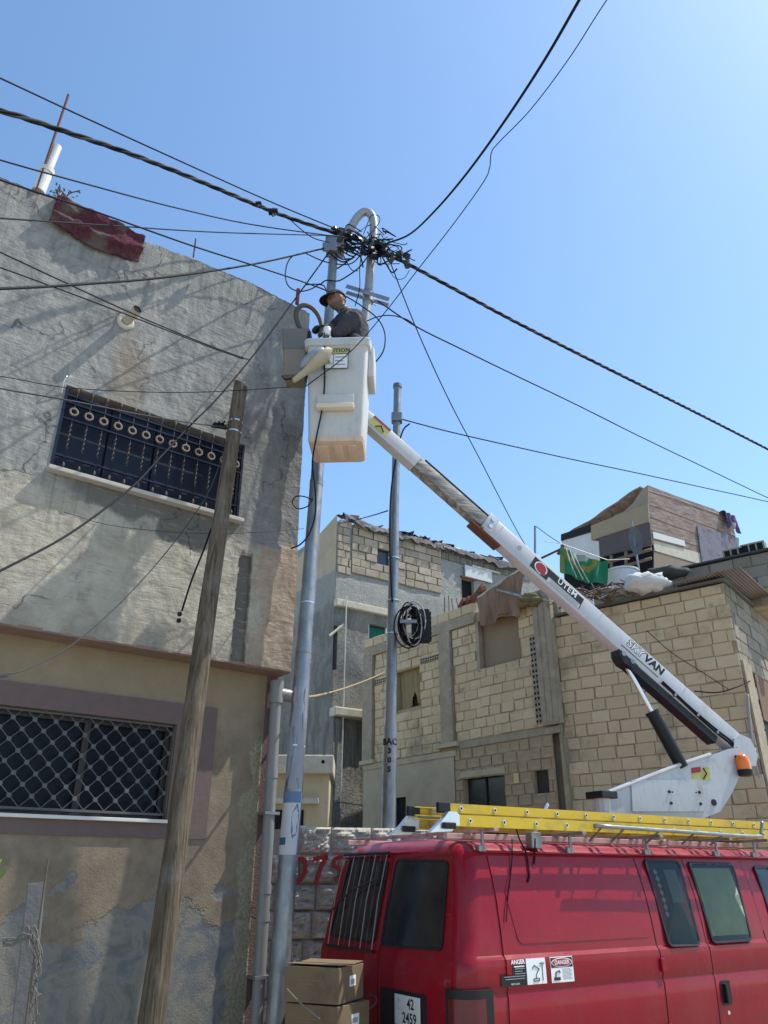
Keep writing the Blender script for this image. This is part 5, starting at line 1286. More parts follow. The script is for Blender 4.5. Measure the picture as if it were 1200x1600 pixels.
for y_ in (-1.01, -.53):
    q = MB(); q.prism([(LX0 - .20, LZ0 - .045), (LX0 - .02, LZ0 - .035), (LX0 + .05, LZ0 + .05), (LX0 + .03, LZ0 + .09), (LX0 - .04, LZ0 + .09), (LX0 - .11, LZ0 + .02)], y_ - .022, y_ + .022); q.build('shoe', M_ALU, ld)
    q = MB(); q.box(LX0 - .10, LX0 - .0, y_ - .05, y_ + .05, LZ0 - .02, LZ0 + .02, ch=.008); q.build('shoe_pad', M_BLACK, ld)
# ------------------------------------------------------------------ aerial lift on the van roof (parts of the van)
PV = at(1152, 1168, 8.2); TIP = at(550, 637, 6.52)
def vl(p): return VI @ p
def proj_x(p):
    d = p - Vector((0, 0, CAMZ)); return 600 + FPX * d.x / (d.y * _c + d.z * _s)
def on_boom(px):
    lo, hi = -.05, 1.2
    for _ in range(50):
        mid = (lo + hi) / 2
        if proj_x(PV.lerp(TIP, mid)) > px: lo = mid
        else: hi = mid
    return lo
BD = (TIP - PV); BLEN = BD.length; bx_ = BD.normalized()           # towards the bucket
ex = -bx_                                                         # reading direction: towards the pivot
hz_ = Vector((ex.x, ex.y, 0)).normalized(); out = Vector((hz_.y, -hz_.x, 0))   # towards the street
if out.y > 0: out = -out
upv = out.cross(ex).normalized()
if upv.z < 0: upv = -upv
BM = VI @ basis(PV, ex, -out, upv)                                # boom frame: x towards pivot, y away, z up-normal
def X_(px): return -on_boom(px) * BLEN
xj = X_(757); xt = X_(548)
HB, WB = .106, .066
boom = MB(); boom.box(xj, .17, -WB, WB, -HB, HB, BM, .012); boom = boom.build('boom', M_BOOM, van, smooth=40, label='white outer boom section with lettering')
q = MB(); q.box(X_(985), X_(1120), -.06, .06, -HB - .085, -HB - .002, BM, .006); q.build('boom_channel', M_BLACK, boom)
q = MB(); q.box(X_(742), X_(785), -WB + .004, WB - .004, -HB - .022, -HB + .002, BM, .004); q.build('wear_pad', M_RUST, boom)
q = MB(); q.box(xj - .03, xj + .09, -WB - .008, WB + .008, -HB + .02, HB + .008, BM, .006); q.build('boom_collar', M_BOOM, boom, smooth=40)
for (dx, dz) in ((.03, .055), (.045, -.03)):
    q = MB(); q.tube([BM @ Vector((xj + dx, -WB - .009, dz)), BM @ Vector((xj + dx, -WB - .028, dz))], .022, 12); q.build('bolt', M_ALU, boom, smooth=40)
q = MB(); q.tube([BM @ Vector((X_(805), -WB - .001, .02)), BM @ Vector((X_(805), -WB - .008, .02))], .026, 14); q.build('access_plug', M_PGREY, boom)
inn = MB(); inn.box(X_(650), xj + .15, -.058, .058, -.076, .066, BM, .008); inn = inn.build('inner_boom', M_WORN, van, smooth=40, label='scuffed grey inner boom section')
q = MB(); q.box(xt - .05, X_(650) - .001, -.061, .061, -.080, .070, BM, .008); tipb = q.build('boom_tip', M_BOOM, inn, smooth=40)
q = MB(); q.box(X_(576), X_(602), -.0635, -.0605, -.050, .069, BM); q.build('warning_label', M_PYEL, inn)
q = MB(); q.box(X_(576), X_(602), -.0645, -.0632, .042, .0695, BM); q.build('warning_label_header', M_PRED, inn)
q = MB(); q.tube([BM @ Vector((X_(585), -.065, -.03)), BM @ Vector((X_(590), -.065, .02)), BM @ Vector((X_(597), -.065, -.02))], .008, 4); q.build('warning_figure', M_PBLACK, inn)
q = MB(); q.box(X_(655), xj, -.06, -.04, .067, .082, BM); q.build('top_slide', M_BLACK, inn)
# lettering on the boom
def btext(body_, size, px, z, mat, off=.0015, par=boom, **kw):
    M_ = BM @ basis((X_(px), -WB - off, z), (1, 0, 0), (0, 0, 1), (0, -1, 0)); return text('lettering', body_, size, mat, par, M_, **kw)
def bplate(name, mat, poly, off, th=.002, par=boom):
    q = MB(); q.prism(poly, -WB - off, -WB - off + th, BM); return q.build(name, mat, par)
xa, xb = X_(826), X_(902)
lg = bplate('logo_panel', M_PBLACK, [(xa, -.065), (xb, -.065), (xb, .072), (xa, .072)], .003)
bplate('logo_strip', simple('grey_white_print', (.42, .42, .44), .6), [(X_(852), -.068), (xb - .01, -.068), (xb - .01, -.012), (X_(852), -.012)], .0042, .002, lg)
cxl = X_(839); 
bplate('emblem_field', M_WHITE, [(cxl + .078 * math.cos(a*math.pi/12), .005 + .065 * math.sin(a*math.pi/12)) for a in range(24)], .0045, .002, lg)
bplate('emblem', M_PRED, [(cxl + .066 * math.cos(a*math.pi/12) + (.02 if a in (20, 21, 22) else 0), .005 + .055 * math.sin(a*math.pi/12) - (.014 if a in (20, 21, 22) else 0)) for a in range(24)], .006, .002, lg)
btext('UTEM', .092, 878, .036, M_WHITE, .0045, spacing=1.12, bold=.001, par=lg)
for k in range(3): bplate('small_print', M_PGREY, [(X_(856), -.060 + k*.017), (xb - .03, -.060 + k*.017), (xb - .03, -.052 + k*.017), (X_(856), -.052 + k*.017)], .0055, .002, lg)
btext('SKY', .122, 984, .035, M_PBLACK, .0012, bold=.0075, shear=.18, spacing=1.02); btext('SKY', .122, 984, .035, M_WHITE, .0026, shear=.18, spacing=1.0, bold=.0005)
btext('VAN', .122, 1012.5, .035, M_PBLACK, .0015, bold=.006, shear=.18, spacing=1.02)
bplate('underline', M_PBLACK, [(X_(967), -.052), (X_(1024), -.052), (X_(1024), -.043), (X_(967), -.043)], .0022)
# hydraulic hoses and clips along the boom
for k, zz_ in enumerate((-.088, -.070)):
    q = MB(); q.tube(catmull([BM @ Vector((X_(px), -WB - .012 - .006*k, zz_ + .008 * math.sin(px * .05 + k))) for px in range(1030, 1140, 18)] + [BM @ Vector((.06, -WB - .05, -.16 - .03*k)), BM @ Vector((.02, -WB - .02, -.30))], 5), .010, 6); q.build('hose', M_CABLE, boom, smooth=True)
for px in (1050, 1085, 1115):
    q = MB(); q.box(X_(px) - .012, X_(px) + .012, -WB - .03, -WB, -.104, -.055, BM, .003); q.build('hose_clip', M_GALV, boom)
for px in (775, 930, 1060):
    q = MB(); q.box(X_(px) - .005, X_(px) + .005, -WB - .003, -WB + .01, -HB + .012, HB - .012, BM, .002); q.build('weld_seam', M_BOOM, boom)
# cylinder lug under the boom
lug = MB(); xl = X_(985); lug.prism([(xl - .16, -HB), (xl + .10, -HB), (xl + .05, -HB - .07), (xl - .05, -HB - .09), (xl - .13, -HB - .05)], -.07, .07, BM); lug = lug.build('cylinder_lug', M_BLACK, boom)
for dx in (.02, -.10):
    q = MB(); q.tube([BM @ Vector((xl + dx, -.078, -HB - .01)), BM @ Vector((xl + dx, .078, -HB - .01))], .026, 10); q.build('pin', M_GALV, lug, smooth=40)
# turret
TF = Frame((PV.x, PV.y), math.degrees(math.atan2(hz_.x, hz_.y)))
TM = VI @ TF.M
poly = [(952, 1240), (1000, 1219), (1059, 1198), (1110, 1181), (1140, 1170), (1158, 1168), (1166, 1178), (1158, 1208), (1143, 1241), (1126, 1268), (1096, 1280), (1035, 1280), (953, 1278)]
pl = [TF.uz(x, y, -.12) for x, y in poly]
tur = MB(); tur.prism(pl, -.12, -.10, TM); tur = tur.build('turret', M_BOOM, van, label='white turret side plate under the boom pivot')
q = MB(); q.prism(pl, .10, .12, TM); q.build('far_plate', M_BOOM, tur)
q = MB(); q.prism([(a * 1.0, b_ - .05) for a, b_ in pl[:4]] + [(pl[8][0] - .1, pl[8][1]), (pl[10][0] - .1, pl[10][1] + .02), (pl[12][0] + .05, pl[12][1] + .02)], -.099, .099, TM); q.build('turret_core', M_BOOM, tur)
q = MB(); q.tube([TM @ Vector((pl[0][0], -.12, pl[0][1] + .012)), TM @ Vector((pl[2][0], -.12, pl[2][1] + .012)), TM @ Vector((pl[3][0], -.12, pl[3][1] + .012))], .02, 8); q.build('edge_tube', M_BOOM, tur, smooth=40)
pp = [TF.uz(x, y, -.13) for x, y in ((986, 1219), (1096, 1218), (1101, 1268), (988, 1268))]
cp = MB(); cp.prism(pp, -.135, -.121, TM); cp = cp.build('cover_plate', M_BOOM, tur)
for px, py in ((1046, 1237), (1093, 1238), (1049, 1255), (1095, 1256), (1051, 1237.5), (1088, 1238.5)):
    u, z = TF.uz(px, py, -.14); q = MB(); q.tube([TM @ Vector((u, -.145, z)), TM @ Vector((u, -.134, z))], .014 if px % 1 == 0 and px not in (1051, 1088) else .006, 10); q.build('screw', M_BLACK, cp)
u, z = TF.uz(1115, 1254, -.12); q = MB(); q.tube([TM @ Vector((u, -.13, z)), TM @ Vector((u, -.118, z))], .03, 12); q.build('pin', M_BLACK, tur)
u, z = TF.uz(1150, 1183, -.12); q = MB(); q.tube([TM @ Vector((u, -.135, z)), TM @ Vector((u, -.118, z))], .02, 10); q.build('pin', M_BLACK, tur)
ppl = [TF.uz(x, y, -.12) for x, y in ((1080, 1200), (1108, 1199), (1110, 1219), (1082, 1219))]
q = MB(); q.prism(ppl, -.124, -.119, TM); q.build('warning_label', M_PYEL, tur)
q = MB(); q.prism([ppl[0], ((ppl[0][0]+ppl[1][0])/2, ppl[1][1]), ((ppl[2][0]+ppl[3][0])/2, ppl[1][1] - .05), (ppl[3][0], ppl[0][1] - .05)], -.126, -.122, TM); q.build('warning_label_header', M_PRED, tur)
q = MB(); u, z = TF.uz(1101, 1209, -.12); q.tube([TM @ Vector((u - .03, -.126, z - .05)), TM @ Vector((u + .02, -.126, z)), TM @ Vector((u - .01, -.126, z + .05))], .008, 4); q.build('warning_figure', M_PBLACK, tur)
# pedestal
pc_ = TM @ Vector((pl[10][0] * .45 + pl[12][0] * .55, 0, 0)); q = MB(); q.lathe([(.17, 1.93), (.17, 2.05), (.095, 2.08), (.095, 2.34)], 24, T(pc_.x, pc_.y, 0)); q.build('pedestal', M_BOOM, van, smooth=40)
# pivot boss and beacon
q = MB(); q.prism([(-.20, -.16), (.10, -.16), (.16, -.05), (.10, .11), (-.03, .15), (-.12, .10)], -.098, .098, TM @ T(0, 0, PV.z - .03)); q.build('pivot_boss', M_BOOM, boom)
bp = at(1165, 1208, 8.0); bpl = vl(bp)
be = MB(); be.lathe([(.05, -.03), (.075, -.02), (.075, .03), (.06, .04)], 16, T(*bpl)); be = be.build('beacon_base', M_BLACK, tur, smooth=40)
q = MB(); q.lathe([(.075, .038), (.078, .10), (.072, .16), (.05, .195), (.02, .21)], 18, T(*bpl) @ Matrix.Rotation(-.12, 4, 'Y') @ Matrix.Scale(.88, 4)); q.build('beacon_lens', M_AMBER, tur, smooth=40, label='amber warning beacon')
# lift cylinder
c0 = BM.inverted() @ vl(at(1066, 1200, 7.72)); p_bot = vl(at(1066, 1199, 7.78)); p_top = BM @ Vector((xl, 0, -HB - .04)); dv = (p_top - p_bot)
q = MB(); q.tube([p_bot, p_bot + dv * .52], .062, 16); lc = q.build('lift_cylinder', M_BLACK, van, smooth=40)
q = MB(); q.tube([p_bot + dv * .50, p_bot + dv * .53], .069, 16); q.build('gland', M_BLACK, lc, smooth=40)
q = MB(); q.tube([p_bot + dv * .52, p_top], .027, 12); q.build('piston_rod', M_CHROME, lc, smooth=40)
# boom rest
rp = V.uz(941, 1252, -.42); q = MB(); q.tube([(rp[0], -.42, 1.96), (rp[0], -.42, rp[1] + .02)], [.05, .075], 10); q.build('boom_rest', M_BOOM, van)
q = MB(); q.box(rp[0] - .10, rp[0] + .10, -.52, -.32, rp[1] + .02, rp[1] + .08, ch=.008); q.build('rest_pad', M_BLACK, van)
# ------------------------------------------------------------------ bucket
BKH = 92.5
KF = Frame(at(528, 625, 5.86)[:2], BKH); KM = VI @ KF.M
zb_, zt_ = KF.uz(520, 684)[1], KF.uz(530, 530)[1]
def rrect(sx, sy, r, n=6):
    o = []
    for cx_, cy_, a0_ in ((sx-r, sy-r, 0), (-sx+r, sy-r, 90), (-sx+r, -sy+r, 180), (sx-r, -sy+r, 270)):
        for k in range(n + 1): a = R(a0_ + 90*k/n); o.append((cx_ + r*math.cos(a), cy_ + r*math.sin(a)))
    return o
lx0 = (KF.uz(478, 560)[0] + KF.uz(575, 560)[0]) / 2; hw = (KF.uz(575, 560)[0] - KF.uz(478, 560)[0]) / 2; hb = (KF.uz(567, 684)[0] - KF.uz(480, 684)[0]) / 2; lxb = (KF.uz(567, 684)[0] + KF.uz(480, 684)[0]) / 2
DY = .245
def loft(levels, mat, name, par, capb=True, capt=False, M=KM, smooth=35):
    q = MB(); vs = []; fs = []; n = None
    for (cx_, sx, sy, r, z) in levels:
        pr_ = rrect(sx, sy, r); n = len(pr_); vs += [(cx_ + a, DY + b_, z) for a, b_ in pr_]
    for i in range(len(levels) - 1): fs += [(i*n+k, i*n+(k+1) % n, (i+1)*n+(k+1) % n, (i+1)*n+k) for k in range(n)]
    if capb: fs.append(tuple(range(n)))
    if capt: fs.append(tuple((len(levels)-1)*n + k for k in range(n)))
    q.add(vs, fs, M); return q.build(name, mat, par, smooth=smooth)
zs_ = zb_ + .012
def lev(z, ex_=0.0):
    t = (z - zb_) / (zt_ - zb_); return (lxb + (lx0 - lxb) * t, hb + (hw - hb) * t + ex_, (.205 + .045 * t) + ex_, .05, z)
bk = loft([lev(zs_ + .008), lev(zt_ - .09), lev(zt_ - .085, .004), lev(zt_ - .08, .022), lev(zt_ - .015, .028), lev(zt_, .020), lev(zt_, -.02), lev(zb_ + .35, -.03)], M_BUCKET, 'bucket', van, capb=True, capt=True)
bk['label'] = 'stained white fibreglass bucket with caution sticker'
loft([lev(zb_ - .012, -.03), lev(zb_ - .004, -.008), lev(zb_ + .03, .003), lev(zb_ + .045, .0025)], M_BUCKETB, 'bucket_base', bk, True, True)
# thick moulded rim corner dropping on the right
xw_ = lev(zt_)[0] + lev(zt_)[1]
q = MB(); q.box(xw_ - .02, xw_ + .052, .10, .42, zt_ - .36, zt_ - .012, KM, .02); q.build('side_flange', M_BUCKET, bk, smooth=40)
# moulded step
def yfr(z):
    l_ = lev(z); return DY - l_[2]
def kuz(px, py): return KF.uz(px, py, .01)
sa, sb_ = kuz(496, 618), kuz(553, 641)
q = MB(); q.box(sa[0], sb_[0], -.012, .03, sb_[1] + .055, sa[1], KM, .008); q.build('step_pocket', M_BUCKET, bk, smooth=40)
q = MB(); q.box(sa[0] - .004, sb_[0] + .004, -.055, .03, sb_[1], sb_[1] + .05, KM, .014); q.build('step', M_BUCKETB if False else simple('yellowed_fibreglass', (.62, .54, .42), .5, var=.15), bk, smooth=40)
# moulded ribs under the floor
for (x0_, x1_) in ((-.19, -.07), (-.03, .06), (.10, .18)):
    q = MB(); q.box(lxb + x0_, lxb + x1_, DY - .14, DY + .14, zb_ - .026, zb_ - .011, KM, .006); q.build('base_rib', M_BUCKETB, bk, smooth=40)
# caution sticker
ca, cb_ = kuz(506, 546), kuz(544, 577); yk = -.006
def kbox(name, mat, u0, u1, z0, z1, y, par): q = MB(); q.box(u0, u1, y - .001, y, z0, z1, KM); return q.build(name, mat, par)
st_ = kbox('caution_sticker', M_PGRN, ca[0], cb_[0], cb_[1], ca[1], yk, bk); wd_k = cb_[0] - ca[0]; hk = ca[1] - cb_[1]
kbox('yellow_header', M_PYEL, ca[0] + .004, cb_[0] - .004, cb_[1] + hk*.72, ca[1] - .004, yk - .001, st_)
kbox('white_field', M_WHITE, ca[0] + wd_k*.42, cb_[0] - .006, cb_[1] + .006, cb_[1] + hk*.68, yk - .001, st_); kbox('symbol_field', M_WHITE, ca[0] + .006, ca[0] + wd_k*.39, cb_[1] + .006, cb_[1] + hk*.68, yk - .001, st_)
def ktext(name, body_, size, u, z, par, mat=M_PGRN, y=yk - .0028, **kw): return text(name, body_, size, mat, par, KM @ basis((u, y, z), (1, 0, 0), (0, 0, 1), (0, -1, 0)), **kw)
ktext('sticker_text', 'CAUTION', .060, (ca[0] + cb_[0]) / 2, cb_[1] + hk*.86, st_, bold=.001)
for k, f_ in enumerate((.94, .80, .88)): kbox('print_line', M_PGREY, ca[0] + wd_k*.47, ca[0] + wd_k*f_, cb_[1] + hk*(.52 - .18*k), cb_[1] + hk*(.58 - .18*k), yk - .0022, st_)
q = MB(); tc = ca[0] + wd_k*.21; tz = cb_[1] + hk*.34; q.prism([(tc - .036, tz - .03), (tc + .036, tz - .03), (tc, tz + .038)], yk - .0035, yk - .002, KM); q.build('warning_triangle', M_PYEL, st_); ktext('sticker_text', '!', .05, tc, tz, st_, y=yk - .005)
# small mount between bucket and boom tip
mt = vl(TIP); q = MB(); q.box(-.10, .10, -.10, .06, -.22, .14, T(*mt), .02); q.build('bucket_mount', M_BOOM, bk)

# ------------------------------------------------------------------ grey tool box hung on the left of the bucket
tb0 = KF.w(lev(zt_)[0] - lev(zt_)[1] - .13, .22, 0)
zt2, zb2 = KF.uz(455, 521, .12)[1], KF.uz(455, 588, .12)[1]
TBm = KF.M @ T(lev(zt_)[0] - lev(zt_)[1] - .125, .2, 0)
tbx = thing('tool_bin', 'grey plastic tool bin hung on the left side of the bucket', 'bin', TBm @ T(0, 0, zb2))
def tbl(levels, mat, name, par, capt=False, capb=True):
    q = MB(); vs = []; fs = []
    for (sx, sy, r, z) in levels: pr_ = rrect(sx, sy, r, 4); n = len(pr_); vs += [(a, b_, z) for a, b_ in pr_]
    for i in range(len(levels) - 1): fs += [(i*n+k, i*n+(k+1) % n, (i+1)*n+(k+1) % n, (i+1)*n+k) for k in range(n)]
    if capb: fs.append(tuple(range(n)))
    if capt: fs.append(tuple((len(levels)-1)*n + k for k in range(n)))
    q.add(vs, fs); return q.build(name, mat, par, smooth=35)
Ht = zt2 - zb2
tbl([(.095, .11, .02, 0), (.115, .13, .02, Ht*.55), (.117, .132, .02, Ht*.56)], simple('brown_grey_plastic', (.19, .165, .14), .6), 'lower_body', tbx)
tbl([(.121, .136, .02, Ht*.56), (.130, .145, .02, Ht*.98), (.136, .151, .02, Ht), (.12, .135, .02, Ht), (.11, .12, .02, Ht*.5)], simple('slate_plastic', (.13, .13, .13), .55), 'upper_body', tbx, capt=True)
q = MB(); q.box(.118, .15, -.145, -.03, Ht*.45, Ht*.95, None, .004); q.build('hanger', M_BLACK, tbx)
# ------------------------------------------------------------------ removed street lamp head hanging in front of the bucket
la, lb_ = at(456, 594, 5.70), at(517, 545, 5.74); ax_ = (lb_ - la); LL = ax_.length; ax_.normalize(); vy = Vector((0, 1, 0)); vy = (vy - ax_ * vy.dot(ax_)).normalized(); vz = ax_.cross(vy); vz = -vz if vz.z < 0 else vz
LM = basis(la, ax_, vz.cross(ax_), vz)
lh = thing('lamp_head', 'removed cream street lamp head with cloudy lens, tilted in front of the bucket', 'lamp head', LM)
q = MB(); vs = []; fs = []; n = 14; prof = [(0, .030, .022), (.04, .034, .03), (.16, .045, .04), (.24, .085, .05), (.34, .105, .052), (LL - .06, .085, .045), (LL, .015, .012)]
for (x, wy, hz2) in prof:
    for k in range(n):
        a = 2*math.pi*k/n; cz = math.sin(a); vs.append((x, wy*math.cos(a), -.01 + hz2*(cz if cz < 0 else cz*.45)))
for i in range(len(prof)-1): fs += [(i*n+k, i*n+(k+1) % n, (i+1)*n+(k+1) % n, (i+1)*n+k) for k in range(n)]
fs += [tuple(range(n)), tuple((len(prof)-1)*n+k for k in range(n))]; q.add(vs, fs); q.build('housing', simple('cream_paint', (.34, .30, .21), .5, var=.2), lh, smooth=50)
q = MB(); q.ball((LL*.60, 0, .034), 1, 18, 10, (.165, .088, .062)); q.build('lens', simple('cloudy_lens', (.22, .24, .28), .2, spec=.5, var=.15), lh, smooth=True)
q = MB(); q.tube([(.0, -.02, .0), (-.05, -.02, .04), (-.035, -.02, .085)], .008, 5); q.build('wire_stub', M_CABLE, lh, smooth=True)
pc0 = at(511, 518, 5.93); t = thing('photocell', 'small white photocell cap by the hand of the worker', 'sensor', T(*pc0))
q = MB(); q.lathe([(.030, -.045), (.036, -.03), (.038, .03), (.03, .045), (.012, .05)], 14, Matrix.Rotation(.2, 4, 'X')); q.build('cap', M_WHITE, t, smooth=40); q = MB(); q.lathe([(.026, -.06), (.026, -.043)], 12); q.build('base', M_PGREY, t)
q = MB(); q.tube(catmull([at(x, y, 5.95 + .04*math.sin(i)) for i, (x, y) in enumerate(((500, 524), (503, 512), (498, 494), (487, 481), (474, 477), (464, 484), (463, 498), (469, 513), (477, 522)))], 7), .0235, 10)
props(q.build('hose_loop', simple('grey_brown_hose', (.075, .066, .055), .6), None, smooth=True), 'thick grey brown hose loop held above the left bucket rim', 'hose')
q = MB(); q.tube(catmull([at(x, y, 5.9) for x, y in ((497, 522), (500, 535), (494, 545), (487, 549))], 5), .008, 6); q.tube(catmull([at(x, y, 5.9) for x, y in ((500, 535), (506, 540), (503, 547))], 5), .006, 6)
props(q.build('cut_wire', M_RUST, None, smooth=True), 'short frayed brown wire over the bucket rim', 'wire')
# ================================================================== worker in the bucket
def limb(q, p, r0, e, r1):
    """tapered limb with rounded ends"""
    n = 7; q.tube([p.lerp(e, i / n) for i in range(n + 1)], [r0 + (r1 - r0) * i / n for i in range(n + 1)], 14); q.ball(p, r0, 14, 10); q.ball(e, r1, 14, 10)
def fuse(q, voxel, mats, smooth_it=3):
    """one continuous skin from overlapping limbs"""
    tmp = link('fuse', q.mesh('fuse', mats[0])); rm = tmp.modifiers.new('r', 'REMESH'); rm.mode = 'VOXEL'; rm.voxel_size = voxel
    sm = tmp.modifiers.new('s', 'SMOOTH'); sm.factor = .5; sm.iterations = smooth_it
    dg = bpy.context.evaluated_depsgraph_get(); me = bpy.data.meshes.new_from_object(tmp.evaluated_get(dg)); bpy.data.objects.remove(tmp)
    me.materials.clear()
    for mt_ in mats: me.materials.append(mt_)
    for p in me.polygons: p.use_smooth = True
    return me
YB = 6.22
hd_c = at(526, 470, 6.16)
fwd = Vector((-.86, -.40, -.34)).normalized(); hr = fwd.cross(Vector((0, 0, 1))).normalized(); hu = hr.cross(fwd).normalized()
HM = basis(hd_c, hr, fwd, hu)                                   # x: his right, y: forward, z: up
mb = at(548, 560, YB); mbase = Vector((mb.x, mb.y, 5.60))
man = thing('person', 'worker in dark cap and dark grey shirt leaning over the bucket rim', 'person', T(*mbase))
def mlc(p): return p - mbase
neck = at(541, 490, 6.20); chest = at(549, 507, 6.22); belly = at(552, 540, 6.24); pel = Vector((belly.x + .01, belly.y, mbase.z + .90))
shL = at(552, 499, 6.04); shR = at(543, 493, 6.42); elL = at(529, 517, 5.98) + Vector((0, 0, -.03)); haL = at(507, 512, 6.0); elR = at(524, 512, 6.45); haR = at(503, 512, 6.22)
hipL, hipR = pel + Vector((0, -.10, -.03)), pel + Vector((0, .10, -.03)); knL, knR = hipL + Vector((-.03, -.02, -.42)), hipR + Vector((-.03, .02, -.42)); anL, anR = knL + Vector((.02, 0, -.38)), knR + Vector((.02, 0, -.38)); toL, toR = anL + Vector((-.14, -.03, -.05)), anR + Vector((-.14, .03, -.05))
BONES = [(pel, .135, belly, .14), (belly, .14, chest, .145), (chest, .14, neck, .075), (neck, .060, hd_c - hu * .05, .058), (chest, .10, shL, .072), (shL, .066, elL, .046), (elL, .046, haL, .030),
         (chest, .10, shR, .072), (shR, .066, elR, .046), (elR, .046, haR, .030), (pel, .12, hipL, .105), (hipL, .10, knL, .062), (knL, .06, anL, .042), (anL, .042, toL, .036), (pel, .12, hipR, .105), (hipR, .10, knR, .062), (knR, .06, anR, .042), (anR, .042, toR, .036)]
allm = MB()
for p, r0, e, r1 in BONES: limb(allm, mlc(p), r0, mlc(e), r1)
# head with brow, nose, jaw, ears
hq = MB(); hq.ball((0, 0, 0), 1, 28, 20, (1, 1, 1))
for i, v in enumerate(hq.v):
    x, y, z = v; n_ = v.normalized(); s = Vector((.074 * n_.x, .095 * n_.y, .118 * n_.z))
    if n_.z < -.1 and n_.y > 0: s.y += .010 * min(1, -n_.z * 2) * n_.y; s.x *= 1 - .22 * max(0, -n_.z - .1)       # jaw
    if n_.z < 0 and n_.y < 0: s.y *= 1 - .35 * (-n_.z)
    s.y += .022 * math.exp(-((n_.x / .16) ** 2 + ((n_.z + .12) / .17) ** 2)) if n_.y > 0 else 0                        # nose
    s.y += .008 * math.exp(-((n_.z - .28) / .10) ** 2) if n_.y > .5 else 0                                            # brow
    for sx in (-.38, .38): s.y -= .012 * math.exp(-(((n_.x - sx) / .15) ** 2 + ((n_.z - .10) / .09) ** 2)) if n_.y > 0 else 0
    s.y -= .005 * math.exp(-((n_.x / .3) ** 2 + ((n_.z + .52) / .05) ** 2)) if n_.y > 0 else 0                          # mouth
    hq.v[i] = s
for sx in (-1, 1): hq.ball((sx * .077, -.008, -.005), 1, 10, 8, (.012, .022, .034))
hl = T(*(-mbase)) @ HM
allm.add([hl @ v for v in hq.v], hq.f)
# gloved hands: palm and five bent fingers each
def hand(c_, dirf, upf, sg):
    f = dirf.normalized(); s = f.cross(upf).normalized(); u = s.cross(f)
    q = MB(); q.ball((0, 0, 0), 1, 12, 8, (.045, .042, .020), basis(mlc(c_) + f * .02, f, s, u))
    for k, ln in enumerate((.070, .080, .075, .058)):
        o_ = mlc(c_) + f * .05 + s * (-.030 + .020 * k); q.tube([o_, o_ + f * ln * .45 - u * .008, o_ + f * ln * .72 - u * .028, o_ + f * ln * .80 - u * .052], [.0105, .010, .009, .007], 8)
    o_ = mlc(c_) + f * .0 - s * .034 * sg; q.tube([o_, o_ + f * .03 - s * .022 * sg - u * .012, o_ + f * .055 - s * .022 * sg - u * .032], [.013, .011, .008], 8)
    return q
for c_, d_, sg in ((haL, Vector((-.95, -.1, -.2)), 1), (haR, Vector((-.9, -.3, -.25)), -1)):
    h_ = hand(c_, d_, Vector((0, 0, 1)), sg); allm.add(h_.v, h_.f)
M_SKIN = simple('tanned_skin', (.22, .118, .08), .55, var=.12, scale=30); M_BEARD = simple('grey_stubble', (.13, .085, .068), .8, var=.3, scale=90); M_GLOVE = simple('dark_green_glove', (.018, .032, .026), .8, var=.3)
M_TROU = simple('dark_trousers', (.03, .032, .04), .9)
bm_ = fuse(allm, .0075, (M_SKIN, M_BEARD, M_GLOVE, M_TROU), 2); bm_.name = 'body'
hli = hl.inverted()
for p in bm_.polygons:
    p.use_smooth = True; c_ = p.center; q_ = hli @ c_
    if q_.length < .17 and q_.z > -.15:
        p.material_index = 1 if (q_.y > -.03 and -.13 < q_.z < -.045 + .02 * mnoise.noise(q_ * 60) - .9 * max(0, .02 - abs(q_.x)) and not (abs(q_.x) < .022 and q_.z > -.05)) else 0
    elif min((c_ - mlc(haL)).length, (c_ - mlc(haR)).length) < .14 and c_.x < mlc(elL).x - .04: p.material_index = 2
    elif c_.z < .95: p.material_index = 3
link('body', bm_, man)
# eyes and brows
for sx in (-1, 1):
    q = MB(); q.ball((sx * .030, .083, .012), 1, 8, 6, (.011, .006, .007), hl); q.build('eye', M_PBLACK, man, smooth=True)
    q = MB(); q.tube([hl @ Vector((sx * .015, .098, .030)), hl @ Vector((sx * .032, .096, .036)), hl @ Vector((sx * .050, .082, .030))], .005, 5); q.build('eyebrow', M_BEARD, man, smooth=True)
# hair at the back and sides, cap
q = MB(); q.ball((0, 0, 0), 1, 24, 16, (.0775, .0985, .121))
q.f = [f for f in q.f if all((q.v[i].z > -.045 and q.v[i].y < .025 - .2 * max(0, -q.v[i].z)) for i in f)]; q.m = [0] * len(q.f)
q.v = [hl @ v for v in q.v]; q.build('hair', M_BEARD, man, smooth=True)
M_CAP = simple('faded_dark_cap', (.045, .038, .045), .85, var=.3, scale=25)
cp_ = MB(); cp_.ball((0, -.004, .018), 1, 28, 18, (.086, .110, .112)); cp_.f = [f for f in cp_.f if all(cp_.v[i].z > .042 - .12 * (cp_.v[i].y < 0) * abs(cp_.v[i].y) * 3 for i in f)]; cp_.m = [0] * len(cp_.f); cp_.v = [hl @ v for v in cp_.v]
cpo = cp_.build('cap', M_CAP, man, smooth=True); cpo.modifiers.new('t', 'SOLIDIFY').thickness = .004
q = MB()
def brim(u, v):
    a = (u - .5) * 2.3; r0, r1 = .098, .098 + .085 * math.cos(a * .62); r = r0 + (r1 - r0) * v; return hl @ Vector((r * math.sin(a) * .80, r * math.cos(a) + .002, .050 - .022 * v - .018 * (abs(a) / 1.15) ** 2))
q.grid(brim, 16, 6); o = q.build('cap_brim', simple('black_brim', (.014, .013, .016), .8), man, smooth=True); o.modifiers.new('t', 'SOLIDIFY').thickness = .005
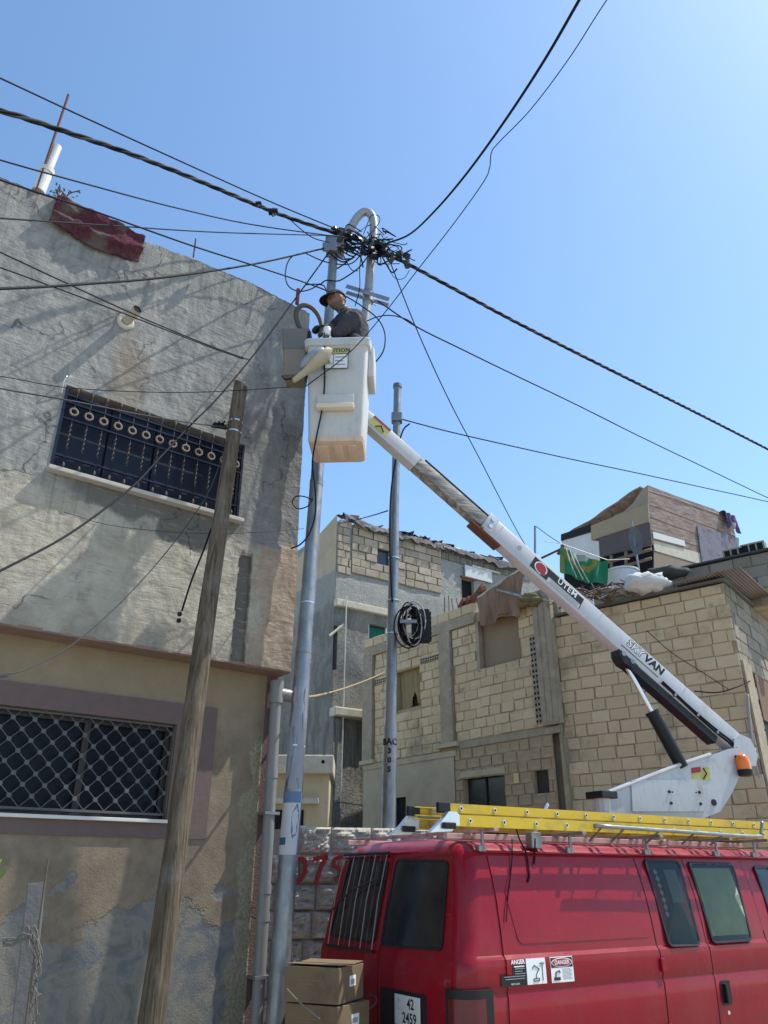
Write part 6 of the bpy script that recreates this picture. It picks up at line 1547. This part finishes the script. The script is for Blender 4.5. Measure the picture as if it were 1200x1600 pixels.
q = MB(); q.tube(catmull([hl @ Vector((x, y, z)) for x, y, z in ((-.079, .02, .055), (-.070, .065, .057), (0, .109, .060), (.070, .065, .057), (.079, .02, .055))], 6), .004, 5); q.build('cap_band', simple('cap_piping', (.16, .14, .15), .8), man, smooth=True)
# shirt over torso and upper arms
slL = elL.lerp(haL, .12); slR = elR.lerp(haR, .12)
sq = MB(); nk = neck.lerp(chest, .30)
for p, r0, e, r1 in [(pel + Vector((0, 0, .10)), .150, belly, .160), (belly, .160, chest, .165), (chest, .158, nk, .095), (chest, .12, shL, .092), (shL, .088, elL.lerp(shL, .4), .076), (elL.lerp(shL, .4), .076, slL, .064), (chest, .12, shR, .092), (shR, .088, elR.lerp(shR, .4), .074), (elR.lerp(shR, .4), .074, slR, .060)]: limb(sq, mlc(p), r0, mlc(e), r1)
S_ = fuse(sq, .010, (M_SKIN,), 5)
nrm_ = [v.normal.copy() for v in S_.vertices]
for v, n_v in zip(S_.vertices, nrm_):
    v.co += n_v * (.014 * mnoise.noise(v.co * 8) + .010 * mnoise.turbulence(v.co * 13 + Vector((0, 0, v.co.x * 6)), 3, False))
S_.materials.clear(); S_.materials.append(simple('dark_grey_shirt', (.042, .042, .05), .9, var=.28, scale=12, bump=.3))
for p in S_.polygons: p.use_smooth = True
link('shirt', S_, man)
q = MB(); q.torus(.078, .016, 20, 8, T(*mlc(neck.lerp(chest, .12))) @ Matrix.Rotation(.35, 4, 'Y') @ Matrix.Rotation(R(90), 4, 'X')); q.build('collar', simple('shirt_collar', (.05, .05, .058), .9), man, smooth=True)
q = MB(); a_ = shL + Vector((-.03, -.07, .05)); q.tube(catmull([mlc(shL + Vector((.05, -.085, .055))), mlc(shL + Vector((-.02, -.10, .04))), mlc(shL + Vector((-.07, -.085, -.0)))], 5), .006, 5); q.build('piping', simple('pale_piping', (.22, .22, .24), .9), man, smooth=True)
# ================================================================== roof clutter on the left house
def put(o, label, cat, group=None): return props(o, label, cat, group)
def rod(px0, py0, px1, py1, y, r, mat, name, label, cat='rod'):
    q = MB(); q.tube([at(px0, py0, y), at(px1, py1, y)], r, 8); return put(q.build(name, mat, None, smooth=40), label, cat)
yq = 5.15
rod(56, 300, 107, 148, yq, .012, M_RUST, 'iron_rod', 'tall thin rusty rod standing on the left parapet')
a_, b_ = at(60, 300, yq + .05), at(90, 229, yq + .05); t = thing('vent_pipe', 'pale plastic vent pipe leaning on the left parapet', 'pipe', T(*a_))
q = MB(); q.tube([(0, 0, 0), (b_ - a_) * .45, (b_ - a_) * .47, (b_ - a_)], [.060, .056, .042, .040], 14); q.build('tube', simple('pale_pvc', (.62, .61, .58), .5, var=.1), t, smooth=40)
q = MB(); q.tube([(b_ - a_) * .40, (b_ - a_) * .48], .066, 14); q.build('sleeve', simple('pale_pvc_sleeve', (.55, .54, .50), .5), t, smooth=40)
rod(302, 402, 306, 373, 5.95, .008, M_RUST, 'iron_rod', 'short rusty rod on the parapet right of the carpet')
rod(464, 475, 466, 452, 6.75, .022, simple('red_oxide', (.22, .045, .04), .7), 'iron_stub', 'stubby red iron pipe on the corner of the parapet')
# dry plant
p0 = LB.w(*(lambda q_: (q_[0], .1, q_[1]))(LB.uz(95, 318, .1))); t = thing('dry_plant', 'scraggly dry plant growing on the left parapet', 'plant', T(*p0)); rr_ = random.Random(3)
for k in range(7):
    q = MB(); tip_ = Vector((rr_.uniform(-.14, .16), rr_.uniform(-.06, .06), rr_.uniform(.10, .24))); q.tube(catmull([Vector((0, 0, -.05)), tip_ * .5 + Vector((rr_.uniform(-.03, .03), 0, .03)), tip_], 5), .006 if k else .016, 5); q.build('stem', M_RUST if k % 2 else M_LEDGE, t, smooth=True)
    for j in range(7):
        q = MB(); c_ = tip_ * rr_.uniform(.5, 1.1) + Vector((rr_.uniform(-.03, .03), rr_.uniform(-.03, .03), rr_.uniform(-.03, .03))); s = .022; q.add([(0, 0, 0), (s, s*.4, .004), (s*1.8, 0, 0), (s, -s*.4, .004)], [(0, 1, 2, 3)], T(*c_) @ Matrix.Rotation(rr_.uniform(0, 6), 4, 'Z') @ Matrix.Rotation(rr_.uniform(-1.2, 1.2), 4, 'Y')); q.build('leaf', simple('dull_leaf', (.09, .10, .055), .8), t)
# hanging carpet
def carpet():
    tl, tr, br_, bl_ = [LB.uz(*p) for p in ((88, 314), (224, 378), (221, 414), (98, 362))]
    q = MB()
    def fn(u, v):
        top = (tl[0] + (tr[0]-tl[0])*u, tl[1] + (tr[1]-tl[1])*u); zt = ztop(top[0])
        bot = lerp_poly([(0, LB.uz(97, 360)[1]), (.22, LB.uz(125, 377)[1]), (.36, LB.uz(140, 386)[1]), (.5, LB.uz(160, 398)[1]), (1, LB.uz(221, 415)[1])], u)
        if v < .12: return (top[0], .18 - v / .12 * .21, zt + .035 + .012 * math.sin(u * 17))
        k = (v - .12) / .88; bot += .025 * mnoise.noise(Vector((u * 18, 0, 5))); z = zt + .03 + (bot - zt - .03) * k
        return (top[0] - .02 * k, -.05 - .018 * math.sin(k * 9 + u * 3) - .03 * mnoise.noise(Vector((u*5, k*4, 0))) - .014 * mnoise.noise(Vector((u*16, k*9, 2))) - (.03 if .62 < k < .74 else 0), z)
    q.grid(fn, 46, 30); me_n = N('maroon_carpet', .95, 0, .05); x, y, z = me_n.xyz()
    c_ = me_n.ramp(me_n.noise(30, 6, .7), [(.3, (.055, .018, .027)), (.7, (.12, .045, .058))])
    c_ = me_n.mix(me_n.math('MULTIPLY', me_n.step(me_n.noise(3.2, 4, .5), .46, .62), .75), c_, (.13, .115, .10)); me_n.bump(me_n.noise(160, 3, .6), .8, .01)
    o = q.build('hanging_carpet', me_n.done(c_), None, smooth=True); o.modifiers.new('t', 'SOLIDIFY').thickness = .012; o.matrix_world = LB.M
    return put(o, 'worn maroon carpet hung over the house parapet', 'carpet')
carpet()
# drain spout sticking out of the wall
u, z = LB.uz(196, 503); t = thing('drain_spout', 'short plastic drain spout sticking out of the cement wall', 'spout', LB.M @ T(u, 0, z))
q = MB(); q.tube([(0, .05, 0), (.035, -.21, .03)], .042, 14, False); q.build('pipe', simple('cream_pvc', (.42, .39, .32), .5), t, smooth=True); q = MB(); q.tube([(.033, -.195, .028), (.0335, -.20, .0285)], .040, 14); q.build('bore', M_DARK, t)
q = MB(); q.torus(.06, .026, 16, 8, Matrix.Rotation(0, 4, 'X')); q.build('cement_collar', M_LEDGE, t, smooth=True)
# hook beside the window
u, z = LB.uz(100, 598); q = MB(); q.tube(catmull([(u, 0, z - .12), (u - .01, -.05, z - .02), (u + .0, -.06, z + .03), (u + .015, -.03, z + .05)], 5), .006, 6); o = q.build('wall_hook', M_ALU, None, smooth=True); o.matrix_world = LB.M; put(o, 'small bent metal hook beside the upper window', 'hook')

# ------------------------------------------------------------------ lumber leaning at the lower left, twine, leaf sprig
Lm = thing('leaning_board', 'grey weathered board leaning on the lower left wall', 'board', T(*at(40, 1600, 4.55)))
o0 = at(40, 1600, 4.55)
q = MB(); a_, b_ = at(57, 1380, 4.66) - o0, at(30, 1640, 4.5) - o0; d_ = (a_ - b_).normalized(); x_ = d_.cross(Vector((.3, -1, 0))).normalized(); y_ = d_.cross(x_); L_ = (a_ - b_).length
q.box(-.045, .045, -.012, .012, 0, L_ + 1.0, basis(b_ - d_ * 1.0, x_, y_, d_), .004); q.build('plank', simple('grey_board', (.115, .11, .105), .9, var=.35, scale=9, bump=.5), Lm)
rod(26, 1700, 75, 1342, 4.5, .0055, simple('dark_stick', (.10, .085, .06), .9), 'thin_stick', 'long thin stick standing beside the leaning board', 'stick')
rr_ = random.Random(5); M_TWINE = simple('grey_twine', (.15, .135, .115), .9)
t = thing('twine', 'frayed pale twine knotted round the leaning board', 'twine', T(*at(52, 1450, 4.45))); o0 = at(52, 1450, 4.45)
for k in range(10):
    q = MB(); P = [at(45 + rr_.uniform(-8, 14), 1452 + rr_.uniform(-8, 10), 4.45) - o0]
    for j in range(1, 5): P.append(at(52 + rr_.uniform(-6, 12) + (k - 5) * 1.2, 1452 + j * rr_.uniform(25, 42), 4.44 + rr_.uniform(-.02, .02)) - o0)
    q.tube(catmull(P, 5), .0026, 4); q.build('strand', M_TWINE, t, smooth=True)
for k in range(7):
    q = MB(); P = [at(4 + j * 15, 1476 - j * 6 + rr_.uniform(-10, 10), 4.42) - o0 for j in range(4)]; q.tube(catmull(P, 5), .0028, 4); q.build('strand', M_TWINE, t, smooth=True)
t = thing('leaf_sprig', 'bright green leaf sprig at the left edge', 'plant', T(*at(-8, 1360, 4.2))); o0 = at(-8, 1360, 4.2); M_LEAF = simple('fresh_leaf', (.10, .19, .03), .5, var=.3)
q = MB(); q.tube(catmull([Vector((-.05, 0, -.2)), Vector((0, 0, -.05)), Vector((.02, 0, .05))], 4), .004, 5); q.build('stem', M_LEAF, t, smooth=True)
for k in range(14):
    q = MB(); s = rr_.uniform(.018, .03); q.add([(0, 0, 0), (s, s*.5, .006), (s*2, 0, -.004), (s, -s*.5, .006)], [(0, 1, 2), (0, 2, 3)], T(rr_.uniform(-.09, .035), rr_.uniform(-.04, .04), rr_.uniform(-.10, .07)) @ Matrix.Rotation(rr_.uniform(0, 6.3), 4, 'Z') @ Matrix.Rotation(rr_.uniform(-1, 1), 4, 'Y')); q.build('leaf', M_LEAF, t)

# ------------------------------------------------------------------ cardboard boxes stacked behind the van
BXH = 118
BF = Frame(at(505, 1592, 6.0)[:2], BXH)
def carton(z0, h, sx, sy, ox, oy, rz, label, open_top=False, mark=True):
    t = thing('cardboard_box', label, 'box', BF.M @ T(ox, oy, z0) @ Matrix.Rotation(R(rz), 4, 'Z'), 'cardboard boxes stacked behind the van')
    q = MB(); q.box(-sx, sx, -sy, sy, 0, h, ch=.004); q.build('carton', M_CARD, t)
    if open_top:
        for sg in (-1, 1): q = MB(); q.box(-sx, sx, min(sg*sy, sg*sy*.15), max(sg*sy, sg*sy*.15), h + .003, h + .007, Matrix.Rotation(sg * .05, 4, 'X')); q.build('flap', M_CARD2, t)
    else:
        q = MB(); q.box(-sx, sx, -.03, .03, h, h + .0015); q.build('tape', simple('packing_tape', (.36, .27, .17), .3), t)
    if mark:
        q = MB(); q.box(sx - .002, sx + .0015, -.03, .06, h*.42, h*.72); lb2 = q.build('shipping_label', M_WHITE, t); q = MB(); q.box(sx + .0012, sx + .0022, -.015, .045, h*.48, h*.62); q.build('label_print', M_PGREY, lb2)
        for k in range(3): q = MB(); q.box(-sx*.5, sx*(.3 - .2*k), -sy - .0012, -sy + .001, h*(.60 - .1*k), h*(.63 - .1*k)); q.build('printed_line', simple('brown_ink', (.20, .12, .07), .9), t)
    return t
ztop_box = BF.uz(500, 1512, -.2)[1]
zz0 = ztop_box - .005
hs = .205
carton(zz0 - hs, hs, .205, .185, -.03, .05, 4, 'upper brown cardboard box on the stack beside the pole', True)
carton(zz0 - 2*hs - .01, hs, .21, .19, -.01, .07, -3, 'second brown cardboard box, just below the upper one')
carton(zz0 - 3*hs - .02, hs, .25, .21, -.02, .05, 2, 'lowest visible cardboard box with pale top', False)
carton(0.0, max(.1, zz0 - 3*hs - .022), .30, .26, 0, .05, -2, 'large cardboard box at the foot of the stack', False, False)
cable('strap_or_shadow', 'pale loose packing strap across the boxes', [(448, 1545, 5.82), (462, 1560, 5.80), (480, 1576, 5.78), (500, 1592, 5.78)], .005, M_TWINE, cat='strap')
cable('loose_wire', 'grey wire looping from the boxes to the van door', [(520, 1592, 5.9), (556, 1585, 6.05), (585, 1570, 6.2), (586, 1557, 6.25), (568, 1556, 6.3)], .006, M_CABLEG, cat='wire')

# ================================================================== roof of the block house: shed, flag, clutter
SC = at(1015, 850, 14.5)
shed = thing('rooftop_shed', 'patched rooftop shed of planks and sheets with sagging roof above the block house', 'shed', T(SC.x, SC.y, 6.45))
FR_ = Frame((SC.x, SC.y), 56); FL = Frame((SC.x, SC.y), 128.5)      # right face recedes right, left face recedes left
def shp(F, pts, off=0.0): return [F.uz(x, y, off) for x, y in pts]
SI = T(-SC.x, -SC.y, -6.45)
def sheet_(name, mat, F, pts, d0, d1, label=None):
    q = MB(); q.prism(shp(F, pts), d0, d1, SI @ F.M); return q.build(name, mat, shed, label=label)
M_PLY = simple('tan_plywood', (.31, .25, .165), .85, var=.2, scale=5); M_MAUVE = simple('mauve_panel', (.105, .085, .09), .8, var=.2, scale=4)
M_BLUEP = simple('violet_grey_panel', (.165, .158, .195), .75, var=.15, scale=5, dirt=(.08, .075, .10), dscale=6)
def m_redwood():
    n = N('weathered_red_planks', .9, 0, .1); v = n.scaled((1.2, 1.2, 7))
    c_ = n.ramp(n.noise(3, 8, .75, v, .5), [(.25, (.13, .09, .075)), (.45, (.21, .155, .133)), (.6, (.31, .26, .23)), (.78, (.45, .42, .39))]); n.bump(n.noise(6, 5, .7, v), .6, .01); return n.done(c_)
M_RWOOD = m_redwood()
M_SHW = simple('shed_white_board', (.58, .58, .57), .7, var=.15, scale=4)
# right face
RU = FR_.uz(1148, 840)[0]
for k in range(9):
    z0 = 7.75 + k * .155; q = MB(); tp = lambda u: lerp_poly(sorted([FR_.uz(1013, 760), FR_.uz(1060, 778), FR_.uz(1115, 797), FR_.uz(1148, 815)]), u)
    for (u0, u1) in ((.02, RU * .55), (RU * .552, RU)):
        zt = min(z0 + .15, min(tp(u0), tp(u1)))
        if zt - z0 > .03: q = MB(); q.prism([(u0, z0), (u1, z0), (u1, min(z0 + .15, tp(u1))), (u0, min(z0 + .15, tp(u0)))], -.02 - .006 * (k % 2), .0, SI @ FR_.M); q.build('plank', M_RWOOD, shed)
sheet_('gable_board', M_RWOOD, FR_, ((1013, 758), (1060, 776), (1115, 795), (1148, 813), (1149, 826), (1015, 782)), .003, .05)
sheet_('lower_board', M_LEDGE, FR_, ((1019, 845), (1096, 866), (1100, 884), (1021, 861)), -.03, .0)
sheet_('white_board', M_SHW, FR_, ((1017, 832), (1066, 846), (1068, 855), (1018, 842)), -.055, -.03)
sheet_('base_sheet', simple('brown_base_sheet', (.24, .19, .15), .85, var=.2), FR_, ((1020, 862), (1100, 885), (1100, 930), (1022, 915)), -.02, .0)
sheet_('violet_panel', M_BLUEP, FR_, ((1086, 823), (1151, 842), (1150, 905), (1096, 900)), -.06, -.03)
# left face
sheet_('plywood_strip', M_PLY, FL, ((925, 823), (1014, 788), (1016, 816), (926, 845)), -.06, -.03)
sheet_('gable_sheet', simple('brown_gable', (.28, .23, .185), .85, var=.2), FL, ((960, 806), (975, 800), (990, 786), (1003, 766), (1013, 758), (1014, 790), (960, 812)), -.02, .0)
sheet_('mauve_panel', M_MAUVE, FL, ((937, 842), (1016, 817), (1019, 850), (938, 872)), -.03, .0)
sheet_('white_panel', M_SHW, FL, ((878, 846), (926, 832), (927, 845), (936, 846), (938, 876), (880, 885)), -.02, .0)
sheet_('dark_edge', M_PBLACK, FL, ((878, 836), (925, 820), (925, 831), (878, 846)), -.05, -.02)
sheet_('lower_sheet', M_DARK, FL, ((880, 884), (1020, 851), (1022, 915), (882, 925)), .02, .05)
q = MB(); pr_ = [FL.w(FL.uz(880, 840)[0], 0, FL.uz(880, 840)[1]), FL.w(0, 0, FL.uz(1013, 758)[1]), FR_.w(RU, 0, FR_.uz(1148, 813)[1]), FL.w(FL.uz(880, 840)[0], 0, FL.uz(880, 840)[1]) + FR_.d * RU]
def roofn(u, v): p = (pr_[0] * (1-u) + pr_[1] * u) * (1-v) + (pr_[3] * (1-u) + pr_[2] * u) * v; return SI @ (p + Vector((0, 0, .03 + .05 * mnoise.noise(Vector((u*4, v*4, 0))))))
q.grid(roofn, 14, 12); o = q.build('sagging_roof', M_RWOOD, shed); o.modifiers.new('t', 'SOLIDIFY').thickness = .03
# shelf frame and dish on the left face
for (pts) in (((945, 880), (1018, 858)), ((948, 893), (1018, 872)), ((955, 868), (956, 900)), ((978, 862), (979, 898))):
    q = MB(); q.tube([SI @ FL.w(*(lambda z_: (z_[0], -.16, z_[1]))(FL.uz(*p, -.16))) for p in pts], .035, 4); q.build('shelf_batten', simple('brown_batten', (.19, .14, .10), .85), shed)
dc = at(994, 846, 13.9); t = thing('satellite_dish', 'small dark satellite dish on a mast beside the shed', 'dish', T(*dc))
q = MB(); vs = []; 
q.grid(lambda u, v: (.13 * u * math.cos(v * 6.2832), -.06 * u * u, .30 * u * math.sin(v * 6.2832)), 6, 20, Matrix.Rotation(R(-25), 4, 'Z')); q.build('reflector', simple('slate_dish', (.11, .12, .13), .6), t, smooth=True)
q = MB(); q.tube([(-.03, .02, -1.15), (-.02, .02, .45)], .022, 6); q.build('mast', M_GALV, t); q = MB(); q.tube([(0, 0, -.1), (-.12, -.25, -.05)], .012, 5); q.build('feed_arm', M_GALV, t)
# roof slab below the shed front
# flag cloth on a line
def flag():
    q = MB(); A, B_, D, E_ = at(876, 850, 12.7), at(949, 875, 12.7), at(948, 913, 12.7), at(875, 894, 12.7)
    def fn(u, v):
        p = (A * (1-u) + B_ * u) * (1-v) + (E_ * (1-u) + D * u) * v; p = p + Vector((0, .05 * math.sin(u * 9 + v * 3) + .03 * math.sin(u * 23), -.10 * math.sin(u * math.pi) * (1 - v) - .05 * math.sin(u * math.pi) * v)); return p - A
    q.grid(fn, 40, 24)
    for i in range(len(q.f)):
        u = ((i % 40) + .5) / 40; v = ((i // 40) + .5) / 24; d_ = math.hypot((u - .42) * 1.7, v * 1.0)
        q.m[i] = 2 if d_ < .28 else (0 if d_ < .44 else (1 if d_ < .62 else (1 if u < .10 and v > .3 else 0)))
    t = thing('green_flag', 'green and gold patterned cloth hung on a line above the block wall', 'flag', T(*A))
    o = q.build('cloth', [simple('flag_green', (.02, .19, .085), .8, var=.25), simple('flag_gold', (.24, .22, .05), .8, var=.2), simple('flag_grey', (.30, .32, .30), .8)], t, smooth=True)
    q = MB(); q.tube([Vector((-.3, 0, .05)), Vector((0, 0, .01)), B_ - A, B_ - A + Vector((.4, 0, .02))], .008, 5); q.build('line', M_WHITEW, t)
    for k in range(3): 
        q = MB(); q.tube(catmull([fn(.12 + .07*k, 0) + Vector((0, -.03, 0)), fn(.18 + .1*k, .5) + Vector((0, -.05, 0)), fn(.34 + .14*k, .98) + Vector((0, -.05, 0))], 5), .009, 5); q.build('cord', M_WHITEW, t)
flag()
# white tub, sacks, debris along the wall top
def lump(px, py, y, r, sc, mat, name, label, cat, seed, amp=.25, fr=5.0):
    p = at(px, py, y); q = MB(); q.ball((0, 0, 0), r, 20, 14, sc)
    for i, v in enumerate(q.v): q.v[i] = v * (1 + amp * mnoise.noise(v * fr + Vector((seed, 0, 0))) + amp * .5 * mnoise.noise(v * fr * 3 + Vector((seed, 3, 0))))
    o = q.build(name, mat, None, smooth=True); o.location = p; return put(o, label, cat)
t0 = at(972, 903, 13.0); t = thing('water_tub', 'white plastic tub beside the shed on the roof', 'tub', T(*t0)); q = MB(); q.lathe([(.26, -.22), (.29, .08), (.31, .09), (.31, .12), (.28, .12), (.25, .0)], 24); q.build('shell', simple('white_plastic', (.60, .61, .62), .5), t, smooth=40)
lump(1012, 911, 11.3, .25, (1.35, .8, .62), simple('white_sack', (.52, .51, .48), .85, var=.15, scale=8, bump=.5), 'sack', 'large crumpled whitish sack on the edge of the block wall', 'sack', 1, .4, 9)
lump(968, 925, 11.75, .22, (1.7, .8, .30), simple('grey_sack', (.36, .34, .31), .9, var=.2, scale=8), 'sack', 'flat greyish sack left of the large whitish sack', 'sack', 4)
lump(1045, 893, 12.3, .20, (1.6, .8, .55), simple('dark_rag', (.06, .062, .06), .9), 'rag_heap', 'dark rag heap at the foot of the shed', 'rags', 7, .4)
def pcl(u, v):
    x = RU - .42 + .46 * u; zt = tp(min(x, RU)) + .02
    return (x, .12 - .22 * min(1, v * 4) - .025 - .03 * math.sin(u * 17 + v * 3) * (.3 + v) - .02 * mnoise.noise(Vector((u * 6, v * 5, 3))), zt + .02 - max(0, v - .22) * (.42 + .16 * math.sin(u * 7 + 1)) + .012 * mnoise.noise(Vector((u * 9, v * 9, 0))))
q = MB(); q.grid(pcl, 26, 22); o = q.build('purple_cloth', simple('purple_cloth', (.085, .065, .155), .85, var=.3), None, smooth=True); o.matrix_world = FR_.M; o.modifiers.new('t', 'SOLIDIFY').thickness = .006; put(o, 'purple cloth caught on the corner of the shed roof', 'cloth')
rr_ = random.Random(8); M_DEB = [simple('dry_branch', (.10, .08, .06), .9), M_RUST, simple('grey_twig', (.22, .20, .17), .9)]
dt = thing('roof_debris', 'tangle of dry sticks and scrap along the top of the block wall', 'debris', T(*at(930, 930, 11.95))); o0 = at(930, 930, 11.95)
for k in range(60):
    a_ = at(rr_.uniform(875, 975), 0, 1); px = rr_.uniform(872, 985); p = at(px, 938 - (px - 872) * .14 + rr_.uniform(-12, 8), 12.1 - (px - 872) * .006 + rr_.uniform(-.1, .15)) - o0; q = MB()
    d_ = Vector((rr_.uniform(-1, 1), rr_.uniform(-.6, .6), rr_.uniform(-.45, .45))) * rr_.uniform(.10, .32); q.tube(catmull([p - d_, p + Vector((0, 0, rr_.uniform(-.03, .05))), p + d_], 4), rr_.uniform(.006, .016), 4); q.build('stick', M_DEB[k % 3], dt)
# breeze blocks on the upper parapet
for k, (px, py) in enumerate(((1150, 866), (1178, 858))):
    u, z = US.uz(px, py, .1); t = thing('hollow_block', ('left' if k == 0 else 'right') + ' hollow concrete block lying on the upper parapet', 'block', US.M @ T(u, .1, z - .02)); q = MB(); q.box(-.19, .19, -.09, .09, -.08, .11, ch=.006); q.build('shell', M_CONC, t)
    for i in range(3): q = MB(); q.box(-.16 + i*.115, -.07 + i*.115, -.093, -.05, -.05, .08); q.build('cavity', M_DARK, t)
# thin mast and guy left of the flag
t0 = at(836, 870, 13.4); rod(836, 880, 836, 822, 13.4, .022, M_GALV, 'thin_mast', 'thin galvanised mast behind the boom', 'mast'); cable('guy_wire', 'guy wire from the thin mast to the shed', [(837, 822, 13.4), (856, 836, 13.6), (880, 852, 13.8)], .007, M_CABLE)
rod(872, 866, 880, 852, 13.2, .03, M_RUST, 'iron_strut', 'slanting rusty strut at the left end of the flag', 'strut'); rod(846, 872, 880, 856, 13.3, .022, M_RUST, 'iron_strut', 'long rusty strut reaching from behind the boom to the flag', 'strut')
# ------------------------------------------------------------------ cloth hung over the window of the block house
def drape():
    A, B_, D, E_ = [BL.uz(*p, -.14) for p in ((746, 935), (822, 884), (812, 962), (748, 977))]; q = MB()
    def fn(u, v):
        x = (A[0]*(1-u) + B_[0]*u)*(1-v) + (E_[0]*(1-u) + D[0]*u)*v; z = (A[1]*(1-u) + B_[1]*u)*(1-v) + (E_[1]*(1-u) + D[1]*u)*v + (-.05 * math.sin(u * 7) if v > .9 else 0)
        return (x, -.15 + .035 * math.sin(u * 17 + v * 2) * (.4 + v) + .03 * mnoise.noise(Vector((u*4, v*3, 2))), z)
    q.grid(fn, 46, 26); n = N('dusty_rose_cloth', .9, 0, .08); c_ = n.ramp(n.noise(4, 7, .65, n.scaled((3, 1, .4))), [(.3, (.15, .09, .062)), (.55, (.24, .155, .11)), (.75, (.30, .205, .15))]); n.bump(n.noise(60, 3), .3, .006)
    t = thing('draped_cloth', 'dusty rose cloth draped from the parapet over the large window', 'cloth', BL.M); o = q.build('cloth', n.done(c_), t, smooth=True); o.modifiers.new('t', 'SOLIDIFY').thickness = .008
    q = MB(); q.tube([(A[0], -.13, A[1] + .01), (B_[0], -.13, B_[1] + .01)], .025, 6); q.build('top_batten', M_LEDGE, t)
    a_, b_ = BL.uz(777, 921, -.25), BL.uz(816, 931, -.25); q = MB(); q.tube([(a_[0], -.25, a_[1]), (b_[0], -.22, b_[1])], .026, 6); o = q.build('stick', M_GALV, None); o.matrix_world = BL.M; put(o, 'pale stick poking out in front of the draped cloth', 'stick')
drape()
a_, b_ = BL.uz(712, 958, .1), BL.uz(752, 930, .1); q = MB(); q.prism([(a_[0], a_[1] - .02), (b_[0], b_[1] - .05), (b_[0] + .05, b_[1] + .25), (b_[0] - .1, b_[1] + .15)], .1, .16); o = q.build('tilted_board', simple('straw_board', (.26, .19, .11), .9, var=.3), None); o.matrix_world = BL.M; put(o, 'straw coloured board tilted against the draped cloth', 'board')
lump(832, 938, 12.6, .17, (1.5, .8, .62), simple('yellow_grey_bundle', (.15, .125, .06), .9, var=.4, bump=.5), 'bundle', 'dirty yellow bundle on top of the wide pilaster', 'bundle', 12, .75, 7)
# curved white conduit and wire on the right end wall
cable('conduit', 'thin curved pale conduit on the right end wall', [(1168, 1085, 10.7), (1172, 1130, 10.72), (1180, 1190, 10.75), (1195, 1240, 10.8), (1215, 1290, 10.8)], .018, M_PGREY, cat='pipe')
cable('overhead_cable', 'thin grey wire strung across the corner of the block wall', [(1010, 985, 11.2), (1050, 1020, 10.95), (1100, 1052, 10.75), (1140, 1078, 10.62)], .007, M_CABLEG)
cable('overhead_cable', 'black wire sagging to the end wall window', [(1085, 1080, 10.8), (1120, 1082, 10.65), (1150, 1074, 10.6), (1172, 1064, 10.8)], .009, M_CABLE)
